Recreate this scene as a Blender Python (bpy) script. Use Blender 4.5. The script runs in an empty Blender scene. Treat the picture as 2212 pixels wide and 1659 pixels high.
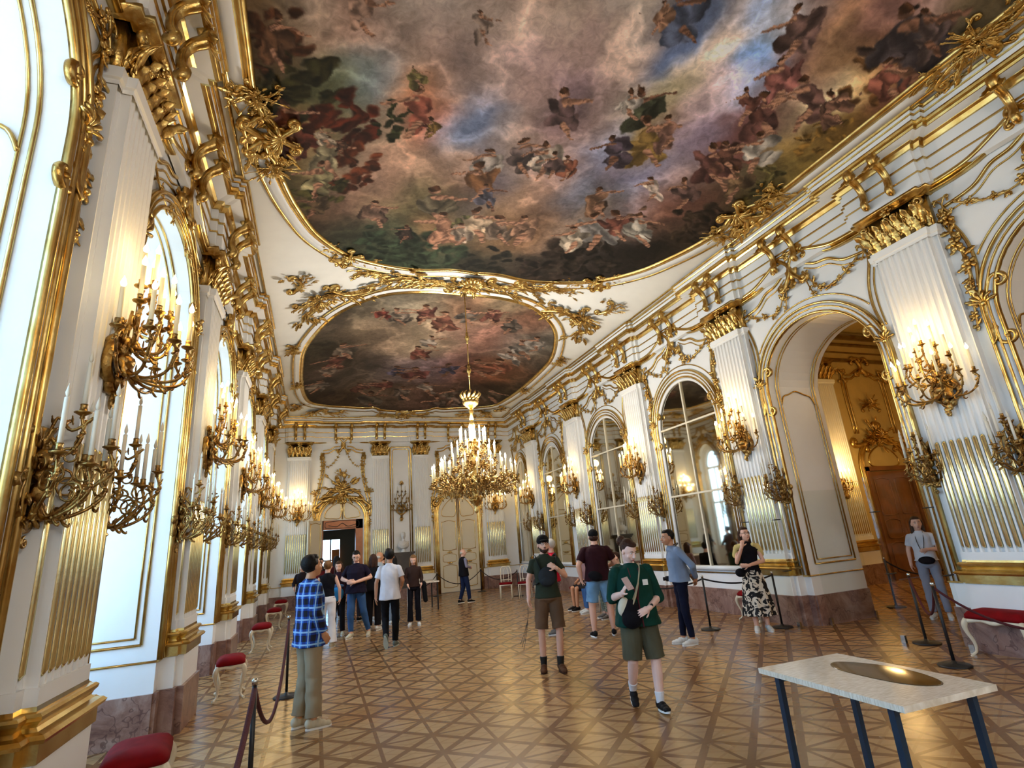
import bpy, math, random
import numpy as np
from mathutils import Vector, Matrix, Euler
sc = bpy.context.scene
C = sc.collection
PI = math.pi
# ------------------------------------------------------------------ camera
cam_d = bpy.data.cameras.new('camera'); cam = bpy.data.objects.new('camera', cam_d); C.objects.link(cam)
cam_d.sensor_width = 36.0; cam_d.lens = 1143.5 / 2212 * 36.0; cam_d.clip_start = 0.05; cam_d.clip_end = 200
yaw, pitch, roll = 0.3616, 0.2874, -0.0800
fwd = Vector((math.sin(yaw)*math.cos(pitch), math.cos(yaw)*math.cos(pitch), math.sin(pitch)))
rgt = Vector((math.cos(yaw), -math.sin(yaw), 0)); upv = rgt.cross(fwd)
r2 = rgt*math.cos(roll) + upv*math.sin(roll); u2 = -rgt*math.sin(roll) + upv*math.cos(roll)
cam.matrix_world = Matrix(((r2.x, u2.x, -fwd.x, 0), (r2.y, u2.y, -fwd.y, 0), (r2.z, u2.z, -fwd.z, 1.75), (0, 0, 0, 1)))
sc.camera = cam
# ------------------------------------------------------------------ world, exposure
w = bpy.data.worlds.new('daylight'); sc.world = w; w.use_nodes = True
nt = w.node_tree; nt.nodes.clear()
out = nt.nodes.new('ShaderNodeOutputWorld'); bg = nt.nodes.new('ShaderNodeBackground'); bg.inputs['Strength'].default_value = 7.0
tc = nt.nodes.new('ShaderNodeTexCoord'); sx = nt.nodes.new('ShaderNodeSeparateXYZ'); mr = nt.nodes.new('ShaderNodeMapRange')
mr.inputs['From Min'].default_value = -0.15; mr.inputs['From Max'].default_value = 0.25
mix = nt.nodes.new('ShaderNodeMix'); mix.data_type = 'RGBA'
mix.inputs[6].default_value = (0.42, 0.54, 0.62, 1); mix.inputs[7].default_value = (0.27, 0.58, 1.0, 1)
nt.links.new(tc.outputs['Generated'], sx.inputs[0]); nt.links.new(sx.outputs['Z'], mr.inputs['Value'])
nt.links.new(mr.outputs[0], mix.inputs[0]); nt.links.new(mix.outputs[2], bg.inputs['Color']); nt.links.new(bg.outputs[0], out.inputs['Surface'])
vs = sc.view_settings; vs.view_transform = 'Standard'; vs.look = 'None'; vs.gamma = 1.0; vs.exposure = 0.66; vs.use_curve_mapping = False
cy = sc.cycles
try:
    cy.use_denoising = True; cy.denoiser = 'OPENIMAGEDENOISE'
    cy.max_bounces = 7; cy.diffuse_bounces = 5; cy.glossy_bounces = 4; cy.transmission_bounces = 5; cy.transparent_max_bounces = 12
    cy.sample_clamp_indirect = 6.0; cy.caustics_reflective = False; cy.caustics_refractive = False
    cy.use_adaptive_sampling = True; cy.adaptive_threshold = 0.03
except Exception:
    pass
# ------------------------------------------------------------------ room numbers (metres)
XL, XR, YB, YE = -1.62, 7.95, -9.1, 21.86
XM = (XL + XR) / 2
PIL = [-6.76, -3.04, 0.68, 4.40, 8.03, 11.75, 15.47, 19.30]        # pilaster centres along both long walls
BAY = [(-4.9, 1.08), (-1.18, 1.08), (2.54, 1.08), (6.28, 1.10), (9.90, 1.06), (13.6, 1.06), (17.55, 0.90), (20.78, 0.66)]
SPR, RISE = 4.02, 1.08
SPL, RIL = 4.55, .98                                                # spring line and rise of the arches
def ss(t):
    t = max(0.0, min(1.0, t)); return t*t*(3-2*t)
def zceil(x, y):
    d = min(x - XL, XR - x); e = min(YE - y, y - YB)
    return 6.95 + .55*ss(d/3.2)*ss(e/3.2)
# window light: portals lead the daylight of the sky through the real openings
def portal(name, loc, rot, sx_, sy_):
    l = bpy.data.lights.new(name, 'AREA'); l.shape = 'RECTANGLE'; l.size = sx_; l.size_y = sy_; l.cycles.is_portal = True
    o = bpy.data.objects.new(name, l); C.objects.link(o); o.location = loc; o.rotation_euler = rot; return o
for (yc, hw) in BAY:
    portal('window_daylight', (XL - 1.32, yc, 3.10), (0, -PI/2, 0), 4.7, 2*hw)
# ------------------------------------------------------------------ materials
def lin(c):
    return tuple((x/12.92 if x <= .04045 else ((x+.055)/1.055)**2.4) for x in c)
def mat(name, col, rough=.5, metal=0.0, bump=0.0, bscale=20.0, var=0.0, vscale=4.0, col2=None, emis=None, spec=None, sheen=0, srgb=True):
    m = bpy.data.materials.new(name); m.use_nodes = True; n = m.node_tree; b = n.nodes['Principled BSDF']
    c = (*(lin(col) if srgb else col), 1)
    b.inputs['Base Color'].default_value = c; b.inputs['Roughness'].default_value = rough; b.inputs['Metallic'].default_value = metal
    if spec is not None: b.inputs['Specular IOR Level'].default_value = spec
    if sheen: b.inputs['Sheen Weight'].default_value = sheen
    if emis: b.inputs['Emission Color'].default_value = (*emis[0], 1); b.inputs['Emission Strength'].default_value = emis[1]
    if bump or var or col2:
        tc = n.nodes.new('ShaderNodeTexCoord'); nz = n.nodes.new('ShaderNodeTexNoise'); nz.inputs['Scale'].default_value = vscale; nz.inputs['Detail'].default_value = 4
        n.links.new(tc.outputs['Object'], nz.inputs['Vector'])
        if var or col2:
            mx = n.nodes.new('ShaderNodeMix'); mx.data_type = 'RGBA'; n.links.new(nz.outputs[0], mx.inputs[0])
            c2 = (*lin(col2), 1) if col2 else tuple(v*(1-var) for v in c[:3])+(1,)
            mp = n.nodes.new('ShaderNodeMapRange'); mp.inputs['From Min'].default_value = .35; mp.inputs['From Max'].default_value = .65
            n.links.new(nz.outputs[0], mp.inputs[0]); n.links.new(mp.outputs[0], mx.inputs[0])
            mx.inputs[6].default_value = c2; mx.inputs[7].default_value = c; n.links.new(mx.outputs[2], b.inputs['Base Color'])
        if bump:
            n2 = n.nodes.new('ShaderNodeTexNoise'); n2.inputs['Scale'].default_value = bscale; n2.inputs['Detail'].default_value = 3
            n.links.new(tc.outputs['Object'], n2.inputs['Vector'])
            bp = n.nodes.new('ShaderNodeBump'); bp.inputs['Strength'].default_value = bump; bp.inputs['Distance'].default_value = .02
            n.links.new(n2.outputs[0], bp.inputs['Height']); n.links.new(bp.outputs[0], b.inputs['Normal'])
    return m
M = {}
M['white'] = mat('white_lacquer', (.955, .955, .945), .42, bump=.04, bscale=6, var=.02)
M['ceil'] = mat('ceiling_plaster', (.955, .945, .91), .7, var=.03)
M['gold'] = mat('gilding', (.86, .75, .48), .30, 1.0, bump=.22, bscale=45, vscale=9, col2=(.68, .52, .26))
M['golds'] = mat('gilded_moulding', (.86, .76, .50), .27, 1.0, bump=.06, bscale=20, vscale=5, col2=(.74, .59, .32))
M['goldf'] = mat('gilding_window_sheen', (.94, .89, .68), .22, 1.0, bump=.05, bscale=20)  # paler gold for the lower flutes: window reflection put into the base colour
M['bronze'] = mat('gilt_bronze', (.74, .62, .38), .32, 1.0, bump=.3, bscale=60, vscale=14, col2=(.48, .34, .18))
M['mirror'] = mat('old_mirror', (.86, .85, .79), .035, 1.0)
M['candle'] = mat('wax_candle', (.93, .91, .84), .5)
M['candlelit'] = mat('lit_candle_tube', (.96, .90, .74), .45, emis=((1, .72, .33), .10))
M['flame'] = mat('bulb_flame', (1, .9, .7), .4, emis=((1.0, .84, .52), 10.0))
try: M['flame'].cycles.emission_sampling = 'NONE'; M['candlelit'].cycles.emission_sampling = 'NONE'
except Exception: pass
M['velvet'] = mat('red_velvet', (.52, .03, .06), .8, var=.25, vscale=8, spec=.15)
M['cream'] = mat('cream_lacquer', (.90, .86, .76), .35, bump=.05)
M['black'] = mat('black_powder_coat', (.07, .075, .09), .45)
M['steel'] = mat('polished_steel', (.75, .75, .74), .2, 1.0)
M['rope'] = mat('dark_red_rope', (.30, .05, .08), .8, bump=.5, bscale=120)
M['ropeb'] = mat('black_rope', (.10, .07, .08), .8, bump=.4, bscale=120)
M['teal'] = mat('blue_steel_leg', (.03, .16, .25), .4)
M['shutter'] = mat('teal_shutter', (.25, .45, .44), .6)
M['marblew'] = mat('white_marble', (.90, .89, .87), .3, var=.08)
M['oak'] = mat('orange_oak', (.52, .32, .15), .4, var=.35, vscale=3)
M['dark'] = mat('dark_stone', (.25, .20, .16), .4, var=.4, vscale=6)
M['iron'] = mat('black_iron', (.05, .05, .05), .5)
M['paper'] = mat('paper', (.9, .9, .88), .6)
def glass(name, tint=(1, 1, 1), f=.08):
    m = bpy.data.materials.new(name); m.use_nodes = True; n = m.node_tree; n.nodes.clear()
    o = n.nodes.new('ShaderNodeOutputMaterial'); t = n.nodes.new('ShaderNodeBsdfTransparent'); g = n.nodes.new('ShaderNodeBsdfGlossy'); mx = n.nodes.new('ShaderNodeMixShader')
    lw = n.nodes.new('ShaderNodeLayerWeight'); lw.inputs[0].default_value = f; fr = n.nodes.new('ShaderNodeMath'); fr.operation = 'MULTIPLY'; fr.inputs[1].default_value = .45; n.links.new(lw.outputs['Facing'], fr.inputs[0])
    t.inputs[0].default_value = (*tint, 1); g.inputs['Roughness'].default_value = .02
    n.links.new(fr.outputs[0], mx.inputs[0]); n.links.new(t.outputs[0], mx.inputs[1]); n.links.new(g.outputs[0], mx.inputs[2]); n.links.new(mx.outputs[0], o.inputs[0]); return m
M['glass'] = glass('clear_glass', (.97, .985, .98))
M['bobeche'] = glass('crystal', (.9, .9, .85), .2)
def marble():
    m = bpy.data.materials.new('pink_brown_marble'); m.use_nodes = True; n = m.node_tree; b = n.nodes['Principled BSDF']
    tc = n.nodes.new('ShaderNodeTexCoord'); a = n.nodes.new('ShaderNodeTexNoise'); a.inputs['Scale'].default_value = 2.2; a.inputs['Detail'].default_value = 8; a.inputs['Roughness'].default_value = .7; a.inputs['Distortion'].default_value = 1.2
    r = n.nodes.new('ShaderNodeValToRGB'); e = r.color_ramp.elements
    e[0].position = .30; e[0].color = (*lin((.38, .25, .22)), 1); e[1].position = .72; e[1].color = (*lin((.72, .62, .57)), 1)
    k = e.new(.5); k.color = (*lin((.58, .45, .40)), 1)
    v = n.nodes.new('ShaderNodeTexVoronoi'); v.feature = 'DISTANCE_TO_EDGE'; v.inputs['Scale'].default_value = 3.0
    dn = n.nodes.new('ShaderNodeTexNoise'); dn.inputs['Scale'].default_value = 5; ad = n.nodes.new('ShaderNodeMix'); ad.data_type = 'RGBA'; ad.inputs[0].default_value = .35
    n.links.new(tc.outputs['Object'], a.inputs['Vector']); n.links.new(tc.outputs['Object'], dn.inputs['Vector'])
    n.links.new(tc.outputs['Object'], ad.inputs[6]); n.links.new(dn.outputs['Color'], ad.inputs[7]); n.links.new(ad.outputs[2], v.inputs['Vector'])
    lt = n.nodes.new('ShaderNodeMath'); lt.operation = 'LESS_THAN'; lt.inputs[1].default_value = .012; n.links.new(v.outputs[0], lt.inputs[0])
    mx = n.nodes.new('ShaderNodeMix'); mx.data_type = 'RGBA'; ml = n.nodes.new('ShaderNodeMath'); ml.operation = 'MULTIPLY'; ml.inputs[1].default_value = .5
    n.links.new(lt.outputs[0], ml.inputs[0]); n.links.new(ml.outputs[0], mx.inputs[0]); n.links.new(a.outputs[0], r.inputs[0]); n.links.new(r.outputs[0], mx.inputs[6]); mx.inputs[7].default_value = (*lin((.24, .12, .12)), 1)
    n.links.new(mx.outputs[2], b.inputs['Base Color']); b.inputs['Roughness'].default_value = .28; return m
M['marble'] = marble()
def nmath(n, op, a, b=None, c=None):
    k = n.nodes.new('ShaderNodeMath'); k.operation = op
    for i, v in enumerate((a, b, c)):
        if v is None: continue
        if isinstance(v, (int, float)): k.inputs[i].default_value = v
        else: n.links.new(v, k.inputs[i])
    return k.outputs[0]
def parquet():
    # square lattice of 0.51 m: broad diagonal friezes and slimmer straight ones, pale triangular fields between
    m = bpy.data.materials.new('star_parquet'); m.use_nodes = True; n = m.node_tree; b = n.nodes['Principled BSDF']
    tc = n.nodes.new('ShaderNodeTexCoord'); s = n.nodes.new('ShaderNodeSeparateXYZ'); n.links.new(tc.outputs['Object'], s.inputs[0])
    S = .51
    u = nmath(n, 'DIVIDE', nmath(n, 'SUBTRACT', s.outputs[0], 3.15 - 20*S), S); v = nmath(n, 'DIVIDE', nmath(n, 'SUBTRACT', s.outputs[1], 4.36 - 40*S), S)
    def dist(e):
        f = nmath(n, 'FRACT', nmath(n, 'ADD', e, .5)); return nmath(n, 'ABSOLUTE', nmath(n, 'SUBTRACT', f, .5))
    du, dv = dist(u), dist(v); dp, dm = dist(nmath(n, 'ADD', u, v)), dist(nmath(n, 'SUBTRACT', u, v))
    ax = nmath(n, 'LESS_THAN', nmath(n, 'MINIMUM', du, dv), .036)
    dg = nmath(n, 'LESS_THAN', nmath(n, 'MINIMUM', dp, dm), .088)
    # slim rays of slope two
    k1 = dist(nmath(n, 'ADD', u, nmath(n, 'MULTIPLY', v, 2))); k2 = dist(nmath(n, 'SUBTRACT', u, nmath(n, 'MULTIPLY', v, 2)))
    ray = nmath(n, 'LESS_THAN', nmath(n, 'MINIMUM', k1, k2), .05)
    band = nmath(n, 'MAXIMUM', nmath(n, 'MAXIMUM', ax, dg), nmath(n, 'MULTIPLY', ray, .30))
    nz = n.nodes.new('ShaderNodeTexNoise'); nz.inputs['Scale'].default_value = 1.0; nz.inputs['Detail'].default_value = 5
    mp = n.nodes.new('ShaderNodeMapping'); mp.inputs['Scale'].default_value = (6, 60, 1); n.links.new(tc.outputs['Object'], mp.inputs[0]); n.links.new(mp.outputs[0], nz.inputs['Vector'])
    wn = n.nodes.new('ShaderNodeTexWhiteNoise'); cb = n.nodes.new('ShaderNodeCombineXYZ')
    n.links.new(nmath(n, 'FLOOR', nmath(n, 'ADD', u, v)), cb.inputs[0]); n.links.new(nmath(n, 'FLOOR', nmath(n, 'SUBTRACT', u, v)), cb.inputs[1]); n.links.new(nmath(n, 'FLOOR', nmath(n, 'MULTIPLY', u, 2)), cb.inputs[2]); n.links.new(cb.outputs[0], wn.inputs['Vector'])
    lt = n.nodes.new('ShaderNodeMix'); lt.data_type = 'RGBA'; lt.inputs[6].default_value = (*lin((.63, .48, .31)), 1); lt.inputs[7].default_value = (*lin((.72, .57, .39)), 1)
    n.links.new(nmath(n, 'MULTIPLY_ADD', wn.outputs['Value'], .6, nmath(n, 'MULTIPLY', nz.outputs[0], .4)), lt.inputs[0])
    dk = n.nodes.new('ShaderNodeMix'); dk.data_type = 'RGBA'; dk.inputs[6].default_value = (*lin((.42, .27, .14)), 1); dk.inputs[7].default_value = (*lin((.51, .35, .20)), 1); n.links.new(nz.outputs[0], dk.inputs[0])
    mx = n.nodes.new('ShaderNodeMix'); mx.data_type = 'RGBA'; n.links.new(band, mx.inputs[0]); n.links.new(lt.outputs[2], mx.inputs[6]); n.links.new(dk.outputs[2], mx.inputs[7])
    n.links.new(mx.outputs[2], b.inputs['Base Color'])
    rn = n.nodes.new('ShaderNodeTexNoise'); rn.inputs['Scale'].default_value = 1.3; n.links.new(tc.outputs['Object'], rn.inputs['Vector'])
    rr = n.nodes.new('ShaderNodeMapRange'); rr.inputs['To Min'].default_value = .17; rr.inputs['To Max'].default_value = .33; n.links.new(rn.outputs[0], rr.inputs[0]); n.links.new(rr.outputs[0], b.inputs['Roughness'])
    b2 = n.nodes.new('ShaderNodeTexNoise'); b2.inputs['Scale'].default_value = 3.5; n.links.new(tc.outputs['Object'], b2.inputs['Vector'])
    bp = n.nodes.new('ShaderNodeBump'); bp.inputs['Strength'].default_value = .12; bp.inputs['Distance'].default_value = .02; n.links.new(b2.outputs[0], bp.inputs['Height']); n.links.new(bp.outputs[0], b.inputs['Normal'])
    return m
M['parquet'] = parquet()
def fresco_mat():
    m = bpy.data.materials.new('painted_plaster'); m.use_nodes = True; n = m.node_tree; b = n.nodes['Principled BSDF']
    at = n.nodes.new('ShaderNodeAttribute'); at.attribute_name = 'paint'
    tc = n.nodes.new('ShaderNodeTexCoord'); nz = n.nodes.new('ShaderNodeTexNoise'); nz.inputs['Scale'].default_value = 9; nz.inputs['Detail'].default_value = 9; nz.inputs['Roughness'].default_value = .68; nz.inputs['Distortion'].default_value = .8
    n.links.new(tc.outputs['Object'], nz.inputs['Vector'])
    mp = n.nodes.new('ShaderNodeMapRange'); mp.inputs['From Min'].default_value = .25; mp.inputs['From Max'].default_value = .75; mp.inputs['To Min'].default_value = .62; mp.inputs['To Max'].default_value = 1.38; n.links.new(nz.outputs[0], mp.inputs[0])
    vm = n.nodes.new('ShaderNodeVectorMath'); vm.operation = 'SCALE'; n.links.new(at.outputs['Color'], vm.inputs[0]); n.links.new(mp.outputs[0], vm.inputs['Scale'])
    n.links.new(vm.outputs[0], b.inputs['Base Color']); b.inputs['Roughness'].default_value = .75; b.inputs['Specular IOR Level'].default_value = .2
    return m
M['fresco'] = fresco_mat()
# colours of the two ceiling paintings: (x, y, r, g, b) on the ceiling plan; figures: (x, y, width, length, angle, r, g, b)
FB=[(-0.92,4.48,60,45,30),(-0.67,4.45,75,60,40),(-0.42,4.42,120,105,90),(-0.07,4.39,165,145,130),(0.3,4.36,150,120,105),(0.68,4.32,150,135,125),(1.12,4.25,165,150,140),(1.62,4.14,160,140,128),(2.12,3.99,170,145,130),(2.62,3.85,172,150,135),(3.14,3.7,165,150,140),(3.5,3.59,190,175,160),(3.81,3.5,120,110,110),(4.13,3.41,75,90,120),(4.45,3.32,180,160,150),(4.72,3.24,110,140,190),(4.98,3.16,195,190,195),(5.28,3.05,120,100,95),(5.7,2.87,150,110,85),(6.13,2.66,140,100,90),(6.55,2.46,150,120,110),(6.88,2.3,100,85,60),(-0.94,4.98,45,40,25),(-0.72,4.96,85,60,40),(-0.44,4.94,110,85,60),(-0.06,4.92,150,125,110),(0.34,4.89,150,120,105),(0.75,4.86,140,120,110),(1.24,4.79,160,135,125),(1.78,4.66,165,140,130),(2.32,4.5,150,125,120),(2.87,4.35,150,125,118),(3.43,4.19,170,145,130),(3.79,4.03,150,130,120),(4.08,3.95,70,90,130),(4.52,3.89,200,180,165),(4.78,3.68,205,180,160),(5.1,3.71,80,120,180),(5.23,3.4,190,195,205),(5.66,3.48,110,80,75),(5.9,3.29,155,120,85),(6.22,3.2,130,95,65),(6.58,3.01,110,70,55),(6.81,2.9,70,60,60),(6.91,2.66,90,80,60),(-0.92,5.61,40,45,30),(-0.57,5.59,60,60,40),(-0.16,5.58,70,75,45),(0.16,5.5,110,115,95),(0.43,5.42,90,110,130),(0.77,5.4,140,120,105),(1.08,5.52,150,95,60),(1.44,5.46,155,130,120),(1.93,5.17,150,128,120),(2.52,5.01,160,132,125),(3.0,5.04,110,90,95),(3.46,4.84,155,130,125),(4.0,4.77,140,125,115),(4.45,4.65,130,120,95),(4.89,4.53,165,145,145),(5.25,4.4,185,160,160),(5.27,4.15,120,150,200),(5.64,4.22,130,130,150),(5.91,4.09,100,75,70),(6.11,3.83,120,90,75),(6.38,3.76,210,200,165),(6.54,3.6,150,115,70),(6.9,3.57,90,60,45),(-0.84,6.37,60,35,20),(-0.51,6.37,80,35,20),(-0.16,6.38,120,100,65),(0.07,6.3,140,130,100),(0.44,6.31,120,110,95),(0.82,6.3,145,115,95),(1.18,6.09,160,85,60),(1.58,6.1,105,120,145),(1.95,5.92,85,105,145),(2.26,6.02,140,125,120),(2.79,5.88,160,135,125),(3.18,5.41,100,80,80),(3.81,5.62,150,125,120),(4.14,5.63,110,115,130),(4.63,5.5,130,100,45),(4.88,5.14,130,110,110),(5.38,5.15,140,125,145),(5.74,4.97,110,70,65),(6.02,4.73,110,70,60),(6.35,4.55,120,105,90),(6.63,4.49,120,95,50),(6.82,4.2,80,60,30),(-0.73,7.12,40,35,20),(-0.42,7.14,90,85,50),(-0.04,7.06,110,95,75),(0.37,7.21,140,110,95),(0.85,7.11,165,130,110),(1.31,6.86,155,125,105),(1.75,6.87,150,120,100),(2.3,7.2,110,75,50),(2.53,6.9,80,85,115),(2.68,6.42,150,130,115),(3.18,6.29,150,125,115),(3.76,6.48,150,120,110),(4.03,6.19,105,120,155),(4.51,6.42,135,120,130),(4.98,6.17,120,120,150),(5.47,6.09,130,115,120),(5.86,5.77,110,90,85),(6.29,5.64,90,70,55),(6.52,5.28,95,90,70),(6.68,5.07,110,90,45),(-0.38,8.08,50,38,25),(0.12,7.89,120,90,75),(0.63,7.94,140,110,90),(1.11,8.09,85,75,50),(1.49,7.91,85,80,55),(1.99,7.93,110,95,65),(2.43,7.69,80,80,95),(2.83,7.33,165,130,100),(3.43,7.32,170,135,115),(3.95,7.47,150,120,105),(4.31,7.25,100,120,155),(4.73,7.15,110,95,80),(5.07,6.91,115,125,150),(5.51,6.85,150,120,115),(5.93,6.76,100,65,50),(6.26,6.43,85,55,48),(6.59,6.23,70,55,40),(6.63,5.94,80,70,40),(-0.09,8.83,40,33,24),(0.47,8.93,60,62,48),(0.95,8.82,85,85,62),(1.4,8.96,60,68,50),(1.77,8.57,130,80,55),(2.28,8.46,125,110,80),(2.79,8.34,120,95,70),(3.36,8.37,110,85,60),(3.84,8.1,120,85,60),(4.35,8.15,130,110,95),(4.66,7.76,100,80,65),(5.17,7.76,110,105,100),(5.42,7.34,90,60,50),(6.01,7.32,55,42,35),(6.51,7.17,42,34,26),(0.5,9.51,40,42,30),(1.06,9.85,42,50,36),(1.62,9.81,48,58,42),(2.27,9.67,60,68,50),(2.79,9.76,35,32,25),(3.32,9.45,60,55,42),(3.97,9.51,42,36,30),(4.7,9.16,45,38,32),(5.27,8.98,50,42,36),(5.86,8.65,30,25,22),(6.29,8.09,30,25,20),(5.33,9.57,25,20,18),(3.87,9.85,28,24,20)]
FS=[(0.03,12.86,70,60,50),(0.9,12.59,90,80,65),(1.73,12.04,110,100,85),(2.46,11.65,125,112,92),(3.3,11.76,110,80,60),(4.23,11.6,110,95,75),(5.34,12.18,100,70,55),(-0.18,14.72,50,45,35),(0.56,15.12,60,50,40),(1.24,13.88,130,110,90),(2.2,14.48,155,130,108),(3.05,14.0,175,155,125),(3.76,13.54,150,115,100),(4.65,13.76,150,105,90),(5.64,14.52,120,110,100),(5.99,13.47,110,105,95),(6.58,14.19,60,50,40),(-0.33,17.18,50,40,35),(0.35,16.69,75,60,50),(0.93,17.0,85,75,62),(1.82,17.08,100,85,80),(3.02,16.95,120,100,98),(3.95,16.85,105,85,90),(4.9,16.74,130,80,60),(5.75,16.27,140,85,55),(6.6,16.31,60,50,40),(-0.2,19.37,40,30,22),(1.09,19.85,70,55,42),(2.24,19.5,85,70,55),(3.44,19.45,90,65,55),(4.55,19.6,80,60,50),(5.67,19.57,60,45,35),(6.54,18.72,50,40,30)]
GB=[(1.12,5.75,0.38,0.51,-1.75,190,80,55),(1.37,6.06,0.19,0.26,-1.76,150,110,30),(1.03,5.23,0.17,0.21,-1.71,120,115,50),(-0.01,6.66,0.37,0.58,-1.59,170,160,110),(-0.1,7.16,0.32,0.54,-1.57,150,145,90),(-0.39,6.37,0.34,0.53,-1.55,110,40,25),(-0.49,5.95,0.3,0.43,-1.52,105,45,25),(-0.53,4.83,0.27,0.34,-1.51,110,70,40),(0.35,4.43,0.24,0.27,-1.64,160,120,100),(3.14,5.33,0.36,0.46,-2.0,100,75,80),(1.64,4.39,0.21,0.23,-1.84,150,125,110),(4.2,4.97,0.41,0.53,-2.15,70,90,60),(4.63,5.5,0.44,0.61,-2.16,150,115,35),(4.87,5.24,0.32,0.43,-2.19,170,110,90),(3.96,4.95,0.24,0.29,-2.11,190,180,170),(2.43,6.59,0.36,0.53,-1.86,190,175,165),(2.86,6.27,0.36,0.51,-1.93,130,110,110),(3.26,6.27,0.34,0.48,-1.98,200,180,160),(3.65,6.34,0.23,0.33,-2.01,140,70,45),(2.4,7.0,0.41,0.64,-1.86,150,90,40),(2.6,7.38,0.32,0.5,-1.87,80,90,120),(1.8,7.84,0.48,0.8,-1.77,110,105,75),(2.11,8.49,0.47,0.84,-1.79,175,110,75),(2.66,8.21,0.44,0.75,-1.84,200,165,125),(3.14,8.26,0.4,0.7,-1.89,120,100,80),(3.57,8.16,0.4,0.71,-1.93,150,105,75),(2.49,8.57,0.31,0.55,-1.83,200,170,140),(4.58,7.04,0.39,0.62,-2.06,130,90,60),(5.0,7.83,0.5,0.85,-2.06,150,150,150),(5.26,7.57,0.39,0.65,-2.08,130,65,50),(5.71,7.49,0.39,0.63,-2.12,195,190,175),(4.7,8.24,0.38,0.69,-2.02,180,165,140),(0.81,8.16,0.31,0.55,-1.66,130,95,75),(4.24,5.81,0.33,0.47,-2.08,90,80,110),(5.86,6.26,0.3,0.46,-2.2,110,80,75),(5.86,5.54,0.42,0.6,-2.24,120,65,60),(5.92,5.29,0.3,0.43,-2.26,110,65,50),(5.85,4.45,0.36,0.49,-2.31,105,60,55),(5.53,4.44,0.28,0.36,-2.3,115,60,50),(5.68,3.93,0.31,0.4,-2.34,160,80,75),(5.33,3.36,0.32,0.38,-2.36,120,85,80),(6.26,4.99,0.36,0.5,-2.29,170,165,155),(6.42,5.68,0.34,0.52,-2.26,130,100,60),(6.16,4.04,0.35,0.46,-2.37,105,70,65),(6.55,3.95,0.25,0.35,-2.42,130,85,65),(6.58,3.01,0.55,0.71,-2.5,60,60,70),(6.82,3.38,0.28,0.37,-2.47,170,80,60),(6.6,2.75,0.29,0.36,-2.51,90,75,75),(3.85,3.64,0.33,0.36,-2.22,70,100,150),(3.6,3.65,0.22,0.23,-2.17,180,120,80),(1.46,8.79,0.25,0.48,-1.72,40,40,35),(-0.05,6.29,0.17,0.27,-1.61,180,160,130),(3.44,6.34,0.26,0.38,-1.98,110,85,85),(-0.17,7.85,0.27,0.5,-1.57,90,75,45),(0.2,6.48,0.16,0.23,-1.61,90,60,40),(5.32,6.41,0.27,0.4,-2.15,200,175,160)]
GS=[(2.47,12.33,0.48,1.05,-1.76,120,60,50),(3.03,12.68,0.55,1.2,-1.79,150,80,60),(1.81,12.58,0.41,0.89,-1.71,120,110,95),(3.56,12.29,0.43,0.94,-1.83,110,105,95),(4.17,12.18,0.44,0.96,-1.86,150,75,60),(1.45,12.5,0.28,0.62,-1.68,150,50,40),(4.86,12.69,0.44,0.98,-1.9,95,90,80),(5.76,14.03,0.57,1.25,-1.92,150,145,135),(5.99,13.47,0.43,0.93,-1.96,140,135,125),(2.96,14.19,0.39,0.87,-1.76,190,170,150),(2.79,15.18,0.49,1.09,-1.74,150,70,55),(4.93,16.24,0.7,1.53,-1.85,170,90,60),(5.63,15.87,0.64,1.4,-1.89,165,80,50),(0.56,14.93,0.57,1.26,-1.61,140,125,105),(0.33,15.8,0.54,1.19,-1.6,120,60,50),(0.08,16.52,0.48,1.06,-1.59,150,130,110),(2.41,17.02,0.53,1.17,-1.71,80,80,120),(4.05,16.59,0.55,1.22,-1.8,75,80,130),(3.06,17.2,0.63,1.39,-1.74,130,60,55),(2.14,18.63,0.57,1.26,-1.68,140,60,50),(2.9,19.28,0.51,1.12,-1.71,120,105,90),(3.68,18.78,0.6,1.32,-1.75,170,150,135),(4.88,19.39,0.54,1.2,-1.79,110,95,80),(1.77,19.88,0.59,1.24,-1.66,90,85,70),(5.37,19.88,0.56,1.16,-1.81,120,100,90),(6.18,18.75,0.58,1.28,-1.87,110,90,70),(5.64,14.95,0.45,0.99,-1.9,170,160,150),(-0.05,17.89,0.54,1.19,-1.57,120,110,95),(1.36,18.92,0.48,1.06,-1.64,130,70,55),(4.39,20.16,0.56,1.13,-1.77,100,85,75)]
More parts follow.
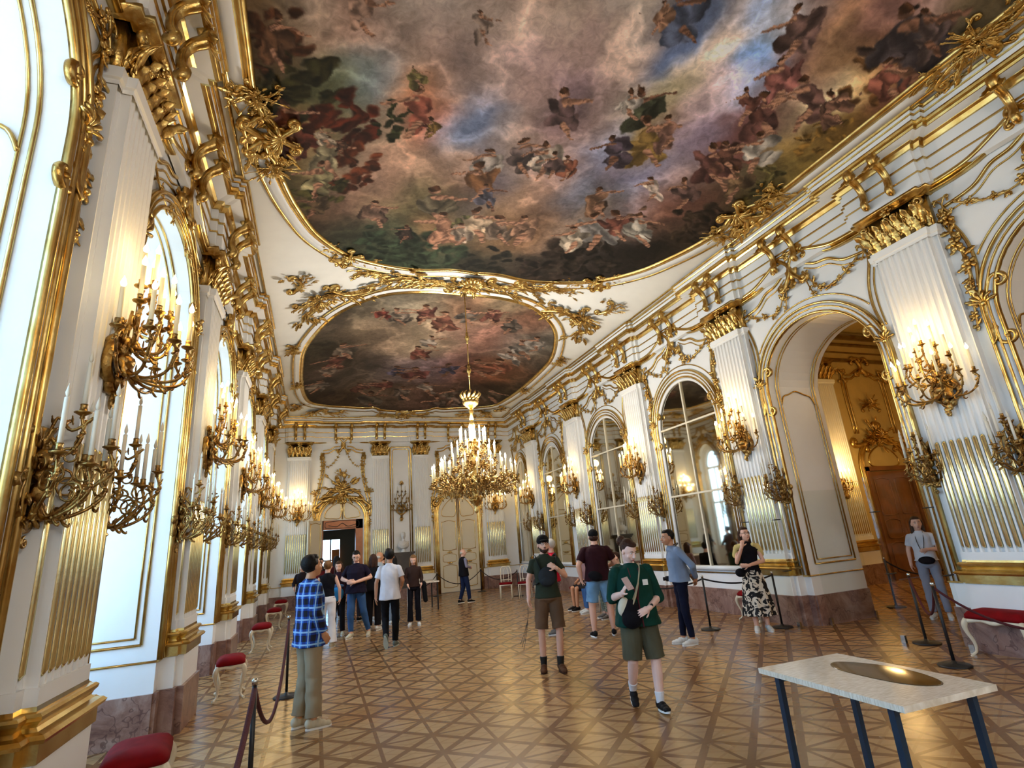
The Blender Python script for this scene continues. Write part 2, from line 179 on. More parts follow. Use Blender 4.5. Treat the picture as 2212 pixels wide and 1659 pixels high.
# ------------------------------------------------------------------ mesh collecting
class MB:
    def __init__(s): s.v = []; s.f = []; s.n = 0
    def add(s, V, F):
        V = np.asarray(V, float).reshape(-1, 3); s.v.append(V); s.f.append((s.n, F)); s.n += len(V); return s
    def put(s, o, mtx=None):
        """add another collector's shapes, moved by a 4x4 matrix"""
        V, F = o.arrays(); 
        if mtx is not None:
            A = np.array(mtx); V = V @ A[:3, :3].T + A[:3, 3]
        return s.add(V, F)
    def arrays(s):
        if getattr(s, '_c', None) and s._c[0] == s.n: return s._c[1], s._c[2]
        V = np.concatenate(s.v) if s.v else np.zeros((0, 3)); F = []
        for o, fs in s.f:
            F += [tuple(i+o for i in f) for f in fs] if o else list(fs)
        s._c = (s.n, V, F); return V, F
    def mesh(s, name, m, smooth=True):
        V, F = s.arrays(); me = bpy.data.meshes.new(name)
        me.vertices.add(len(V)); me.vertices.foreach_set('co', V.astype(np.float32).ravel())
        L = np.fromiter((len(f) for f in F), dtype=np.int32, count=len(F)); st = np.concatenate(([0], np.cumsum(L)[:-1])).astype(np.int32)
        idx = np.fromiter((i for f in F for i in f), dtype=np.int32, count=int(L.sum()))
        me.loops.add(len(idx)); me.loops.foreach_set('vertex_index', idx); me.polygons.add(len(F))
        me.polygons.foreach_set('loop_start', st); me.polygons.foreach_set('use_smooth', np.full(len(F), smooth, dtype=bool))
        me.update(calc_edges=True); me.validate()
        if m is not None: me.materials.append(m)
        return me
    def obj(s, name, m, parent=None, smooth=True, ang=None):
        me = s.mesh(name, m, smooth); o = bpy.data.objects.new(name, me); C.objects.link(o)
        if parent is not None: o.parent = parent
        if ang is not None:
            try: me.set_sharp_from_angle(angle=ang)
            except Exception: pass
        return o
def grid_faces(nu, nv, cu=False, cv=False):
    F = []
    for i in range(nu if cu else nu-1):
        for j in range(nv if cv else nv-1):
            a = i*nv+j; b = i*nv+(j+1) % nv; c = ((i+1) % nu)*nv+(j+1) % nv; d = ((i+1) % nu)*nv+j
            F.append((a, b, c, d))
    return F
def box(mb, x0, x1, y0, y1, z0, z1):
    V = [(x, y, z) for x in (x0, x1) for y in (y0, y1) for z in (z0, z1)]
    mb.add(V, [(0, 1, 3, 2), (4, 6, 7, 5), (0, 4, 5, 1), (2, 3, 7, 6), (0, 2, 6, 4), (1, 5, 7, 3)]); return mb
def tube(mb, P, R, segs=8, flat=1.0, closed=False, up=None):
    """a round or flattened bar along a path; R is a number or one radius per point"""
    P = np.asarray(P, float); n = len(P); R = np.full(n, R) if np.isscalar(R) else np.asarray(R, float)
    T = np.roll(P, -1, 0)-np.roll(P, 1, 0) if closed else np.gradient(P, axis=0)
    T /= np.maximum(np.linalg.norm(T, axis=1, keepdims=True), 1e-9)
    N = np.zeros_like(P); a = np.array(up, float) if up is not None else (np.array([0, 0, 1.]) if abs(T[0][2]) < .9 else np.array([1., 0, 0]))
    for i in range(n):
        b = a - T[i]*np.dot(a, T[i]); l = np.linalg.norm(b)
        if l < 1e-6: b = np.cross(T[i], [1., .3, .2]); l = np.linalg.norm(b)
        b /= l; N[i] = b; a = np.array(up, float) if up is not None else b
    B = np.cross(T, N); th = np.arange(segs)*2*PI/segs
    V = P[:, None, :] + (N[:, None, :]*(np.sin(th)*flat)[None, :, None] + B[:, None, :]*np.cos(th)[None, :, None])*R[:, None, None]
    F = grid_faces(n, segs, closed, True)
    if not closed: F += [tuple(range(segs))[::-1], tuple((n-1)*segs+k for k in range(segs))]
    mb.add(V, F); return mb
def lathe(mb, prof, segs=16, c=(0, 0, 0)):
    prof = np.asarray(prof, float); th = np.arange(segs)*2*PI/segs
    V = np.stack([c[0]+prof[:, :1]*np.cos(th), c[1]+prof[:, :1]*np.sin(th), c[2]+np.repeat(prof[:, 1:], segs, 1)], -1)
    n = len(prof); F = grid_faces(n, segs, False, True)+[tuple(range(segs))[::-1], tuple((n-1)*segs+k for k in range(segs))]
    mb.add(V, F); return mb
def blob(mb, c, r, rot=None, seg=8, ring=6):
    r = (r, r, r) if np.isscalar(r) else r; ph = np.linspace(0, PI, ring+1); th = np.arange(seg)*2*PI/seg
    V = np.stack([np.outer(np.sin(ph), np.cos(th)), np.outer(np.sin(ph), np.sin(th)), np.repeat(np.cos(ph)[:, None], seg, 1)], -1).reshape(-1, 3)*np.array(r)
    if rot is not None: V = V @ np.array(rot)[:3, :3].T
    mb.add(V+np.array(c), grid_faces(ring+1, seg, False, True)); return mb
def smooth_path(P, n=6, closed=False):
    """Catmull-Rom through the points"""
    P = [np.asarray(p, float) for p in P]; out = []; m = len(P)
    for i in range(m if closed else m-1):
        g = (lambda k: P[k % m]) if closed else (lambda k: P[max(0, min(m-1, k))])
        p0, p1, p2, p3 = g(i-1), g(i), g(i+1), g(i+2)
        for k in range(n):
            t = k/n; out.append(.5*((2*p1)+(-p0+p2)*t+(2*p0-5*p1+4*p2-p3)*t*t+(-p0+3*p1-3*p2+p3)*t**3))
    if not closed: out.append(P[-1])
    return np.array(out)
def sweep2d(mb, path, prof, closed=False, y0=0.0):
    """moulding on a wall: path of (x,z); profile of (side offset, depth); depth goes along +y of the wall frame"""
    P = np.asarray(path, float); n = len(P)
    T = np.roll(P, -1, 0)-np.roll(P, 1, 0) if closed else np.gradient(P, axis=0)
    if not closed and n > 2:
        A = np.diff(P, axis=0); A /= np.maximum(np.linalg.norm(A, axis=1, keepdims=True), 1e-9); T[1:-1] = A[:-1]+A[1:]; T[0] = A[0]; T[-1] = A[-1]
        l = np.ones(n); l[1:-1] = 1/np.maximum(.45, np.linalg.norm(T[1:-1], axis=1)/2)
    else: l = np.ones(n)
    T = T/np.maximum(np.linalg.norm(T, axis=1, keepdims=True), 1e-9); N = np.stack([-T[:, 1], T[:, 0]], 1)
    V = np.zeros((n, len(prof), 3))
    for j, (o, d) in enumerate(prof):
        V[:, j, 0] = P[:, 0]+N[:, 0]*o*l; V[:, j, 2] = P[:, 1]+N[:, 1]*o*l; V[:, j, 1] = y0+d
    F = grid_faces(n, len(prof), closed, True)
    if not closed: F += [tuple(range(len(prof)))[::-1], tuple((n-1)*len(prof)+k for k in range(len(prof)))]
    mb.add(V, F); return mb
def half(w, h): return [(-w, 0), (-w*.95, h*.45), (-w*.55, h*.9), (0, h), (w*.55, h*.9), (w*.95, h*.45), (w, 0)]
def arch_pts(hw, z0, spr=SPR, rise=RISE, n=20, grow=0.0):
    hw += grow; r = rise+grow
    A = [(-hw, z0), (-hw, (z0+spr)/2), (-hw, spr)]
    A += [(-hw*math.cos(PI*k/n), spr+r*math.sin(PI*k/n)) for k in range(1, n)]
    return A+[(hw, spr), (hw, (z0+spr)/2), (hw, z0)]
def spiral(c, r, turns, a0, ccw=1, n=26, shrink=.12):
    """flat spiral in the (x,z) plane, ending at its outer radius"""
    out = []
    for k in range(n+1):
        t = k/n; rr = r*(shrink+(1-shrink)*t); a = a0+ccw*turns*2*PI*(t-1); out.append((c[0]+rr*math.cos(a), c[1]+rr*math.sin(a)))
    return out
def rotz(a): return Matrix.Rotation(a, 4, 'Z')
def M4(loc=(0, 0, 0), rx=0, ry=0, rz=0, s=1.0):
    S = Matrix.Diagonal((s, s, s, 1)) if np.isscalar(s) else Matrix.Diagonal((*s, 1))
    return Matrix.Translation(loc) @ Euler((rx, ry, rz)).to_matrix().to_4x4() @ S
# ------------------------------------------------------------------ carved ornament, all in the wall frame: x along, y out, z up
def leaf(mb, base, tip_dir, L, W, curl=.5, out=.25, seg=6):
    """lobed acanthus leaf springing from base towards tip_dir (in x,z), curling outward (+y)"""
    b = np.array(base, float); d = np.array([tip_dir[0], 0, tip_dir[1]], float); d /= np.linalg.norm(d); P = []; R = []
    n = 9
    for k in range(n):
        t = k/(n-1); P.append(b+d*L*(t-.25*curl*t**3)+np.array([0, out*L*(t**1.6)*(1), 0])+np.array([0, 0, -curl*.35*L*max(0, t-.7)/.3*(.6)])*(1 if d[2] >= 0 else -1))
        R.append(W*(math.sin(PI*min(1, .12+t*.9))**.7)*(1+.28*math.cos(t*PI*5))+.002)
    tube(mb, P, R, seg, flat=.35, up=(0, 1, .2)); return mb
def flower(mb, c, r, k=6):
    blob(mb, (c[0], c[1]+r*.35, c[2]), r*.34, seg=6, ring=4)
    for i in range(k):
        a = i*2*PI/k; R = Matrix.Rotation(-a, 3, 'Y')
        blob(mb, (c[0]+math.cos(a)*r*.6, c[1]+r*.18, c[2]+math.sin(a)*r*.6), (r*.46, r*.2, r*.30), R, 6, 4)
    return mb
def scroll(mb, pts, w, d=1.0, y=0.0, segs=6):
    P = [(p[0], y, p[1]) for p in pts]; n = len(P)
    R = [w*(.55+.45*math.sin(PI*min(1, .15+k/(n-1)*.8))) for k in range(n)]
    tube(mb, P, R, segs, flat=d, up=(0, 1, 0)); return mb
def c_scroll(mb, a, b, bulge, w, y=.02):
    """C-scroll from a to b (x,z) bulging to its left by 'bulge', volutes at both ends"""
    a = np.array(a, float); b = np.array(b, float); d = b-a; L = np.linalg.norm(d); t = d/L; nrm = np.array([-t[1], t[0]]); s = 1 if bulge > 0 else -1
    r = min(L*.16, .12); arc = [a+d*u+nrm*bulge*math.sin(PI*u) for u in np.linspace(0, 1, 10)]
    def vol(p, nxt, sg):
        dr = np.array(p)-np.array(nxt); dr /= np.linalg.norm(dr); c = np.array(p)-nrm*s*r; a0 = math.atan2(p[1]-c[1], p[0]-c[0]); return spiral(c, r, 1.15, a0, sg)
    P = vol(arc[0], arc[1], -s)+[tuple(q) for q in arc[1:-1]]+vol(arc[-1], arc[-2], s)[::-1]
    scroll(mb, P, w, 1.2, y); blob(mb, (P[0][0], y+w*.4, P[0][1]), w*1.1, seg=6, ring=4); blob(mb, (P[-1][0], y+w*.4, P[-1][1]), w*1.1, seg=6, ring=4); return mb
def garland(mb, pts, r=.05, rnd=None, step=.13, taper=True, y=.03):
    """string of flowers and leaves along a path of (x,z)"""
    rnd = rnd or random.Random(3); P = smooth_path([(p[0], y, p[1]) for p in pts], 8); L = np.concatenate(([0], np.cumsum(np.linalg.norm(np.diff(P, axis=0), axis=1)))); tot = L[-1]
    tube(mb, P[::2], r*.16, 5)
    s = step*.3; i = 0
    while s < tot:
        q = np.array([np.interp(s, L, P[:, k]) for k in range(3)]); f = (1-.35*s/tot) if taper else 1; rr = r*f*rnd.uniform(.75, 1.15)
        if i % 2 == 0: flower(mb, (q[0]+rnd.uniform(-.2, .2)*r, q[1], q[2]), rr*1.1, 5)
        for _ in range(2 if i % 2 == 0 else 3):
            a = rnd.uniform(0, 2*PI); leaf(mb, q, (math.cos(a), math.sin(a)-.3), rr*2.0, rr*.42, .4, .2, 5)
        i += 1; s += step*f*rnd.uniform(.8, 1.2)
    return mb
def shell(mb, c, r, up=1, k=7, y=.03):
    for i in range(k):
        a = PI/2+(i-(k-1)/2)*(PI*.82/(k-1)); P = [(c[0], y, c[1]), (c[0]+math.cos(a)*r*.55, y+r*.35, c[1]+up*math.sin(a)*r*.55), (c[0]+math.cos(a)*r, y+r*.2, c[1]+up*math.sin(a)*r)]
        tube(mb, smooth_path(P, 3), [r*.03, r*.06, r*.08, r*.10, r*.12, r*.12, r*.05], 6)
    blob(mb, (c[0], y+r*.15, c[1]), r*.2, seg=8, ring=5); return mb
def cartouche(mb, c, w, h, y=.03):
    x, z = c
    for s in (-1, 1):
        c_scroll(mb, (x+s*w*.30, z+h*.48), (x+s*w*.26, z-h*.42), -s*w*.28, w*.07, y+.02)
        c_scroll(mb, (x+s*w*.05, z+h*.52), (x+s*w*.55, z+h*.30), s*w*.12, w*.05, y+.03)
        leaf(mb, (x+s*w*.2, y, z-h*.38), (s*.8, -1), h*.35, w*.10); leaf(mb, (x+s*w*.35, y, z+h*.4), (s, .5), h*.3, w*.09)
    return mb
# ------------------------------------------------------------------ things, parts, structure
def thing(name, label, cat, loc=(0, 0, 0), rz=0.0, group=None):
    o = bpy.data.objects.new(name, None); C.objects.link(o); o.empty_display_size = .1
    o.location = loc; o.rotation_euler = (0, 0, rz); o['label'] = label; o['category'] = cat
    if group: o['group'] = group
    return o
def tag(o, label, cat, group=None):
    o['label'] = label; o['category'] = cat
    if group: o['group'] = group
    return o
def struct(o, label=None):
    o['kind'] = 'structure'
    if label: o['label'] = label
    return o
def base(name):
    o = bpy.data.objects.new(name, None); C.objects.link(o); o['kind'] = 'structure'; return o
def inst(me, name, parent, loc=(0, 0, 0), rz=0.0, rot=None):
    o = bpy.data.objects.new(name, me); C.objects.link(o)
    if parent is not None: o.parent = parent
    o.location = loc; o.rotation_euler = rot if rot is not None else (0, 0, rz); return o
def dup(root, loc=None, rz=None, label=None, group=None):
    r = root.copy(); C.objects.link(r)
    if loc is not None: r.location = loc
    if rz is not None: r.rotation_euler = (0, 0, rz)
    if label: r['label'] = label
    if group: r['group'] = group
    for ch in list(root.children):
        c = ch.copy(); C.objects.link(c); c.parent = r
        for g in list(ch.children):
            d = g.copy(); C.objects.link(d); d.parent = c
    return r
# ------------------------------------------------------------------ floor
mb = MB(); mb.add([(XL-1.6, YB-.5, 0), (17.5, YB-.5, 0), (17.5, 27.5, 0), (XL-1.6, 27.5, 0)], [(0, 1, 2, 3)])
mb.add([(XL-1.6, YB-.5, -.2), (17.5, YB-.5, -.2), (17.5, 27.5, -.2), (XL-1.6, 27.5, -.2)], [(3, 2, 1, 0)])
floor = struct(mb.obj('floor', M['parquet'], smooth=False), 'star patterned oak parquet')
# ------------------------------------------------------------------ ceiling with shallow cove
def ceil_sheet(xs, ys, dz):
    return np.array([[(x, y, zceil(x, y)+dz) for y in ys] for x in xs])
xs = np.concatenate((np.linspace(XL-.1, XL+3.3, 20), np.linspace(XM-1, XM+1, 3), np.linspace(XR-3.3, XR+.1, 20)))
ys = np.concatenate((np.linspace(YB-.1, YB+3.4, 8), np.linspace(-4, 17, 40), np.linspace(18.2, YE+.1, 20)))
mb = MB(); mb.add(ceil_sheet(xs, ys, 0), grid_faces(len(xs), len(ys)))
mb.add(ceil_sheet(xs, ys, .25), grid_faces(len(xs), len(ys)))
ceiling = struct(mb.obj('ceiling', M['ceil']), 'cream plaster vault with gilded stucco')
# ------------------------------------------------------------------ helpers of the walls
def plan_sweep(mb, path, prof):
    """moulding round a plan path of (x,y); profile of (outward, z); outward is to the right of the path"""
    P = np.asarray(path, float); n = len(P); D = np.diff(P, axis=0); D /= np.linalg.norm(D, axis=1, keepdims=True)
    N = np.stack([D[:, 1], -D[:, 0]], 1); V = np.zeros((n, len(prof), 3))
    for i in range(n):
        if i == 0: m_ = N[0]
        elif i == n-1: m_ = N[-1]
        else:
            m_ = N[i-1]+N[i]; q = np.dot(m_, m_); m_ = m_*2/q if q > 1e-6 else N[i]
        for j, (o, z) in enumerate(prof): V[i, j] = (P[i, 0]+m_[0]*o, P[i, 1]+m_[1]*o, z)
    mb.add(V, grid_faces(n, len(prof))); return mb
def wall_sheet(mb, x0, x1, z1, holes, y=0.0, z0=0.0):
    """flat wall with arched openings: holes are (centre, half width, bottom, spring, rise)"""
    cur = x0
    for (xc, hw, zb, sp, ri) in sorted(holes):
        mb.add([(cur, y, z0), (xc-hw, y, z0), (xc-hw, y, z1), (cur, y, z1)], [(0, 1, 2, 3)])
        if zb > z0: mb.add([(xc-hw, y, z0), (xc+hw, y, z0), (xc+hw, y, zb), (xc-hw, y, zb)], [(0, 1, 2, 3)])
        A = [p for p in arch_pts(hw, zb, sp, ri, 24)][2:-2]
        V = [(xc+p[0], y, p[1]) for p in A]+[(xc+p[0], y, z1) for p in A]; k = len(A)
        mb.add(V, [(i, i+1, k+i+1, k+i) for i in range(k-1)]); cur = xc+hw
    mb.add([(cur, y, z0), (x1, y, z0), (x1, y, z1), (cur, y, z1)], [(0, 1, 2, 3)]); return mb
def pil_plan(w1, w2, d1, d2): return [(w1, 0), (w1, d1), (w2, d1), (w2, d2), (-w2, d2), (-w2, d1), (-w1, d1), (-w1, 0)]
def pil_meshes(W, D=.17, k=8):
    """one giant pilaster: white fluted shaft and pedestal, gilded base and capital, gilded rods in the lower flutes"""
    w1, w2, d1 = W/2, W/2*.80, D*.6; S = MB(); prof = [(w1, 0), (w1, d1)]
    def fl(xa, xb, d, kk):
        out = []; p = (xb-xa)/kk; r = abs(p)*.36
        for i in range(kk):
            c = xa+p*(i+.5); sg = 1 if p > 0 else -1
            out += [(c-sg*r, d), (c-sg*r*.7, d-r*.75), (c, d-r), (c+sg*r*.7, d-r*.75), (c+sg*r, d)]
        return out
    prof += fl(w1, w2, d1, 1)+[(w2, d1), (w2, D)]+fl(w2, -w2, D, k)+[(-w2, D), (-w2, d1)]+fl(-w2, -w1, d1, 1)+[(-w1, d1), (-w1, 0)]
    V = [(x, y, z) for z in (1.06, 5.44) for (x, y) in prof]; n = len(prof); S.add(V, [(i, i+1, n+i+1, n+i) for i in range(n-1)])
    plan_sweep(S, pil_plan(w1+.015, w2+.015, d1+.015, D+.015), [(0, 5.30), (.0, 5.34), (.02, 5.35), (.03, 5.44), (-.2, 5.44)])
    plan_sweep(S, pil_plan(w1+.015, w2+.015, d1+.015, D+.015), [(-.02, 1.06), (0, 1.06), (0, 1.17), (-.02, 1.17)])
    plan_sweep(S, pil_plan(w1+.06, w2+.06, d1+.05, D+.05), [(0, .47), (0, .83), (-.2, .83)])
    Dd = MB(); plan_sweep(Dd, pil_plan(w1+.09, w2+.09, d1+.08, D+.08), [(0, 0), (0, .475), (-.06, .48)])
    B = MB(); plan_sweep(B, pil_plan(w1, w2, d1, D), [(.07, .80), (.07, .90), (.10, .905), (.11, .925), (.09, .945), (.05, .955), (.035, .975), (.045, .995), (.06, 1.01), (.065, 1.03), (.05, 1.045), (.02, 1.05), (.015, 1.075), (-.03, 1.075)])
    R = MB(); p = 2*w2/k
    for i in range(k):
        x = -w2+p*(i+.5); tube(R, [(x, D-.008, 1.22), (x, D-.008, 1.25), (x, D-.008, 2.55), (x, D-.008, 2.58)], [.008, p*.30, p*.30, .008], 8)
    for s in (-1, 1):
        x = s*(w1+w2)/2; tube(R, [(x, d1-.008, 1.22), (x, d1-.008, 1.25), (x, d1-.008, 2.55), (x, d1-.008, 2.58)], [.006, (w1-w2)*.3, (w1-w2)*.3, .006], 6)
    K = MB(); zt = 6.0; box(K, -w2*.98, w2*.98, .01, D-.01, 5.44, 5.93); box(K, -w1*.99, w1*.99, .0, d1-.005, 5.44, 5.93)
    rnd = random.Random(5); nl = max(3, int(W/.17))
    for row, (z, L, off) in enumerate(((5.45, .24, 0), (5.50, .36, .5))):
        for i in range(nl+(1 if row else 0)):
            x = -w2+(i+.5-off*(1 if row else 0))*2*w2/nl; leaf(K, (x, D-.02, z), (rnd.uniform(-.08, .08), 1), L*1.15, w2/nl*.80, .5, .38, 8); leaf(K, (x+w2/nl, D-.02, z+.04), (rnd.uniform(-.2, .2), 1), L*.9, w2/nl*.5, .3, .3, 6)
    for s in (-1, 1):
        for j in range(2): leaf(K, (s*(w1+w2)/2, d1, 5.45+.06*j), (0, 1), .25+.1*j, .05, .45, .5, 6)
        leaf(K, (s*w2, D, 5.52), (s*.4, 1), .34, .055, .5, .6)
        scroll(K, [(s*a, b) for a, b in spiral((w1-.06, 5.84), .085, 1.6, 2.6, -1)], .022, 1.6, D+.03); scroll(K, [(s*a, b) for a, b in spiral((.06, 5.83), .06, 1.5, .5, 1)], .016, 1.5, D+.04)
    flower(K, (0, D+.07, 5.93), .09, 6); flower(K, (w2*.55, D+.04, 5.72), .05); flower(K, (-w2*.55, D+.04, 5.72), .05)
    plan_sweep(K, pil_plan(w1+.02, w2+.02, d1+.02, D+.02), [(0, 5.92), (.04, 5.93), (.05, 5.96), (.09, 5.98), (.10, 6.02), (-.1, 6.03)])
    return [('pilaster', S.mesh('pilaster', M['white'], False)), ('marble_plinth', Dd.mesh('marble_plinth', M['marble'], False)), ('gilded_base', B.mesh('gilded_base', M['golds'], False)),
            ('gilded_flute', R.mesh('gilded_flute', M['goldf'])), ('capital', K.mesh('capital', M['gold']))]
PM = pil_meshes(.90); PN = pil_meshes(.62, .13, 7); PW = pil_meshes(.80, .13, 9)
def put_pil(ms, wall, x):
    p = inst(ms[0][1], 'pilaster', wall, (x, 0, 0))
    for nm, me in ms[1:]: inst(me, nm, p)
    return p
# ------------------------------------------------------------------ carving over one arched bay
ARCHI = [(0, 0), (0, .035), (.012, .05), (.03, .05), (.04, .03), (.07, .03), (.08, .07), (.105, .08), (.13, .07), (.14, .03), (.155, .03), (.16, .045), (.175, .045), (.18, 0)]
ARCHI_G = ([(0, 0), (0, .04), (.01, .055), (.028, .055), (.045, .03), (.05, .0)], [(.085, 0), (.088, .05), (.10, .06), (.112, .05), (.115, 0)], [(.15, 0), (.152, .055), (.165, .075), (.185, .07), (.195, .03), (.20, 0)])
ARCHI_W = [(.03, 0), (.03, .03), (.09, .032), (.10, .04), (.16, .035), (.16, 0)]
def bay_carving(hw, z0, top=True, seed=1, SPR=SPR, RISE=RISE):
    rnd = random.Random(seed); e = SPR-4.02; A = MB(); AP = arch_pts(hw, z0, SPR, RISE, 26); [sweep2d(A, AP, q) for q in ARCHI_G]; Wh = MB(); sweep2d(Wh, AP, ARCHI_W)
    G = MB(); o = hw+.33
    th = np.linspace(PI*.80, PI*.20, 22); sweep2d(G, [((hw+.30)*math.cos(t), SPR+(RISE+.30)*math.sin(t)) for t in th], half(.014, .022))
    for s in (-1, 1):
        for (dx, w_) in ((0, .022), (.085, .014)):
            pts = smooth_path([(s*(hw+.14+dx*.6), 4.42+e), (s*(hw+.08+dx), 4.75+e*.7), (s*(hw+.10+dx), 5.1+e*.35), (s*(hw+.2+dx), 5.45), (s*(hw+.22+dx), 5.62)], 5); sweep2d(G, pts, half(w_, w_*1.4))
        for (dz, w_) in ((0, .026), (-.10, .013)):
            pts = smooth_path([(s*(hw+.22), 5.66+dz), (s*(hw*.85), 5.72+dz), (s*hw*.62, 5.88+dz), (s*hw*.40, 5.93+dz), (s*.22, 6.05+dz)], 5); sweep2d(G, pts, half(w_, w_*1.3))
        sweep2d(G, smooth_path([(s*(hw+.36), 6.03), (s*(hw+.0), 6.03), (s*hw*.75, 6.06), (s*hw*.5, 6.16), (s*.24, 6.30)], 5), half(.055, .12))
        sweep2d(G, smooth_path([(s*(hw+.36), 5.95), (s*hw*.75, 5.98), (s*.24, 6.20)], 5), half(.02, .09))
    Sh = MB()
    for s in (-1, 1):
        shell(Sh, (s*(hw+.13), 4.18+e), .17, 1, 6); c_scroll(Sh, (s*(hw+.03), 4.42+e), (s*(hw+.12), 3.72+e), s*.07, .03); leaf(Sh, (s*(hw+.12), .02, 4.0+e), (s*.1, -1), .42, .05, .2, .15)
        leaf(Sh, (s*(hw+.12), .04, 4.2+e), (s*.4, 1), .28, .05); cartouche(Sh, (s*(hw+.20), 5.66), .16, .22)
    Gd = MB()
    for s in (-1, 1):
        garland(Gd, [(s*.22, 5.86), (s*.40, 5.50), (s*.62, 5.42), (s*(hw*.85), 5.50), (s*(hw+.10), 5.66)], .078, rnd, .20)
        garland(Gd, [(s*.20, 5.80), (s*.27, 5.5), (s*.36, 5.36)], .065, rnd, .17)
        garland(Gd, [(s*(hw+.20), 5.55), (s*(hw+.22), 5.2), (s*(hw+.15), 4.8), (s*(hw+.22), 4.4), (s*(hw+.28), 3.9)], .095, rnd, .22) if seed % 2 else None
    K = MB(); cartouche(K, (0, 6.02), .62, .58, .06); blob(K, (0, .06, 6.02), (.14, .05, .19)); leaf(K, (0, .08, 6.22), (0, 1), .2, .09); leaf(K, (0, .08, 5.82), (0, -1), .22, .07)
    return [('archivolt', A.mesh('archivolt', M['golds'])), ('archivolt_ground', Wh.mesh('archivolt_ground', M['white'])), ('gilded_moulding', G.mesh('gilded_moulding', M['golds'])), ('shell', Sh.mesh('shell', M['gold'])), ('garland', Gd.mesh('garland', M['gold'])), ('cartouche', K.mesh('cartouche', M['gold']))]
_bc = {}
def carve(wall, x, hw, z0, seed, spr=SPR, rise=RISE):
    key = (round(hw, 2), z0, seed, spr)
    if key not in _bc: _bc[key] = bay_carving(hw, z0, True, seed, spr, rise)
    for nm, me in _bc[key]: inst(me, nm, wall, (x, 0, 0))
# brackets under the cornice
B = MB()
for s in (0,):
    P = [(0, .12, 6.14), (0, .17, 6.12), (0, .20, 6.17), (0, .165, 6.25), (0, .17, 6.38), (0, .24, 6.50), (0, .33, 6.57), (0, .37, 6.64), (0, .33, 6.69), (0, .27, 6.66)]
    tube(B, smooth_path(P, 4), np.interp(np.linspace(0, 1, 37), [0, .1, .4, .8, 1], [.035, .062, .05, .078, .05]), 8, flat=.85, up=(1, 0, 0))
    for dx in (-.035, .035): tube(B, smooth_path([(dx, p[1]+.02, p[2]) for p in P[2:8]], 3), .014, 5)
    for a in (-.6, 0, .6): leaf(B, (a*.07, .37, 6.62), (a, -1), .20, .04, .6, .5)
    flower(B, (0, .36, 6.60), .05)
BRACKET = B.mesh('bracket', M['gold'])
def entablature(name, wall_loc, rz, x0, x1, pils, bays, brk, side=.0, pd=.19, pw=.52):
    """white fascias and cornice with gilded lines and pairs of scroll brackets, breaking forward over each pilaster"""
    root = bpy.data.objects.new(name, None); C.objects.link(root); root.location = wall_loc; root.rotation_euler = (0, 0, rz); struct(root)
    path = [(x1, 0.0)]
    for p in sorted(pils, reverse=True): path += [(p+pw, 0), (p+pw, pd*.45), (p+pw-.08, pd*.45), (p+pw-.08, pd*.8), (p-pw+.08, pd*.8), (p-pw+.08, pd*.45), (p-pw, pd*.45), (p-pw, 0)]
    path.append((x0, 0.0)); path = [q for q in path if x0 <= q[0] <= x1]
    W = MB(); plan_sweep(W, path, [(.02, 6.0), (.10, 6.02), (.10, 6.60), (.14, 6.66), (.33, 6.69), (.35, 6.80), (.37, 6.84), (.40, 6.94), (.30, 7.0)]); W.obj('cornice', M['white'], root, False)
    G = MB()
    for prof in ([(.10, 6.205), (.115, 6.21), (.118, 6.225), (.10, 6.235)], [(.10, 6.385), (.118, 6.39), (.12, 6.41), (.10, 6.42)], [(.10, 6.575), (.125, 6.58), (.135, 6.60), (.15, 6.635), (.18, 6.66), (.19, 6.685)],
                 [(.315, 6.69), (.345, 6.685), (.36, 6.71), (.36, 6.735), (.375, 6.74), (.385, 6.77), (.375, 6.795), (.35, 6.80)], [(.365, 6.855), (.39, 6.86), (.40, 6.875), (.385, 6.885)], [(.395, 6.92), (.42, 6.925), (.43, 6.95), (.41, 6.975), (.39, 6.98)]):
        plan_sweep(G, path, prof)
    G.obj('gilded_moulding', M['golds'], root, False)
    for b in brk:
        y = pd*.8 if any(abs(b-p) < pw for p in pils) else 0
        inst(BRACKET, 'bracket', root, (b, y, 0))
    return root
# ------------------------------------------------------------------ right wall
wr = MB(); holes = []
OPEN = (2, 3)                                             # bays open to the small gallery
for i, (yc, hw) in enumerate(BAY): holes.append((yc, hw, 0.0 if i in OPEN else .88, SPR, RISE if i < 6 else RISE*.9))
wall_sheet(wr, YB, YE, 7.3, holes)
for i in OPEN:
    yc, hw = BAY[i]; A = arch_pts(hw, 0, SPR, RISE, 24); V = [(yc+a, 0, z) for a, z in A]+[(yc+a, -1.25, z) for a, z in A]; n = len(A); wr.add(V, [(k, k+1, n+k+1, n+k) for k in range(n-1)])
wall_sheet(wr, YB, YE, 7.3, [(BAY[i][0], BAY[i][1], 0, SPR, RISE) for i in OPEN], y=-1.25)
wall_right = struct(wr.obj('wall_right', M['white'], smooth=False)); wall_right.location = (XR, 0, 0); wall_right.rotation_euler = (0, 0, PI/2)
def dado(wall, spans, neg=False):
    D_ = MB(); G_ = MB()
    for a, b in spans:
        if neg: a, b = -b, -a
        box(D_, a, b, 0, .035, 0, .475); box(G_, a, b, 0, .022, .775, .80)
    D_.obj('marble_dado', M['marble'], wall, False); G_.obj('gilded_line', M['golds'], wall, False)
spans = []; cur = YB
for i in OPEN: spans.append((cur, BAY[i][0]-BAY[i][1])); cur = BAY[i][0]+BAY[i][1]
spans.append((cur, YE)); dado(wall_right, spans)
for p in PIL: put_pil(PM, wall_right, p)
for i, (yc, hw) in enumerate(BAY):
    if i < 6 or i == 6 or i == 7: carve(wall_right, yc, hw, 0.80 if i in OPEN else .84, 1+(i % 2))
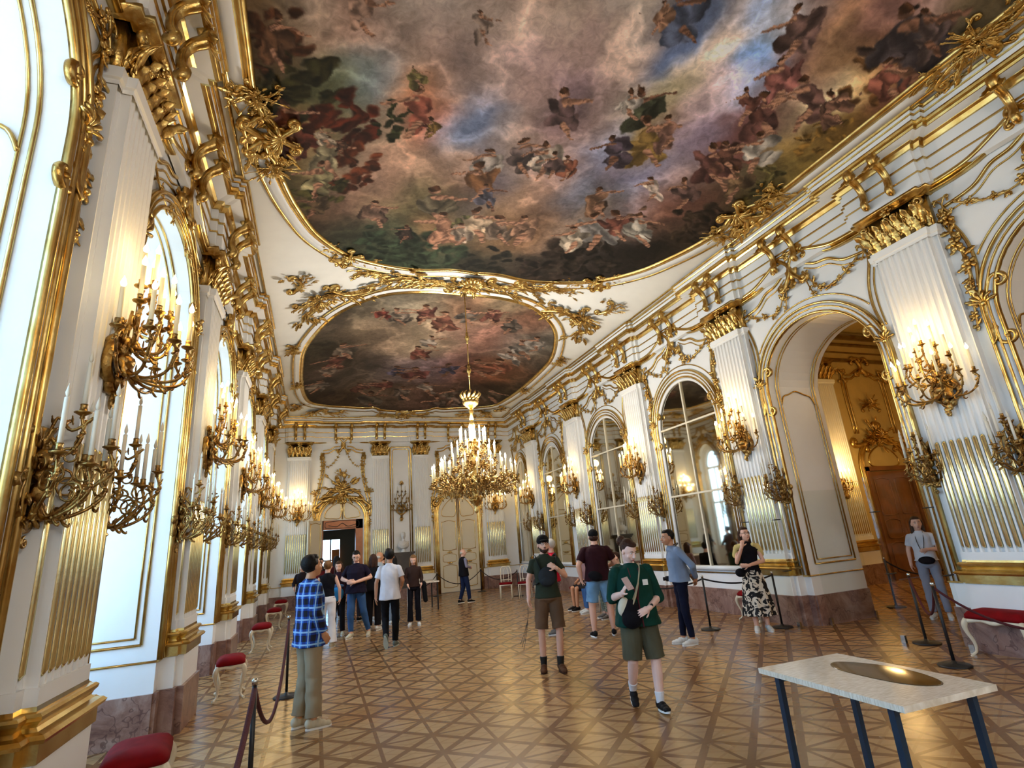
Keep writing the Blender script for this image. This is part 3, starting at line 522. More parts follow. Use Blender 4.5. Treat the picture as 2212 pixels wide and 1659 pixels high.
def reveals(wall, yc, hw, depth, spr, rise):
    """gilded fillets that frame the panelled jambs and follow the soffit of a deep arch, with the marble dado below"""
    G_ = MB(); Mb = MB(); h = hw-.006
    for (y, r, z0) in ((-.16, .016, .97), (-.225, .012, 1.04), (-depth+.13, .016, .97), (-depth+.195, .012, 1.04)):
        A = [p for p in arch_pts(h, z0, spr, rise, 26)]; tube(G_, [(yc+a, y, z) for a, z in A], r, 6, flat=.8)
    for s in (-1, 1):
        x = yc+s*hw
        for (z, a, b, r) in ((.97, .16, depth-.13, .016), (1.04, .225, depth-.195, .012), (.79, 0, depth, .013)): tube(G_, [(x-s*.006, -a, z), (x-s*.006, -(a+b)/2, z), (x-s*.006, -b, z)], r, 6)
        P = smooth_path([(-.225, spr-.2), (-.30, spr-.05), (-.45, spr), (-depth/2, spr+.06), (-depth+.42, spr), (-depth+.27, spr-.05), (-depth+.195, spr-.2)], 4); tube(G_, [(x-s*.01, a, z) for a, z in P], .016, 6)
        box(Mb, min(x, x-s*.03), max(x, x-s*.03), -depth, .0, 0, .475)
    G_.obj('gilded_fillet', M['golds'], wall); Mb.obj('marble_dado', M['marble'], wall, False)
for i in OPEN: reveals(wall_right, BAY[i][0], BAY[i][1], 1.25, SPR, RISE)
# mirrors of the right wall
labs = {7: 'small arched mirror in the last bay of the long wall, beside the far corner', 6: 'narrow arched mirror with a dark upper half, between the two farthest pairs of sconces', 5: 'arched mirror behind the man in the maroon shirt', 4: 'large arched mirror beside the open archway, behind the man in the blue shirt'}
for i, (yc, hw) in enumerate(BAY):
    if i not in labs: continue
    t = thing('arched_mirror', labs[i], 'mirror', (XR, 0, 0), PI/2, 'arched wall mirrors'); ri = RISE if i < 6 else RISE*.9
    A = arch_pts(hw, .88, SPR, ri, 24); n = len(A); mm = MB(); mm.add([(yc+a, -.03, z) for a, z in A]+[(yc+a, -.06, z) for a, z in A], [tuple(range(n)), tuple(range(2*n-1, n-1, -1))]+[(k, (k+1) % n, n+(k+1) % n, n+k) for k in range(n)])
    mm.obj('mirror_glass', M['mirror'], t, False)
    fr = MB(); sweep2d(fr, [(yc+a, z) for a, z in arch_pts(hw, .88, SPR, ri, 24)], [(-.07, -.03), (-.07, .0), (-.05, .02), (0, .02), (.0, -.03)]); box(fr, yc-hw, yc+hw, -.04, .05, .84, .92); fr.obj('frame', M['white'], t)
    bars = MB(); box(bars, yc-.022, yc+.022, -.04, -.0, .9, SPR+ri-.02)
    for z in (2.46, 4.05): box(bars, yc-hw, yc+hw, -.04, .002, z-.02, z+.02)
    bars.obj('glazing_bar', M['cream'], t, False)
# ------------------------------------------------------------------ left wall with window bays
wl = MB(); LB = [(-yc, hw) for yc, hw in BAY]
DEP = [1.3]*7+[.22]
wall_sheet(wl, -YE, -YB, 7.3, [(x, hw, 0, SPL, RIL) for x, hw in LB])
for (x, hw), d in zip(LB, DEP):
    A = arch_pts(hw, 0, SPL, RIL, 24); V = [(x+a, 0, z) for a, z in A]+[(x+a, -d, z) for a, z in A]; n = len(A); wl.add(V, [(k, k+1, n+k+1, n+k) for k in range(n-1)])
    wall_sheet(wl, x-hw-.3, x+hw+.3, 5.9, [(x, hw-.16, .80, SPL-.15, RIL-.12)], y=-d)
    wall_sheet(wl, x-hw-.3, x+hw+.3, 5.9, [(x, hw-.16, .80, SPL-.15, RIL-.12)], y=-d-.18)
    A = arch_pts(hw-.16, .80, SPL-.15, RIL-.12, 20); n = len(A); V = [(x+a, -d, z) for a, z in A]+[(x+a, -d-.18, z) for a, z in A]; wl.add(V, [(k, (k+1) % n, n+(k+1) % n, n+k) for k in range(n)])
wall_sheet(wl, -YE, -YB, 7.3, [(x, hw-.16, .80, SPL-.15, RIL-.12) for x, hw in LB], y=-1.48)
wall_left = struct(wl.obj('wall_left', M['white'], smooth=False)); wall_left.location = (XL, 0, 0); wall_left.rotation_euler = (0, 0, -PI/2)
spans = []; cur = -YE
for x, hw in sorted(LB): spans.append((cur, x-hw)); cur = x+hw
spans.append((cur, -YB)); dado(wall_left, spans)
for p in PIL: put_pil(PM, wall_left, -p)
for i, (x, hw) in enumerate(LB):
    carve(wall_left, x, hw, .80, 1+(i % 2), SPL, RIL)
    if i < 7: reveals(wall_left, x, hw, 1.3, SPL, RIL)
# windows
for i, ((x, hw), d) in enumerate(zip(LB, DEP)):
    h2 = hw-.16; wroot = base('window_%d' % (i+1)); wroot.location = (XL, 0, 0); wroot.rotation_euler = (0, 0, -PI/2); y = -d-.08
    F_ = MB(); sweep2d(F_, [(x+a, z) for a, z in arch_pts(h2, .80, SPL-.15, RIL-.12, 20)], [(-.09, -.03), (-.09, .03), (0, .03), (0, -.03)], closed=True, y0=y)
    box(F_, x-.045, x+.045, y-.03, y+.03, .8, 4.4); box(F_, x-h2, x+h2, y-.035, y+.035, 4.35, 4.46); box(F_, x-h2, x+h2, y-.035, y+.035, 2.72, 2.80)
    F_.obj('window_frame', M['cream'], wroot, False)
    Bm = MB()
    for zz in (1.45, 2.08, 3.36): box(Bm, x-h2, x+h2, y-.012, y+.012, zz-.014, zz+.014)
    for a in (-.5, .5): box(Bm, x+a*h2-.014, x+a*h2+.014, y-.012, y+.012, .8, 4.4)
    Bm.obj('muntin', M['cream'], wroot, False)
    P_ = MB(); A = arch_pts(h2-.02, .82, SPL-.15, RIL-.14, 20); P_.add([(x+a, y, z) for a, z in A], [tuple(range(len(A)))]); P_.obj('pane', M['glass'], wroot, False)
    S_ = MB()
    if i != 7:
        for s in (-1, 1):
            for k in range(46):
                z = .95+k*.068; 
                xa = x+s*h2; V = [(xa+s*.02, y-.18, z), (xa-s*.30, y-.44, z), (xa-s*.30, y-.44, z+.012), (xa+s*.02, y-.18, z+.012), (xa+s*.05, y-.16, z-.03), (xa-s*.27, y-.42, z-.03)]
                S_.add(V, [(0, 1, 2, 3), (0, 1, 5, 4), (3, 2, 5, 4)])
            for (u0, u1) in ((0, .04), (.94, 1.0)):
                V = []
                for u in (u0, u1):
                    for dd in (-.015, .015):
                        for z in (.88, 4.02): V.append((x+s*h2-s*(.32*u-.02)+s*dd*.8, y-.18-.26*u+dd, z))
                S_.add(V, [(0, 1, 3, 2), (4, 5, 7, 6), (0, 1, 5, 4), (2, 3, 7, 6), (0, 2, 6, 4), (1, 3, 7, 5)])
        S_.obj('louvred_shutter', M['shutter'], wroot, False)
# ------------------------------------------------------------------ end wall
XE = [(-.70, PW), (2.32, PN), (3.96, PN), (7.02, PW)]                 # pilasters by world x
DOORS = [(.90, 'open'), (5.42, 'closed')]
we = MB(); f = lambda X: -X
wall_sheet(we, -XR-.2, -XL+.2, 7.3, [(-.90, .76, 0, 3.06, .72)])
wall_end = struct(we.obj('wall_end', M['white'], smooth=False)); wall_end.location = (0, YE, 0); wall_end.rotation_euler = (0, 0, PI)
dado(wall_end, [(-XR, -6.30), (-4.52, -1.85), (-.02, -XL)])
for X, ms in XE: put_pil(ms, wall_end, -X)
def trophy(mb, c, r, rnd, n=26, y=.03):
    """cluster of crossed staves, banners, leaves and shells"""
    for k in range(9):
        a = rnd.uniform(-.5, PI+.5); L = r*rnd.uniform(.8, 1.25); tube(mb, [(c[0]-math.cos(a)*L*.3, y, c[1]-math.sin(a)*L*.2), (c[0]+math.cos(a)*L, y+.05, c[1]+math.sin(a)*L*.8)], [r*.02, r*.015], 6)
        leaf(mb, (c[0]+math.cos(a)*L*.8, y+.04, c[1]+math.sin(a)*L*.64), (math.cos(a), math.sin(a)), r*.28, r*.05)
    for k in range(n):
        a = rnd.uniform(0, 2*PI); q = r*rnd.uniform(.05, .6); p = (c[0]+math.cos(a)*q, y+.03, c[1]+math.sin(a)*q*.7)
        if k % 4 == 0: flower(mb, p, r*.11)
        leaf(mb, p, (math.cos(a), math.sin(a)*.8), r*rnd.uniform(.3, .5), r*.06, .5, .3)
    c_scroll(mb, (c[0]-r*.8, c[1]-r*.3), (c[0], c[1]-r*.05), r*.2, r*.05, y); c_scroll(mb, (c[0]+r*.8, c[1]-r*.3), (c[0], c[1]-r*.05), -r*.2, r*.05, y)
    shell(mb, (c[0], c[1]+.05*r), r*.35, 1, 7, y+.05); return mb
for X, kind in DOORS:
    x = -X; rnd = random.Random(int(X*10)); A = MB(); sweep2d(A, [(x+a, z) for a, z in arch_pts(.80, .0, 3.04, .76, 20)], ARCHI); A.obj('archivolt', M['golds'], wall_end)
    G_ = MB(); Gd = MB(); K = MB(); Tr = MB()
    for s in (-1, 1):
        sweep2d(G_, smooth_path([(x+s*1.02, 0.8), (x+s*1.02, 3.0)], 3), half(.02, .03))
        for dd in (0, .09): sweep2d(G_, smooth_path([(x+s*(1.0+dd*.5), 3.1), (x+s*(.98+dd), 3.5), (x+s*(.82+dd), 4.2), (x+s*(.70+dd), 4.9), (x+s*(.74+dd), 5.5), (x+s*(.72+dd), 5.62)], 5), half(.025, .035))
        for dz in (0, -.12): sweep2d(G_, smooth_path([(x+s*.76, 5.70+dz), (x+s*.5, 5.74+dz), (x+s*.34, 5.84+dz), (x+s*.14, 5.86+dz)], 5), half(.025, .035))
        sweep2d(G_, smooth_path([(x+s*1.15, 6.02), (x+s*.8, 6.03), (x+s*.5, 6.08), (x+s*.2, 6.2)], 5), half(.05, .1))
        garland(Gd, [(x+s*.12, 5.74), (x+s*.25, 5.35), (x+s*.55, 5.05), (x+s*.72, 5.2)], .05, rnd, .15)
        garland(Gd, [(x+s*.74, 5.45), (x+s*.76, 4.9), (x+s*.88, 4.3), (x+s*1.0, 3.9), (x+s*1.02, 3.3), (x+s*1.0, 2.7)], .07, rnd, .17)
        leaf(K, (x+s*.74, .04, 5.6), (s*.3, -1), .4, .08); shell(K, (x+s*1.0, 4.0), .2, 1, 6)
    cartouche(K, (x, 5.9), .5, .5, .06); blob(K, (x, .06, 5.9), (.1, .05, .16)); trophy(Tr, (x, 4.15), .85, rnd, 34, .05)
    for s in (-1, 1): c_scroll(Tr, (x+s*.1, 3.85), (x+s*.95, 3.55), s*.12, .06, .05); leaf(Tr, (x+s*.4, .06, 3.85), (s, -.3), .5, .08)
    trophy(Tr, (x, 4.75), .28, rnd, 8, .05)
    G_.obj('gilded_moulding', M['golds'], wall_end); Gd.obj('garland', M['gold'], wall_end); K.obj('cartouche', M['gold'], wall_end); Tr.obj('trophy', M['gold'], wall_end)
# narrow centre panel
G_ = MB()
for k, w_ in ((0, .03), (.09, .018)):
    a, b = -3.14-.42+k, -3.14+.42-k; sweep2d(G_, [(a, 1.5), (a, 5.72-k), (a+.06, 5.80-k), (b-.06, 5.80-k), (b, 5.72-k), (b, 1.5)], half(w_, w_*1.3))
G_.obj('gilded_moulding', M['golds'], wall_end)
# doors
def door_panel_lines(mb, x0, x1, zs, y=.0, w_=.012):
    for (za, zb) in zs:
        a, b = x0+.10, x1-.10; r = .07
        sweep2d(mb, smooth_path([(a, za+r), (a+.02, za+.02), (a+r, za), ((a+b)/2, za-.02), (b-r, za), (b-.02, za+.02), (b, za+r), (b, zb-r), (b-.02, zb-.02), (b-r, zb), ((a+b)/2, zb+.04), (a+r, zb), (a+.02, zb-.02), (a, zb-r)], 3, True), half(w_, w_*1.4), closed=True, y0=y)
x = -5.42; d2 = base('door_2'); d2.location = (0, YE, 0); d2.rotation_euler = (0, 0, PI)
for s in (-1, 1):
    L_ = MB(); A = [(x, .02)]+[(x+s*a, z) for a, z in [(.80, .02), (.80, 3.04)]+[(.80*math.cos(PI/2*k/10), 3.04+.74*math.sin(PI/2*k/10)) for k in range(1, 11)]]
    n = len(A); L_.add([(a, .0, z) for a, z in A]+[(a, .05, z) for a, z in A], [tuple(range(n)), tuple(range(2*n-1, n-1, -1))]+[(k, (k+1) % n, n+(k+1) % n, n+k) for k in range(n)]); lo = L_.obj('door_leaf', M['cream'], d2, False)
    G_ = MB(); a, b = sorted((x+s*.03, x+s*.78)); door_panel_lines(G_, a, b, [(.2, 1.0), (1.15, 1.42), (1.6, 2.7)], .05)
    sweep2d(G_, smooth_path([(x+s*.12, 2.95), (x+s*.4, 2.90), (x+s*.66, 2.95), (x+s*.64, 3.2), (x+s*.4, 3.5), (x+s*.12, 3.62)], 4, True), half(.014, .02), closed=True, y0=.05); sweep2d(G_, [(x+s*.03, .05), (x+s*.03, 3.6)], half(.02, .03), y0=.05)
    for z in (1.1, 1.5): leaf(G_, (x+s*.3, .06, z), (s, .2), .2, .03); leaf(G_, (x+s*.5, .06, z), (-s, .2), .2, .03)
    G_.obj('gilded_panel_moulding', M['golds'], lo)
d1 = base('door_1'); d1.location = (0, YE, 0); d1.rotation_euler = (0, 0, PI); x = -.90
O_ = MB(); A = [(x-.76, 3.02)]+[(x+.76*math.cos(PI-PI*k/16), 3.06+.70*math.sin(PI*k/16)) for k in range(17)]+[(x+.76, 3.02)]
n = len(A); O_.add([(a, -.04, z) for a, z in A]+[(a, .02, z) for a, z in A], [tuple(range(n)), tuple(range(2*n-1, n-1, -1))]+[(k, (k+1) % n, n+(k+1) % n, n+k) for k in range(n)]); tl = O_.obj('overdoor', M['cream'], d1, False)
G_ = MB()
for s in (-1, 1): sweep2d(G_, smooth_path([(x+s*.08, 3.12), (x+s*.36, 3.08), (x+s*.62, 3.12), (x+s*.64, 3.24), (x+s*.54, 3.42), (x+s*.3, 3.60), (x+s*.08, 3.66)], 4, True), half(.016, .022), closed=True, y0=.02)
sweep2d(G_, [(x, 3.04), (x, 3.72)], half(.02, .03), y0=.02); G_.obj('gilded_panel_moulding', M['golds'], tl)
L_ = MB(); box(L_, 0, .66, -.03, .03, .03, 3.02); lf = L_.obj('door_leaf', M['cream'], d1, False); lf.location = (x+.74, .05, 0); lf.rotation_euler = (0, 0, .75)
G_ = MB(); door_panel_lines(G_, .0, .66, [(.2, 1.0), (1.15, 1.45), (1.6, 2.9)], .03); door_panel_lines(G_, .0, .66, [(.2, 1.0), (1.15, 1.45), (1.6, 2.9)], -.035); G_.obj('gilded_panel_moulding', M['golds'], lf)
J_ = MB(); box(J_, x-.76, x-.50, -.55, -.02, 0, 3.02); box(J_, x+.68, x+.76, -.55, -.02, 0, 3.02); box(J_, x-.76, x+.76, -.55, -.02, 2.68, 3.02); J_.obj('door_casing', mat('warm_oak', (.78, .47, .24), .4, var=.25, vscale=3), d1, False)
G_ = MB(); door_panel_lines(G_, x-.72, x+.72, [(2.74, 2.96)], -.02, .010); sweep2d(G_, smooth_path([(x-.5, 2.84), (x-.2, 2.78), (x, 2.90), (x+.2, 2.78), (x+.5, 2.84)], 5), half(.012, .02), y0=-.02); G_.obj('carving', M['dark'], d1)
# anteroom behind the open door
ar = MB(); 
for (a, b, c_, d_, e, g) in ((-1.6, -1.5, YE+.3, 27, 0, 3.8), (3.9, 4.0, YE+.3, 27, 0, 3.8), (-1.6, 4, YE+.3, 27, 3.8, 3.9), (-1.6, .22, 27, 27.2, 0, 3.8), (1.02, 4, 27, 27.2, 0, 3.8), (.22, 1.02, 27, 27.2, 0, .9), (.22, 1.02, 27, 27.2, 2.45, 3.8)): box(ar, a, b, c_, d_, e, g)
wb = struct(ar.obj('wall_anteroom', mat('anteroom_wall', (.42, .33, .22), .7), smooth=False))
mt = MB(); box(mt, .58, .64, 27.02, 27.1, .9, 2.45); box(mt, .22, 1.02, 27.02, 27.1, 1.5, 1.56); mt.obj('window_frame', M['dark'], wb, False)
cur_ = MB(); box(cur_, .66, 1.0, 26.9, 26.94, .95, 2.0); cur_.obj('orange_blind', mat('orange_blind', (.85, .45, .15), .7), wb, False)
# ------------------------------------------------------------------ back wall behind the camera
bk = MB(); wall_sheet(bk, XL-.2, XR+.2, 7.3, []); wall_back = struct(bk.obj('wall_back', M['white'], smooth=False)); wall_back.location = (0, YB, 0)
# ------------------------------------------------------------------ entablatures
def brks(pils, bays, sg=1):
    out = []
    for p in pils: out += [sg*p-.19, sg*p+.19]
    for b, _ in bays: out += [sg*b-.22, sg*b+.22]
    return out
entablature('trim_1', (XR, 0, 0), PI/2, YB, YE, PIL, BAY, brks(PIL[2:], BAY[2:7]))
entablature('trim_2', (XL, 0, 0), -PI/2, -YE, -YB, [-p for p in PIL], LB, brks(PIL[2:], BAY[2:7], -1))
entablature('trim_3', (0, YE, 0), PI, -XR, -XL, [.70, -2.32, -3.96, -7.02], [], [.70-.16, .70+.16, -.90-.3, -.90+.3, -2.32-.16, -2.32+.16, -3.96-.16, -3.96+.16, -5.42-.3, -5.42+.3, -6.86, -7.18], pd=.16, pw=.42)
# ------------------------------------------------------------------ small gallery beyond the open arch
M['ochre'] = mat('ochre_white_wall', (.80, .70, .45), .6, var=.1)
X0, X1, Y1 = XR+1.25, 16.2, 10.6
sg_ = MB(); box(sg_, X0, X1, Y1, Y1+.1, 0, 7.0); box(sg_, X1, X1+.1, -3, Y1, 0, 7.0); box(sg_, X0, X1, -3.1, -3, 0, 7.0)
wall_sg = struct(sg_.obj('wall_small_gallery', M['ochre'], smooth=False))
cg = MB(); box(cg, X0, X1, -3, Y1, 7.0, 7.1); struct(cg.obj('ceiling_small_gallery', M['ochre'], smooth=False))
orn = bpy.data.objects.new('wall_small_gallery_ornament', None); C.objects.link(orn); struct(orn); orn.name = 'trim_4'; orn.location = (0, Y1, 0); orn.rotation_euler = (0, 0, PI)
def F4(nm, mbq, m): return mbq.obj(nm, m, orn)
put_pil(PW, orn, -11.75); put_pil(PW, orn, -13.35)
G_ = MB()
for z, w_ in ((6.1, .06), (6.35, .025), (6.6, .05), (6.85, .09)): sweep2d(G_, [(-X1, z), (-X0, z)], half(w_, w_*1.5))
for k in (0, .12): sweep2d(G_, smooth_path([(-15.9+k, 3.9), (-15.9+k, 5.5-k), (-15.6, 5.65-k), (-15.06, 5.85-k), (-14.6, 5.65-k), (-14.2-k, 5.5-k), (-14.2-k, 3.9)], 4), half(.03, .04))
F4('gilded_moulding', G_, M['golds']); Tr = MB(); rr = random.Random(8); trophy(Tr, (-15.06, 4.75), .42, rr, 24); trophy(Tr, (-15.06, 3.75), .7, rr, 20); cartouche(Tr, (-15.06, 5.9), .6, .5)
for s in (-1, 1): c_scroll(Tr, (-15.06, 4.0), (-15.06+s*.95, 3.55), -s*.12, .07); cartouche(Tr, (-15.06+s*.85, 5.6), .3, .35)
garland(Tr, [(-13.0, 5.9), (-13.1, 5.2), (-13.0, 4.4)], .08, rr); garland(Tr, [(-13.7, 5.9), (-13.6, 5.2), (-13.7, 4.4)], .08, rr); trophy(Tr, (-13.35, 6.2), .5, rr, 16)
F4('trophy', Tr, M['gold'])
ad = MB(); sweep2d(ad, [(-15.06+a, z) for a, z in arch_pts(.86, 0, 2.9, .8, 18)], ARCHI); sweep2d(ad, smooth_path([(-15.6, 3.0), (-15.06, 2.95), (-14.5, 3.0), (-14.55, 3.3), (-15.06, 3.55), (-15.55, 3.3)], 4, True), half(.02, .03), closed=True); F4('archivolt', ad, M['golds'])
dd = MB(); box(dd, -X1, -X0, 0, .04, 0, .5); F4('marble_dado', dd, M['marble'])
d3 = base('door_3'); d3.location = (0, Y1, 0); d3.rotation_euler = (0, 0, PI)
for s in (-1, 1):
    L_ = MB(); a, b = sorted((-15.06, -15.06+s*.78)); box(L_, a, b, .0, .06, 0.02, 2.82); lo = L_.obj('door_leaf', M['oak'], d3, False); G_ = MB(); door_panel_lines(G_, a, b, [(.2, .9), (1.05, 1.5), (1.65, 2.6)], .06, .014); G_.obj('panel_moulding', M['oak'], lo)
K_ = MB(); box(K_, -15.95, -15.86, .0, .1, 0, 2.95); box(K_, -14.26, -14.17, 0, .1, 0, 2.95); box(K_, -15.95, -14.17, 0, .1, 2.84, 2.96); K_.obj('door_casing', M['oak'], d3, False)
# ------------------------------------------------------------------ painted fields of the ceiling
def sym(half_pts, cx=XM): return [(cx+x, y) for x, y in half_pts]+[(cx-x, y) for x, y in half_pts[::-1]]
big_half = smooth_path([(0.0, 10.02), (.55, 9.98), (1.3, 10.12), (2.0, 10.02), (2.7, 9.55), (3.25, 8.75), (3.55, 7.95), (3.72, 7.3), (3.80, 6.75), (3.72, 6.25), (3.95, 5.7), (3.97, 4.8), (3.96, 3.0), (3.96, 1.0), (3.96, -1.0), (3.96, -3.2), (3.75, -4.5), (3.3, -6.0), (2.5, -7.2), (1.2, -7.9), (0, -8.0)], 6)
small_half = smooth_path([(0, 11.14), (.7, 11.13), (1.5, 11.32), (2.2, 11.72), (2.8, 12.3), (3.2, 13.1), (3.55, 14.3), (3.66, 15.6), (3.70, 17.2), (3.65, 18.7), (3.45, 19.7), (2.9, 20.2), (2.3, 20.42), (1.6, 20.55), (1.2, 20.5), (.8, 20.72), (0, 20.80)], 6)
big = sym(list(map(tuple, big_half))); small = sym(list(map(tuple, small_half)))
def fbm(x, y, seed, oct_=5, f0=.5):
    r = np.random.RandomState(seed); tab = r.rand(256, 256); v = np.zeros_like(x); a = 1.0; t = 0; f = f0
    for _ in range(oct_):
        X = x*f+31.7; Y = y*f+17.3; i = np.floor(X).astype(int); j = np.floor(Y).astype(int); u = X-i; w_ = Y-j; u = u*u*(3-2*u); w_ = w_*w_*(3-2*w_)
        g = lambda a_, b_: tab[a_ % 256, b_ % 256]
        v += a*((g(i, j)*(1-u)+g(i+1, j)*u)*(1-w_)+(g(i, j+1)*(1-u)+g(i+1, j+1)*u)*w_); t += a; a *= .55; f *= 2.03
    return v/t
def paint(X, Y, field, figs, seed, gain, masses=()):
    """clouds and sky blended from colour notes, then groups of draped figures and rocks; a free composition"""
    wx = X+(fbm(X, Y, seed, 5, 1.1)-.5)*.75; wy = Y+(fbm(X, Y, seed+1, 5, 1.1)-.5)*1.0
    F = np.array(field, float); col = np.zeros(X.shape+(3,)); ws = np.zeros(X.shape)
    for (fx, fy, r, g, b) in F:
        d2 = (wx-fx)**2+((wy-fy)*.75)**2; s = .17+.035*max(0, fy-4)
        k = np.exp(-d2/(2*s*s))+1e-5/(d2+.05); ws += k; col += k[..., None]*np.array([r, g, b])
    col /= ws[..., None]
    n = fbm(X*1.0, Y*.8, seed+2, 6, 1.4); col *= (.62+.76*n)[..., None]
    # veins of light between the cloud banks
    rd = 1-np.abs(2*fbm(wx, wy, seed+3, 5, .9)-1); col *= (1+.35*np.clip(rd-.8, 0, 1)/.2)[..., None]
    rnd = random.Random(seed); jx = (fbm(X, Y, seed+5, 4, 3.5)-.5)*.22; jy = (fbm(X, Y, seed+6, 4, 3.5)-.5)*.22
    def ell(cx_, cy_, rx, ry, a, c, soft=.25):
        m = (np.abs(X-cx_) < max(rx, ry)*1.5) & (np.abs(Y-cy_) < max(rx, ry)*1.5)
        if not m.any(): return
        x = X[m]+jx[m]-cx_; y = Y[m]+jy[m]-cy_; u = x*math.cos(a)+y*math.sin(a); v = -x*math.sin(a)+y*math.cos(a)
        d = (u/rx)**2+(v/ry)**2; k = np.clip((1-d)/soft, 0, 1)
        sh = .62+.50*(.5+.5*np.sin(u/rx*2.0+v/ry*2.6+rnd.random()*6))*np.clip(1.15-d*.35, 0, 1)
        col[m] = col[m]*(1-k[:, None])+np.array(c)[None]*sh[:, None]*k[:, None]
    def limb(x0, y0, x1, y1, r, c):
        for t in np.linspace(0, 1, 7): ell(x0+(x1-x0)*t, y0+(y1-y0)*t, r*(1.2-.4*t), r*(1.2-.4*t), 0, c, .5)
    for (bx, by, br, n_, c_) in masses:
        for _ in range(n_):
            a_ = rnd.uniform(0, 2*PI); q_ = br*math.sqrt(rnd.random()); k_ = rnd.uniform(.6, 1.3); ell(bx+q_*math.cos(a_), by+q_*1.3*math.sin(a_), br*rnd.uniform(.12, .34), br*rnd.uniform(.10, .30), rnd.uniform(0, 3), tuple(v*k_ for v in c_), .6)
    for (cx_, cy_, w_, h_, a, r, g, b) in figs:
        mn = (r+g+b)/3; c = (r*.52+mn*.38+14, g*.52+mn*.40+3, b*.52+mn*.38); sk = (165, 120, 95) if r > 90 else (125, 88, 68); W = w_*1.0; L = min(h_*1.25, W*1.5)
        ux, uy = math.cos(a), math.sin(a); px_, py_ = -uy, ux                       # ux: from feet to head
        for k in range(6):
            q = rnd.uniform(-.6, .2); s = rnd.uniform(-.5, .5); ell(cx_+ux*L*q+px_*W*s, cy_+uy*L*q+py_*W*s, L*rnd.uniform(.22, .5), W*rnd.uniform(.18, .42), a+rnd.uniform(-.9, .9), tuple(v*m_ for v, m_ in zip(c, [rnd.uniform(.65, 1.25)]*3)))
        ell(cx_+ux*L*.15, cy_+uy*L*.15, L*.30, W*.36, a, c)
        sx_ = rnd.choice((-1, 1)); limb(cx_+ux*L*.3, cy_+uy*L*.3, cx_+ux*L*.25+px_*W*1.1*sx_, cy_+uy*L*.25+py_*W*1.1*sx_, W*.13, sk)
        limb(cx_-ux*L*.4, cy_-uy*L*.4, cx_-ux*L*.95+px_*W*.4*sx_, cy_-uy*L*.95+py_*W*.4*sx_, W*.15, sk)
        ell(cx_+ux*L*.55, cy_+uy*L*.55, L*.13, W*.20, a, sk); ell(cx_+ux*L*.62, cy_+uy*L*.62, L*.10, W*.19, a, (75, 48, 30))
    c = np.clip(col/255, 0, 1); c = np.where(c <= .04045, c/12.92, ((c+.055)/1.055)**2.4)*gain
    return np.clip(c, 0, 1)
def inside(X, Y, poly):
    res = np.zeros(X.shape, bool); n = len(poly)
    for i in range(n):
        x1, y1 = poly[i]; x2, y2 = poly[(i+1) % n]
        if y1 == y2: continue
        res ^= ((y1 > Y) != (y2 > Y)) & (X < (x2-x1)*(Y-y1)/(y2-y1)+x1)
    return res
def painting(name, poly, ys_, nx, field, figs, seed, gain, masses=()):
    P = np.array(poly); xs_ = np.linspace(P[:, 0].min()-.03, P[:, 0].max()+.03, nx); X, Y = np.meshgrid(xs_, ys_, indexing='ij')
    D = np.minimum(X-XL, XR-X); E_ = np.minimum(YE-Y, Y-YB); s1 = np.clip(D/3.2, 0, 1); s2 = np.clip(E_/3.2, 0, 1)
    Z = 6.95+.55*(s1*s1*(3-2*s1))*(s2*s2*(3-2*s2))-.03
    I = inside(X, Y, poly); q = I[:-1, :-1] | I[1:, :-1] | I[:-1, 1:] | I[1:, 1:]; ny = len(ys_)
    a = (np.arange(nx-1)[:, None]*ny+np.arange(ny-1)[None, :])[q]; Fq = np.stack([a, a+1, a+ny+1, a+ny], 1)
    me = bpy.data.meshes.new(name); V = np.stack([X, Y, Z], -1).reshape(-1, 3).astype(np.float32)
    used = np.unique(Fq); remap = np.full(len(V), -1); remap[used] = np.arange(len(used)); V = V[used]; Fq = remap[Fq]
    me.vertices.add(len(V)); me.vertices.foreach_set('co', V.ravel()); me.loops.add(Fq.size); me.loops.foreach_set('vertex_index', Fq.ravel().astype(np.int32)); me.polygons.add(len(Fq))
    me.polygons.foreach_set('loop_start', (np.arange(len(Fq))*4).astype(np.int32)); me.polygons.foreach_set('use_smooth', np.ones(len(Fq), bool)); me.update(calc_edges=True)
    colr = paint(X, Y, field, figs, seed, gain, masses).reshape(-1, 3)[used]; at = me.color_attributes.new('paint', 'FLOAT_COLOR', 'POINT'); at.data.foreach_set('color', np.concatenate((colr, np.ones((len(colr), 1))), 1).astype(np.float32).ravel())
    me.materials.append(M['fresco']); o = bpy.data.objects.new(name, me); C.objects.link(o); return o
yb = np.concatenate((np.linspace(-8.1, 2.2, 60), np.linspace(2.22, 10.2, 560)))
MASS = [(-.35, 5.5, .45, 40, (45, 42, 22)), (.15, 6.2, .5, 45, (75, 32, 18)), (.3, 7.0, .45, 40, (90, 45, 25)), (-.1, 7.6, .4, 30, (62, 58, 30)), (.9, 6.0, .3, 26, (50, 52, 28)), (-.5, 4.9, .35, 24, (75, 45, 28)), (1.0, 9.3, .6, 30, (48, 58, 42)), (2.0, 9.5, .7, 40, (52, 62, 44)), (3.2, 9.7, .6, 30, (35, 33, 26)), (4.6, 9.4, .7, 40, (45, 36, 30)), (5.4, 8.9, .6, 40, (40, 33, 27)), (2.2, 8.3, .35, 26, (88, 84, 54)), (6.5, 6.9, .45, 34, (62, 48, 36)), (6.75, 5.6, .35, 26, (92, 82, 48)), (6.8, 4.4, .3, 24, (112, 84, 40)), (6.6, 3.5, .35, 26, (96, 66, 38)), (6.5, 2.9, .35, 26, (72, 55, 48)), (6.0, 5.4, .35, 22, (105, 66, 54)), (5.6, 7.4, .35, 22, (88, 66, 52))]
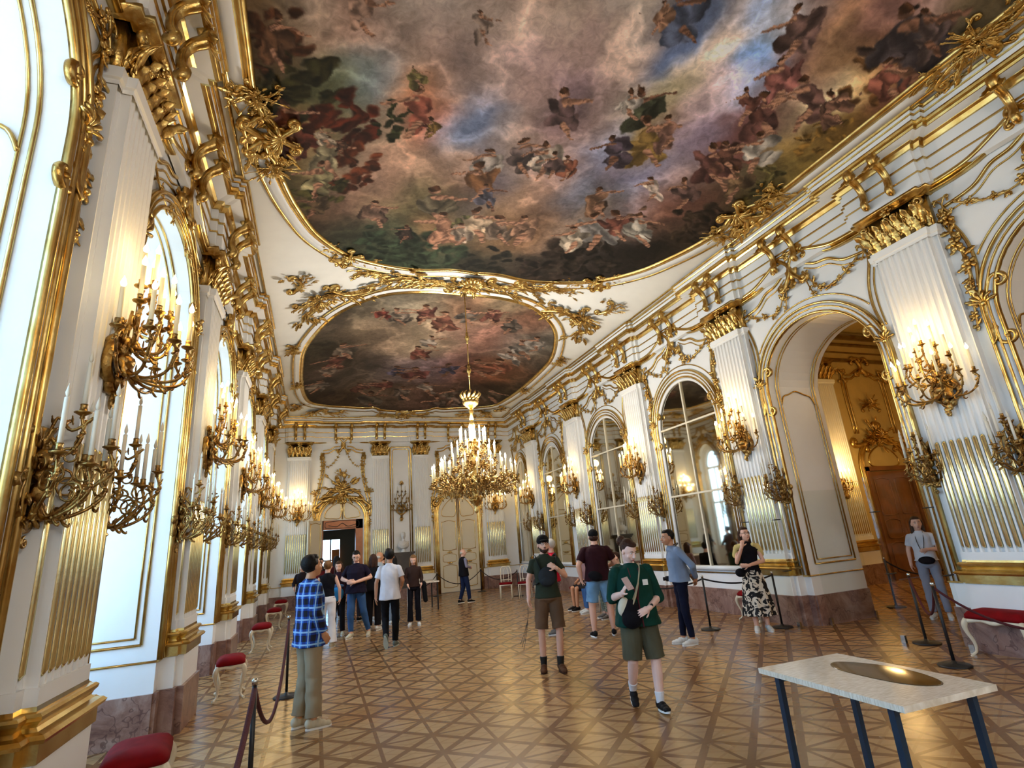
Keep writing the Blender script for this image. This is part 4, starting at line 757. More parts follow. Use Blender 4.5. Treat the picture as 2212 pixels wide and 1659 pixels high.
fb = painting('ceiling_painting', big, yb, 440, FB+[(3, -3, 150, 130, 120), (0, -3, 90, 70, 50), (6, -3, 90, 70, 50), (3, -7, 60, 55, 40)], GB, 11, 1.12, MASS)
tag(fb, 'large painting of clouds and draped figures overhead, cut by the top of the photo', 'ceiling painting', 'ceiling paintings')
fs = painting('ceiling_painting', small, np.linspace(11.0, 20.9, 480), 380, FS, GS, 23, .95)
tag(fs, 'darker brown painting on the far half of the ceiling, behind the chandelier rod', 'ceiling painting', 'ceiling paintings')
# ------------------------------------------------------------------ gilded frames and stucco of the ceiling
FR = [(-.02, .0), (-.02, -.04), (.01, -.07), (.05, -.07), (.07, -.045), (.11, -.04)]
def ceil_sweep(mb, poly, prof):
    P = np.array(poly); n = len(P); T = np.roll(P, -1, 0)-np.roll(P, 1, 0); T /= np.maximum(np.linalg.norm(T, axis=1, keepdims=True), 1e-9); N = np.stack([T[:, 1], -T[:, 0]], 1)
    c = P.mean(0); s = np.sign(np.sum(N*(P-c))); N = N*s; V = np.zeros((n, len(prof), 3))
    for i in range(n):
        for j, (o, d) in enumerate(prof):
            x, y = P[i]+N[i]*o; V[i, j] = (x, y, zceil(x, y)+d)
    mb.add(V, grid_faces(n, len(prof), True)); return mb
def dedup(poly):
    out = [poly[0]]
    for p in poly[1:]:
        if math.hypot(p[0]-out[-1][0], p[1]-out[-1][1]) > .02: out.append(p)
    return out
big, small = dedup(big), dedup(small)
for poly, nm in ((big, fb), (small, fs)):
    G_ = MB(); ceil_sweep(G_, poly, FR); ceil_sweep(G_, poly, [(.24, -.02), (.25, -.055), (.29, -.06), (.31, -.02)]); g = G_.obj('gilded_frame', M['golds'], nm)
    W_ = MB(); ceil_sweep(W_, poly, [(.09, -.01), (.11, -.045), (.17, -.035), (.25, -.05), (.26, -.01)]); W_.obj('white_frame', M['white'], nm)
# flat carving is modelled in a wall frame and laid against the ceiling
def lay(mb, src, x, y, rot=0.0, s=1.0, tilt=None):
    e = .05; nx_ = (zceil(x+e, y)-zceil(x-e, y))/(2*e); ny_ = (zceil(x, y+e)-zceil(x, y-e))/(2*e)
    nrm = Vector((nx_, ny_, -1)).normalized()          # out of the ceiling, into the room
    ax = Vector((math.cos(rot), math.sin(rot), 0)); ax = (ax-nrm*ax.dot(nrm)).normalized(); az = ax.cross(nrm)
    T = Matrix(((ax.x*s, nrm.x*s, az.x*s, x), (ax.y*s, nrm.y*s, az.y*s, y), (ax.z*s, nrm.z*s, az.z*s, zceil(x, y)-.02), (0, 0, 0, 1)))
    mb.put(src, T)
rnd = random.Random(4)
def clus(seed, r=.5, n=26):
    m = MB(); trophy(m, (0, 0), r, random.Random(seed), n, .02); return m
def spray(seed):
    m = MB(); q = random.Random(seed)
    for k in range(3): garland(m, [(0, 0), (.35+.1*k, .12*(k-1)), (.8-.1*k, .3*(k-1))], .05, q, .12)
    for k in range(14):
        a = q.uniform(-.6, .6); r = q.uniform(.1, .8); leaf(m, (r*math.cos(a), .03, r*math.sin(a)), (math.cos(a*1.5), math.sin(a*1.5)), .2, .035, .3, .3)
    c_scroll(m, (0, -.15), (.6, -.1), .12, .04); return m
# the gilded knot that carries the chandelier between the two paintings
kn = MB(); lay(kn, clus(31, .55, 40), XM, 10.62, 0, 1.0)
for s in (-1, 1):
    lay(kn, spray(41), XM+s*.45, 10.58, 0 if s > 0 else PI, 1.25); lay(kn, spray(42), XM+s*1.1, 10.55, 0 if s > 0 else PI, 1.15); lay(kn, spray(43), XM+s*1.9, 10.45, (0 if s > 0 else PI)-s*.25, .95)
sh_ = MB(); shell(sh_, (0, 0), .34, 1, 9); leaf(sh_, (0, .05, 0), (0, 1), .5, .12); leaf(sh_, (0, .05, 0), (.5, 1), .4, .09); leaf(sh_, (0, .05, 0), (-.5, 1), .4, .09)
lay(kn, sh_, XM, 10.45, PI, 1.0); kn.obj('centre_stucco', M['gold'], ceiling)
# corner trophies and rocaille clusters on both frames
def stucco(name, items):
    m = MB()
    for (src, x, y, r, s) in items: lay(m, src, x, y, r, s)
    m.obj(name, M['gold'], ceiling)
for s in (-1, 1):
    X_ = lambda d: XM+s*d
    stucco('corner_trophy', [(clus(51, .6, 34), X_(3.25), 11.35, s*.8, 1.0), (spray(52), X_(3.0), 11.2, (PI if s > 0 else 0)-s*.2, 1.3), (spray(53), X_(3.6), 10.8, PI/2*(-1), .9), (spray(57), X_(3.5), 11.9, PI/2, 1.0)])
    rc = MB(); cartouche(rc, (0, 0), .5, .5); shell(rc, (0, -.1), .22); leaf(rc, (0, .04, .1), (0, 1), .3, .08)
    stucco('rocaille', [(rc, X_(2.75), 9.62, s*(-.9), .9), (spray(54), X_(2.9), 9.45, -PI/2+s*.7, .5), (spray(54), X_(2.5), 9.85, (PI if s > 0 else 0)-s*.4, .5)])
    stucco('rocaille', [(rc, X_(3.85), 6.25, s*(-PI/2), 1.2), (clus(55, .32, 20), X_(3.9), 6.9, 0, 1), (clus(56, .32, 20), X_(3.98), 5.6, 0, 1), (spray(58), X_(3.95), 6.1, -PI/2, .9), (spray(58), X_(3.95), 6.2, PI/2, .9)])
    for yy in (2.6, 1.2): stucco('rocaille', [(clus(59, .4, 22), X_(4.05), yy, 0, 1), (spray(60), X_(4.1), yy, -PI/2, .9), (spray(60), X_(4.1), yy, PI/2, .9)])
    for yy in (14.2, 17.4): stucco('rocaille', [(clus(61, .3, 18), X_(3.85), yy, s*(-PI/2), 1), (spray(62), X_(3.9), yy, PI/2, .5), (spray(62), X_(3.9), yy, -PI/2, .5)])
    stucco('corner_trophy', [(clus(63, .5, 30), X_(3.35), 20.7, s*(-2.4), 1.0), (spray(64), X_(3.0), 20.95, PI if s > 0 else 0, 1.0), (spray(65), X_(3.9), 20.3, -PI/2, .9)])
rc = MB(); cartouche(rc, (0, 0), .6, .6); blob(rc, (0, .05, 0), (.14, .06, .2)); trophy(rc, (0, -.05), .45, random.Random(9), 20)
stucco('rocaille', [(rc, XM, 21.05, PI, .9), (spray(66), XM+.4, 21.1, 0, .9), (spray(67), XM-.4, 21.1, PI, .9)])
# straight gilded fillets running beside the cornice
G_ = MB()
for s in (-1, 1):
    for d in (4.28,):
        P = [(XM+s*d, y) for y in np.linspace(YB+.6, YE-.55, 60)]; V = []
        for (x, y) in P:
            for (o, dz) in ((-.02, 0), (-.012, -.03), (.012, -.03), (.02, 0)): V.append((x+o, y, zceil(x, y)+dz-.005))
        G_.add(V, grid_faces(len(P), 4))
G_.obj('gilded_fillet', M['golds'], ceiling)
# ------------------------------------------------------------------ candles, sconces, chandelier
def candle_meshes(h, r, lit):
    m = MB(); lathe(m, [(r*.2, 0), (r, .002), (r*.97, h-.004), (r*.5, h), (.001, h)], 8); cm = m.mesh('candle', M['candlelit'] if lit else M['candle'])
    f = MB(); q = 1.45 if lit else 1; lathe(f, [(.002, h), (.011*q, h+.012), (.014*q, h+.028), (.009*q, h+.05), (.001, h+.085)], 7); fm = f.mesh('flame', M['flame'] if lit else M['candle']); return cm, fm
CL, FL_ = candle_meshes(.26, .016, True); CU, FU = candle_meshes(.30, .0145, False); CS, FS_ = candle_meshes(.19, .0145, True)
def arm_mesh(path, cup, seg=7):
    """a branch that ends in leaf, drip pan and socket"""
    m = MB(); P = smooth_path(path, 5); n = len(P); tube(m, P, np.interp(np.linspace(0, 1, n), [0, .15, 1], [.018, .013, .009]), seg)
    x, y, z = cup; lathe(m, [(.004, -.05), (.014, -.045), (.012, -.03), (.030, -.018), (.045, -.010), (.046, -.004), (.022, 0), (.018, .03), (.021, .045), (.012, .046)], 10, (x, y, z))
    for k in (int(n*.35), int(n*.6), int(n*.8)):
        d = P[min(n-1, k+2)]-P[k]; L = np.linalg.norm(d)+1e-6; d = d/L
        blob(m, P[k], .017, seg=6, ring=4); q = P[k]; tube(m, smooth_path([q, q+np.array([d[2]*.03, d[1]*.02, -.03]), q+np.array([d[2]*.05, d[1]*.03, -.055])+d*.02, q+np.array([0, 0, -.045])+d*.045], 3), np.interp(np.linspace(0, 1, 10), [0, .5, 1], [.008, .010, .004]), 5)
        leaf(m, q, (d[0]+.001, .6), .09, .014, .4, .2, 5)
    return m
def curl(c, r, a0, turns, ax, rad=.008):
    """little wire volute in the plane spanned by ax and z"""
    ax = np.array(ax, float); return [np.array(c)+ax*(r*(1-.75*t)*math.cos(a0+turns*2*PI*t))+np.array([0, 0, 1.])*(r*(1-.75*t)*math.sin(a0+turns*2*PI*t)) for t in np.linspace(0, 1, 14)]
def add_light(name, parent, loc, energy, rad=.18, col=(1, .66, .28)):
    l = bpy.data.lights.new(name, 'POINT'); l.energy = energy; l.shadow_soft_size = rad; l.color = col
    o = bpy.data.objects.new(name, l); C.objects.link(o); o.parent = parent; o.location = loc; return o
def make_big_sconce(label):
    t = thing('wall_sconce', label, 'sconce'); b = MB(); z0 = 2.92; y = .19
    for s in (-1, 1):
        c_scroll(b, (s*.02, z0+.12), (s*.10, z0+.42), -s*.10, .035, y); c_scroll(b, (s*.09, z0+.32), (s*.03, z0+.58), s*.06, .024, y+.02)
        leaf(b, (s*.02, y+.05, z0+.42), (s*.9, 1), .18, .04); leaf(b, (s*.02, y+.06, z0+.35), (s*.5, -1), .26, .06); leaf(b, (s*.03, y+.03, z0+.52), (s*.3, 1), .14, .03)
    for k in range(5): blob(b, (.015*(-1)**k, y+.07-.012*k, z0+.30-.075*k), (.085-.016*k, .07-.012*k, .06), seg=8, ring=6)
    leaf(b, (0, y+.04, z0+.10), (.2, -1), .16, .04); scroll(b, spiral((.02, z0-.02), .035, 1.3, PI/2, 1), .012, 1, y+.03); blob(b, (0, y+.05, z0+.42), (.06, .06, .10)); leaf(b, (0, y+.1, z0+.42), (0, 1), .2, .04); tube(b, [(0, y+.05, z0+.5), (0, y+.07, z0+.72)], [.02, .010], 7)
    flower(b, (0, y+.12, z0+.42), .06); b.obj('backplate', M['bronze'], t)
    spec = []
    for k in range(7):
        a = math.radians(-84+28*k); spec.append((.46*math.sin(a), y+.10+.36*math.cos(a), 3.34+.03*(k % 2), 3.18))
    for k in range(5):
        a = math.radians(-66+33*k); spec.append((.30*math.sin(a), y+.10+.22*math.cos(a), 3.58+.03*((k+1) % 2), 3.40))
    for k in range(3):
        a = math.radians(-60+60*k); spec.append((.14*math.sin(a), y+.09+.10*math.cos(a), 3.86 if k == 1 else 3.80, 3.60))
    for (cx_, cy_, cz, zs) in spec:
        ox, oy = cx_, cy_-(y+.08); path = [(0, y+.07, zs), (ox*.35, y+.07+oy*.4, zs-.09), (ox*.8, y+.08+oy*.85, zs-.08), (ox*1.06, y+.09+oy*1.05, zs+(cz-zs)*.35), (cx_, cy_, cz-.04)]
        am = arm_mesh(path, (cx_, cy_, cz)); am.obj('arm', M['bronze'], t)
        c = inst(CL, 'candle', t, (cx_, cy_, cz+.02)); inst(FL_, 'flame', c)
    add_light('candle_glow', t, (0, y+.34, 3.98), 7.5, .12, (1, .62, .18)); add_light('candle_glow', t, (0, y+.44, 3.50), 4.5, .12, (1, .62, .18)); return t
def make_small_sconce(label):
    t = thing('wall_sconce', label, 'sconce'); b = MB(); z0 = 1.95; y = .035
    for s in (-1, 1):
        c_scroll(b, (s*.02, z0+.10), (s*.09, z0+.38), -s*.08, .026, y); c_scroll(b, (s*.09, z0+.34), (s*.02, z0+.62), s*.06, .024, y)
        for k in range(4): leaf(b, (s*.02, y+.03, z0+.15+.13*k), (s*.8, .5 if k > 1 else -.6), .15, .03)
    for k in range(4): blob(b, (.012*(-1)**k, y+.05, z0+.48-.10*k), (.07-.012*k, .05, .06), seg=8, ring=5)
    scroll(b, spiral((.02, z0), .035, 1.4, PI/2, 1), .010, 1, y+.03); leaf(b, (0, y+.04, z0+.5), (0, 1), .22, .04); flower(b, (0, y+.08, z0+.40), .05)
    b.obj('backplate', M['bronze'], t)
    spec = [(-.19, .22, 2.44), (.19, .22, 2.44), (-.11, .35, 2.38), (.11, .35, 2.38), (0, .41, 2.50), (0, .24, 2.72)]
    for i, (cx_, cy_, cz) in enumerate(spec):
        q = np.array([cx_, cy_, 0])/math.hypot(cx_, cy_); zs = 2.22 if i < 5 else 2.5
        path = [(0, y+.05, zs), (cx_*.35, cy_*.4, zs-.14 if i < 5 else zs+.06), (cx_*.85, cy_*.8, cz-.26), (cx_*1.12, cy_*1.06, cz-.16), (cx_, cy_, cz-.04)]; m = arm_mesh(path, (cx_, cy_, cz))
        if i < 5:
            c = np.array([cx_*.75, cy_*.75, cz-.17]); P = curl(c, .075, 0, 1.3, q); tube(m, P, np.interp(np.linspace(0, 1, 14), [0, 1], [.009, .005]), 5)
            c = np.array([cx_*.45, cy_*.5, cz-.06]); P = curl(c, .06, PI, -1.2, q); tube(m, P, np.interp(np.linspace(0, 1, 14), [0, 1], [.009, .005]), 5)
        m.obj('arm', M['bronze'], t)
        c = inst(CU, 'candle', t, (cx_, cy_, cz+.02)); inst(FU, 'bulb', c)
    m = MB(); P = smooth_path([(0, y+.05, 2.55), (0, .12, 2.68), (0, .2, 2.60), (0, .3, 2.68)], 5); tube(m, P, .010, 6)
    for k in range(4): leaf(m, (0, .10+.05*k, 2.64), ((-1)**k, .6), .09, .015, .4, .2, 5)
    m.obj('leafy_branch', M['bronze'], t); return t
big0 = make_big_sconce('lit gilt sconce on the nearest fluted pilaster of the window wall, at upper left')
big0.location = (XL, 4.40, 0); big0.rotation_euler = (0, 0, -PI/2)
ORD = ['nearest', 'second', 'third', 'fourth', 'fifth']
GB_ = 'large lit candle sconces'
big0['group'] = GB_
for k, p in enumerate(PIL[3:]):
    if k: dup(big0, (XL, p, 0), -PI/2, 'lit gilt sconce on the %s pilaster of the window wall, counting from the camera' % ORD[k], GB_)
    dup(big0, (XR, p, 0), PI/2, ['lit gilt sconce on the pilaster right of the open archway', 'lit gilt sconce on the pilaster left of the open archway', 'lit gilt sconce between the two large arched mirrors', 'lit gilt sconce right of the narrow arched mirror', 'lit gilt sconce left of the narrow arched mirror, beside the chandelier'][k], GB_)
for X in (XL, XR): dup(big0, (X, PIL[2], 0), -PI/2 if X < 0 else PI/2, 'lit gilt sconce added out of view on the %s pilaster beside the camera' % ('window wall' if X < 0 else 'mirror wall'), GB_)  # unseen pair, added for the light they give the room
dup(big0, (-.70, YE+.09, 0), PI, 'lit gilt sconce on the corner pilaster left of the open door on the far wall', GB_)
dup(big0, (7.02, YE+.09, 0), PI, 'lit gilt sconce on the far wall behind the chandelier, right of the closed door', GB_)
sm0 = make_small_sconce('unlit sconce on the window wall, left side of the nearest pilaster'); GS_ = 'small unlit sconces beside the pilasters'; sm0['group'] = GS_
first = True
for k, p in enumerate(PIL[3:]):
    for s in (-1, 1):
        for X, rz in ((XL, -PI/2), (XR, PI/2)):
            if X == XL: lb = 'unlit sconce on the window wall, %s side of the %s pilaster' % ('near' if s < 0 else 'far', ORD[k])
            else: lb = 'unlit sconce on the mirror wall, %s side of the %s pilaster' % ('near' if s < 0 else 'far', ORD[k])
            loc = (X, p+s*.53, 0)
            if first: sm0.location = loc; sm0.rotation_euler = (0, 0, rz); sm0['label'] = lb; first = False
            else: dup(sm0, loc, rz, lb, GS_)
# tall unlit sconce in the middle of the far wall
t = thing('wall_sconce', 'tall dark unlit sconce above the white bust on the far wall', 'sconce', (3.14, YE, 0), PI)
b = MB(); leaf(b, (0, .08, 3.05), (.1, -1), .3, .06); blob(b, (0, .12, 3.3), (.09, .08, .14)); tube(b, [(0, .15, 3.2), (0, .16, 4.3)], [.03, .012], 8); leaf(b, (0, .15, 4.25), (0, 1), .2, .06); leaf(b, (0, .15, 4.25), (.6, 1), .15, .05); leaf(b, (0, .15, 4.25), (-.6, 1), .15, .05)
for s in (-1, 1): c_scroll(b, (s*.03, 3.1), (s*.13, 3.4), -s*.1, .03, .08)
b.obj('backplate', M['bronze'], t)
for (z, r, n) in ((3.42, .40, 7), (3.70, .27, 5), (3.98, .15, 3)):
    for k in range(n):
        a = math.radians(-84+168*k/(n-1)); x_, y_ = r*math.sin(a), .14+r*.7*math.cos(a); arm_mesh([(0, .14, z-.1), (x_*.5, .14+(y_-.14)*.5, z-.18), (x_, y_, z-.12), (x_, y_, z-.04)], (x_, y_, z), 6).obj('arm', M['bronze'], t); c = inst(CU, 'candle', t, (x_, y_, z)); c.scale = (1, 1, .7)
# small gallery sconces
M['glowwarm'] = M['flame']
def mini_sconce(loc, rz, label):
    t = thing('wall_sconce', label, 'sconce', loc, rz, 'sconces in the small gallery'); b = MB(); c_scroll(b, (0, 2.2), (0, 2.6), .08, .03, .04); c_scroll(b, (0, 2.2), (0, 2.6), -.08, .03, .04); leaf(b, (0, .05, 2.3), (0, -1), .2, .05); b.obj('backplate', M['bronze'], t)
    for x in (-.14, 0, .14): arm_mesh([(0, .06, 2.4), (x, .12, 2.34), (x*1.1, .2, 2.42), (x, .2, 2.5)], (x, .2, 2.55)).obj('arm', M['bronze'], t); c = inst(CL, 'candle', t, (x, .2, 2.57)); inst(FL_, 'flame', c)
    add_light('candle_glow', t, (0, .4, 3.0), 30, .15, (1, .62, .22)); return t
mini_sconce((13.0, Y1-.16, 0), PI, 'small lit three-candle sconce on the ochre wall seen through the archway')
mini_sconce((X1, 7.2, 0), PI/2, 'lit sconce on the far wall of the small gallery')
lp = thing('added_hanging_light', 'lit chandelier added out of view to warm the small gallery beyond the archway', 'chandelier', (12.6, 5.0, 0)); b = MB(); tube(b, [(0, 0, 4.6), (0, 0, 7.0)], .015, 6); lathe(b, [(.01, 3.9), (.08, 4.0), (.05, 4.2), (.09, 4.4), (.02, 4.6)], 10); b.obj('rod', M['bronze'], lp)
for k in range(10):
    a = k*2*PI/10; x_, y_ = .5*math.cos(a), .5*math.sin(a); arm_mesh([(0, 0, 4.1), (x_*.5, y_*.5, 4.0), (x_, y_, 4.1), (x_, y_, 4.2)], (x_, y_, 4.22)).obj('arm', M['bronze'], lp); c = inst(CL, 'candle', lp, (x_, y_, 4.24)); inst(FL_, 'flame', c)
add_light('candle_glow', lp, (0, 0, 4.9), 60, .4, (1, .62, .22))  # added unseen lamp that gives the small gallery its weak warm light
# the great chandelier
ch = thing('chandelier', 'great gilt chandelier with many lit candles hanging on a long rod', 'chandelier', (3.16, 11.06, 0))
r_ = MB(); tube(r_, [(0, 0, 4.95), (0, 0, 7.46)], .012, 6)
for z in (6.35, 5.55): lathe(r_, [(.012, z-.16), (.03, z-.14), (.02, z-.1), (.05, z-.05), (.055, z), (.025, z+.05), (.04, z+.08), (.015, z+.14), (.01, z+.2)], 10)
r_.obj('rod', M['golds'], ch)
k_ = MB(); rnd = random.Random(77)
for k in range(12):
    a = k*2*PI/12
    for (r, z, L, tz) in ((.10, 4.78, .16, .9), (.16, 4.88, .14, .5)):
        P = [(r*.4*math.cos(a), r*.4*math.sin(a), z-.05), (r*math.cos(a), r*math.sin(a), z), ((r+.07)*math.cos(a+.2), (r+.07)*math.sin(a+.2), z+.08), ((r+.03)*math.cos(a+.4), (r+.03)*math.sin(a+.4), z+.15)]
        tube(k_, smooth_path(P, 3), [.01, .02, .03, .035, .035, .03, .03, .02, .012, .006], 6, flat=.5)
lathe(k_, [(.02, 4.62), (.10, 4.68), (.17, 4.74), (.19, 4.80), (.15, 4.82), (.02, 4.83)], 14); lathe(k_, [(.02, 4.35), (.05, 4.4), (.03, 4.5), (.06, 4.58), (.03, 4.64)], 10); k_.obj('crown', M['gold'], ch)
b_ = MB(); lathe(b_, [(.005, 2.36), (.03, 2.38), (.05, 2.44), (.02, 2.48), (.06, 2.54), (.11, 2.62), (.07, 2.70), (.05, 2.76), (.13, 2.86), (.19, 2.98), (.16, 3.10), (.09, 3.18), (.12, 3.30), (.15, 3.42), (.10, 3.55), (.08, 3.7), (.12, 3.85), (.07, 4.0), (.05, 4.15), (.07, 4.25), (.03, 4.4)], 16)
for (z, r, n, L) in ((2.62, .10, 8, .16), (2.95, .17, 10, .24), (3.35, .14, 8, .22), (3.85, .10, 8, .18)):
    for k in range(n):
        a = k*2*PI/n; m_ = MB(); leaf(m_, (0, 0, 0), (0, 1), L, .05, .5, .5); b_.put(m_, Matrix.Translation((r*math.cos(a), r*math.sin(a), z-.05)) @ Matrix.Rotation(a-PI/2, 4, 'Z'))
b_.obj('body', M['gold'], ch)
def ch_tier(r, zc, zs, n, off, cm, fm, bulge, sc_=1.0):
    for k in range(n):
        a = off+k*2*PI/n; c, s = math.cos(a), math.sin(a); m = arm_mesh([(.08*c, .08*s, zs), (r*.35*c, r*.35*s, zs-bulge), (r*.8*c, r*.8*s, zs-bulge*.9), (r*1.05*c, r*1.05*s, (zs+zc)/2-.05), (r*c, r*s, zc-.05)], (r*c, r*s, zc), 6)
        q = np.array([c, s, 0]); rr = random.Random(k)
        for j in range(3):
            cc = np.array([r*c*(.45+.2*j), r*s*(.45+.2*j), zc-.14-.05*j]); tube(m, curl(cc, .07, rr.random()*6, 1.2, q), np.interp(np.linspace(0, 1, 14), [0, 1], [.010, .006]), 5)
        for j in range(4):
            u = .35+.2*j; mm = MB(); leaf(mm, (0, 0, 0), (rr.uniform(-.5, .5), rr.choice((-1, 1))), .13, .03, .5, .4, 5); m.put(mm, Matrix.Translation((r*c*u, r*s*u, zc-.12-rr.random()*.12)) @ Matrix.Rotation(a-PI/2+rr.uniform(-1, 1), 4, 'Z'))
        for j in range(3):
            u = .5+.22*j; x, y, z = r*c*u, r*s*u, zc-.20-.04*j; lathe(m, [(.003, z-.09), (.014, z-.07), (.008, z-.045), (.012, z-.03), (.003, z)], 6, (0+x, 0+y, 0))
        m.obj('arm', M['bronze'], ch); cd = inst(cm, 'candle', ch, (r*c, r*s, zc+.02)); inst(fm, 'flame', cd)
ch_tier(.90, 3.05, 3.0, 20, .1, CL, FL_, .12); ch_tier(.70, 3.22, 3.12, 16, .25, CL, FL_, .10); ch_tier(.48, 3.52, 3.40, 12, .0, CL, FL_, .06); ch_tier(.28, 3.86, 3.72, 8, .3, CL, FL_, .04)
f_ = MB(); rnd = random.Random(12)
for k in range(150):
    a = rnd.uniform(0, 2*PI); r = .9*math.sqrt(rnd.uniform(.02, 1)); z = 2.78+.30*(r/.9)**1.3+rnd.uniform(-.04, .14); mm = MB()
    if k % 3 == 0: flower(mm, (0, 0, 0), .05, 5)
    else: leaf(mm, (0, 0, 0), (rnd.uniform(-1, 1), rnd.uniform(-1, .6)), rnd.uniform(.10, .17), .03, .5, .5, 5)
    f_.put(mm, Matrix.Translation((r*math.cos(a), r*math.sin(a), z)) @ Matrix.Rotation(a-PI/2+rnd.uniform(-.8, .8), 4, 'Z'))
f_.obj('gilt_foliage', M['gold'], ch)
p_ = MB()
for k in range(70):
    a = rnd.uniform(0, 2*PI); r = rnd.uniform(.15, .9); z = 2.66+.30*(r/.9)+rnd.uniform(-.03, .08); lathe(p_, [(.002, z-.06), (.012, z-.045), (.016, z-.02), (.004, z)], 5, (r*math.cos(a), r*math.sin(a), 0))
p_.obj('crystal_drops', M['bobeche'], ch)
for k in range(6): add_light('candle_glow', ch, (.62*math.cos(k*PI/3+.2), .62*math.sin(k*PI/3+.2), 4.28), 58, .22, (1, .94, .86))
ch2 = dup(ch, (3.16, -4.7, 0), None, 'second great chandelier added unseen behind the camera to light the room')  # unseen copy with its lights, added to fill the room from behind

# ------------------------------------------------------------------ stools, chairs
def stool(label, loc, rz, w=.50, d=.36):
    t = thing('upholstered_stool', label, 'stool', loc, rz, 'red velvet stools along the walls'); s_ = MB(); n = 14; V = []
    rows = [(0, .43), (.0, .47), (.03, .505), (.08, .525), (.16, .535)]
    for (ins, z) in rows:
        for k in range(40):
            a = k*2*PI/40; c, s = math.cos(a), math.sin(a); e = .28; V.append(((w/2-ins)*math.copysign(abs(c)**e, c), (d/2-ins)*math.copysign(abs(s)**e, s), z))
    s_.add(V, grid_faces(len(rows), 40, False, True)+[tuple(range(40))[::-1], tuple(range(160, 200))]); s_.obj('seat', M['velvet'], t)
    f = MB()
    for sx in (-1, 1):
        tube(f, smooth_path([(sx*(w/2-.02), -d/2+.03, .40), (sx*(w/2-.03), -.08, .415), (sx*(w/2-.03), 0, .395), (sx*(w/2-.03), .08, .415), (sx*(w/2-.02), d/2-.03, .40)], 4), .022, 8, flat=1.2)
        tube(f, smooth_path([(-w/2+.03, sx*(d/2-.02), .40), (-w*.2, sx*(d/2-.03), .42), (0, sx*(d/2-.03), .395), (w*.2, sx*(d/2-.03), .42), (w/2-.03, sx*(d/2-.02), .40)], 4), .022, 8, flat=1.2)
    box(f, -w/2+.04, w/2-.04, -d/2+.04, d/2-.04, .39, .43); f.obj('seat_rail', M['cream'], t)
    for sx in (-1, 1):
        for sy in (-1, 1):
            l = MB(); X_, Y_ = sx*(w/2-.03), sy*(d/2-.03); o = np.array([sx, sy, 0])*.7
            P = [np.array([X_, Y_, .42]), np.array([X_, Y_, .36])+o*.035, np.array([X_, Y_, .28])+o*.03, np.array([X_, Y_, .16])-o*.015, np.array([X_, Y_, .07])-o*.012, np.array([X_, Y_, .035])+o*.02, np.array([X_, Y_, .02])+o*.045]
            tube(l, smooth_path(P, 4), np.interp(np.linspace(0, 1, 25), [0, .15, .35, .7, .88, 1], [.032, .034, .022, .014, .014, .024]), 8); tube(l, [P[-1]-np.array([0, 0, .0]), P[-1]*[1, 1, 0]+[0, 0, .001]], [.016, .012], 8); l.obj('leg', M['cream'], t)
    return t
stool('red velvet stool cropped by the bottom edge, nearest on the window side', (-1.20, 5.22, 0), PI/2+.15, .60, .42)
stool('red velvet stool with white cabriole legs under the second pilaster of the window wall', (-1.08, 9.05, 0), PI/2+.1)
stool('red velvet stool standing third along the window wall', (-1.02, 12.95, 0), PI/2)
stool('red velvet stool standing fourth along the window wall, behind the third', (-1.02, 16.6, 0), PI/2)
stool('red velvet stool at the far end of the window wall, beside the corner', (-1.02, 19.6, 0), PI/2)
stool('red velvet stool behind the black stanchion at the right edge', (7.62, 4.50, 0), PI/2, .62, .40)
stool('red velvet stool half hidden behind the woman in the patterned skirt', (7.70, 8.55, 0), PI/2)
def chair(label, loc, rz):
    t = thing('side_chair', label, 'chair', loc, rz, 'cream chairs in the far right corner'); s_ = MB(); box(s_, -.2, .2, -.2, .2, .44, .49); s_.obj('seat', M['velvet'], t)
    for sx in (-1, 1):
        for sy in (-1, 1):
            l = MB()
            P = [(sx*.18, sy*.18, 0), (sx*.18, sy*.18, .45)]; tube(l, P, [.012, .018], 8); l.obj('leg', M['cream'], t)
    b = MB(); tube(b, smooth_path([(-.16, .19, .44), (-.17, .22, .7), (-.14, .25, .93), (0, .26, .97), (.14, .25, .93), (.17, .22, .7), (.16, .19, .44)], 4), .016, 8); tube(b, smooth_path([(-.07, .2, .5), (-.08, .23, .75), (0, .255, .94), (.08, .23, .75), (.07, .2, .5)], 4), .010, 6); tube(b, [(-.17, .2, .56), (.17, .2, .56)], .012, 6); b.obj('backrest', M['cream'], t)
    a_ = MB(); box(a_, -.19, .19, -.19, .19, .41, .44); a_.obj('seat_rail', M['cream'], t); return t
chair('cream chair with an oval back facing the room, left one in the far corner', (5.75, 17.2, 0), -.4); chair('cream chair beside the left one in the far corner', (6.25, 16.8, 0), -.5); chair('cream chair partly hidden by the bearded man in the cap', (6.5, 15.9, 0), -.9)
# ------------------------------------------------------------------ barriers
def stanchion(label, x, y, h=.90, m='black', top='steel'):
    t = thing('stanchion', label, 'stanchion', (x, y, 0), 0, 'barrier stanchions'); b = MB(); lathe(b, [(.001, 0), (.165, 0), (.165, .012), (.15, .022), (.03, .03), (.02, .06), (.001, .06)], 24); b.obj('base', M['black'], t)
    p = MB(); lathe(p, [(.001, .03), (.0175, .03), (.0175, h-.04), (.001, h-.04)], 12); p.obj('post', M[m], t); c = MB(); lathe(c, [(.001, h-.045), (.021, h-.045), (.022, h-.01), (.014, h), (.001, h)], 12); c.obj('cap', M[top], t); return t
def rope(label, a, b, sag, r=.014, m='ropeb', za=.84, zb=.84):
    a = np.array([a[0], a[1], za]); b = np.array([b[0], b[1], zb]); P = [a+(b-a)*t-np.array([0, 0, sag*4*t*(1-t)]) for t in np.linspace(0, 1, 18)]; q = MB(); tube(q, P, r, 8); o = q.obj('barrier_rope', M[m]); tag(o, label, 'rope', 'barrier ropes'); return o
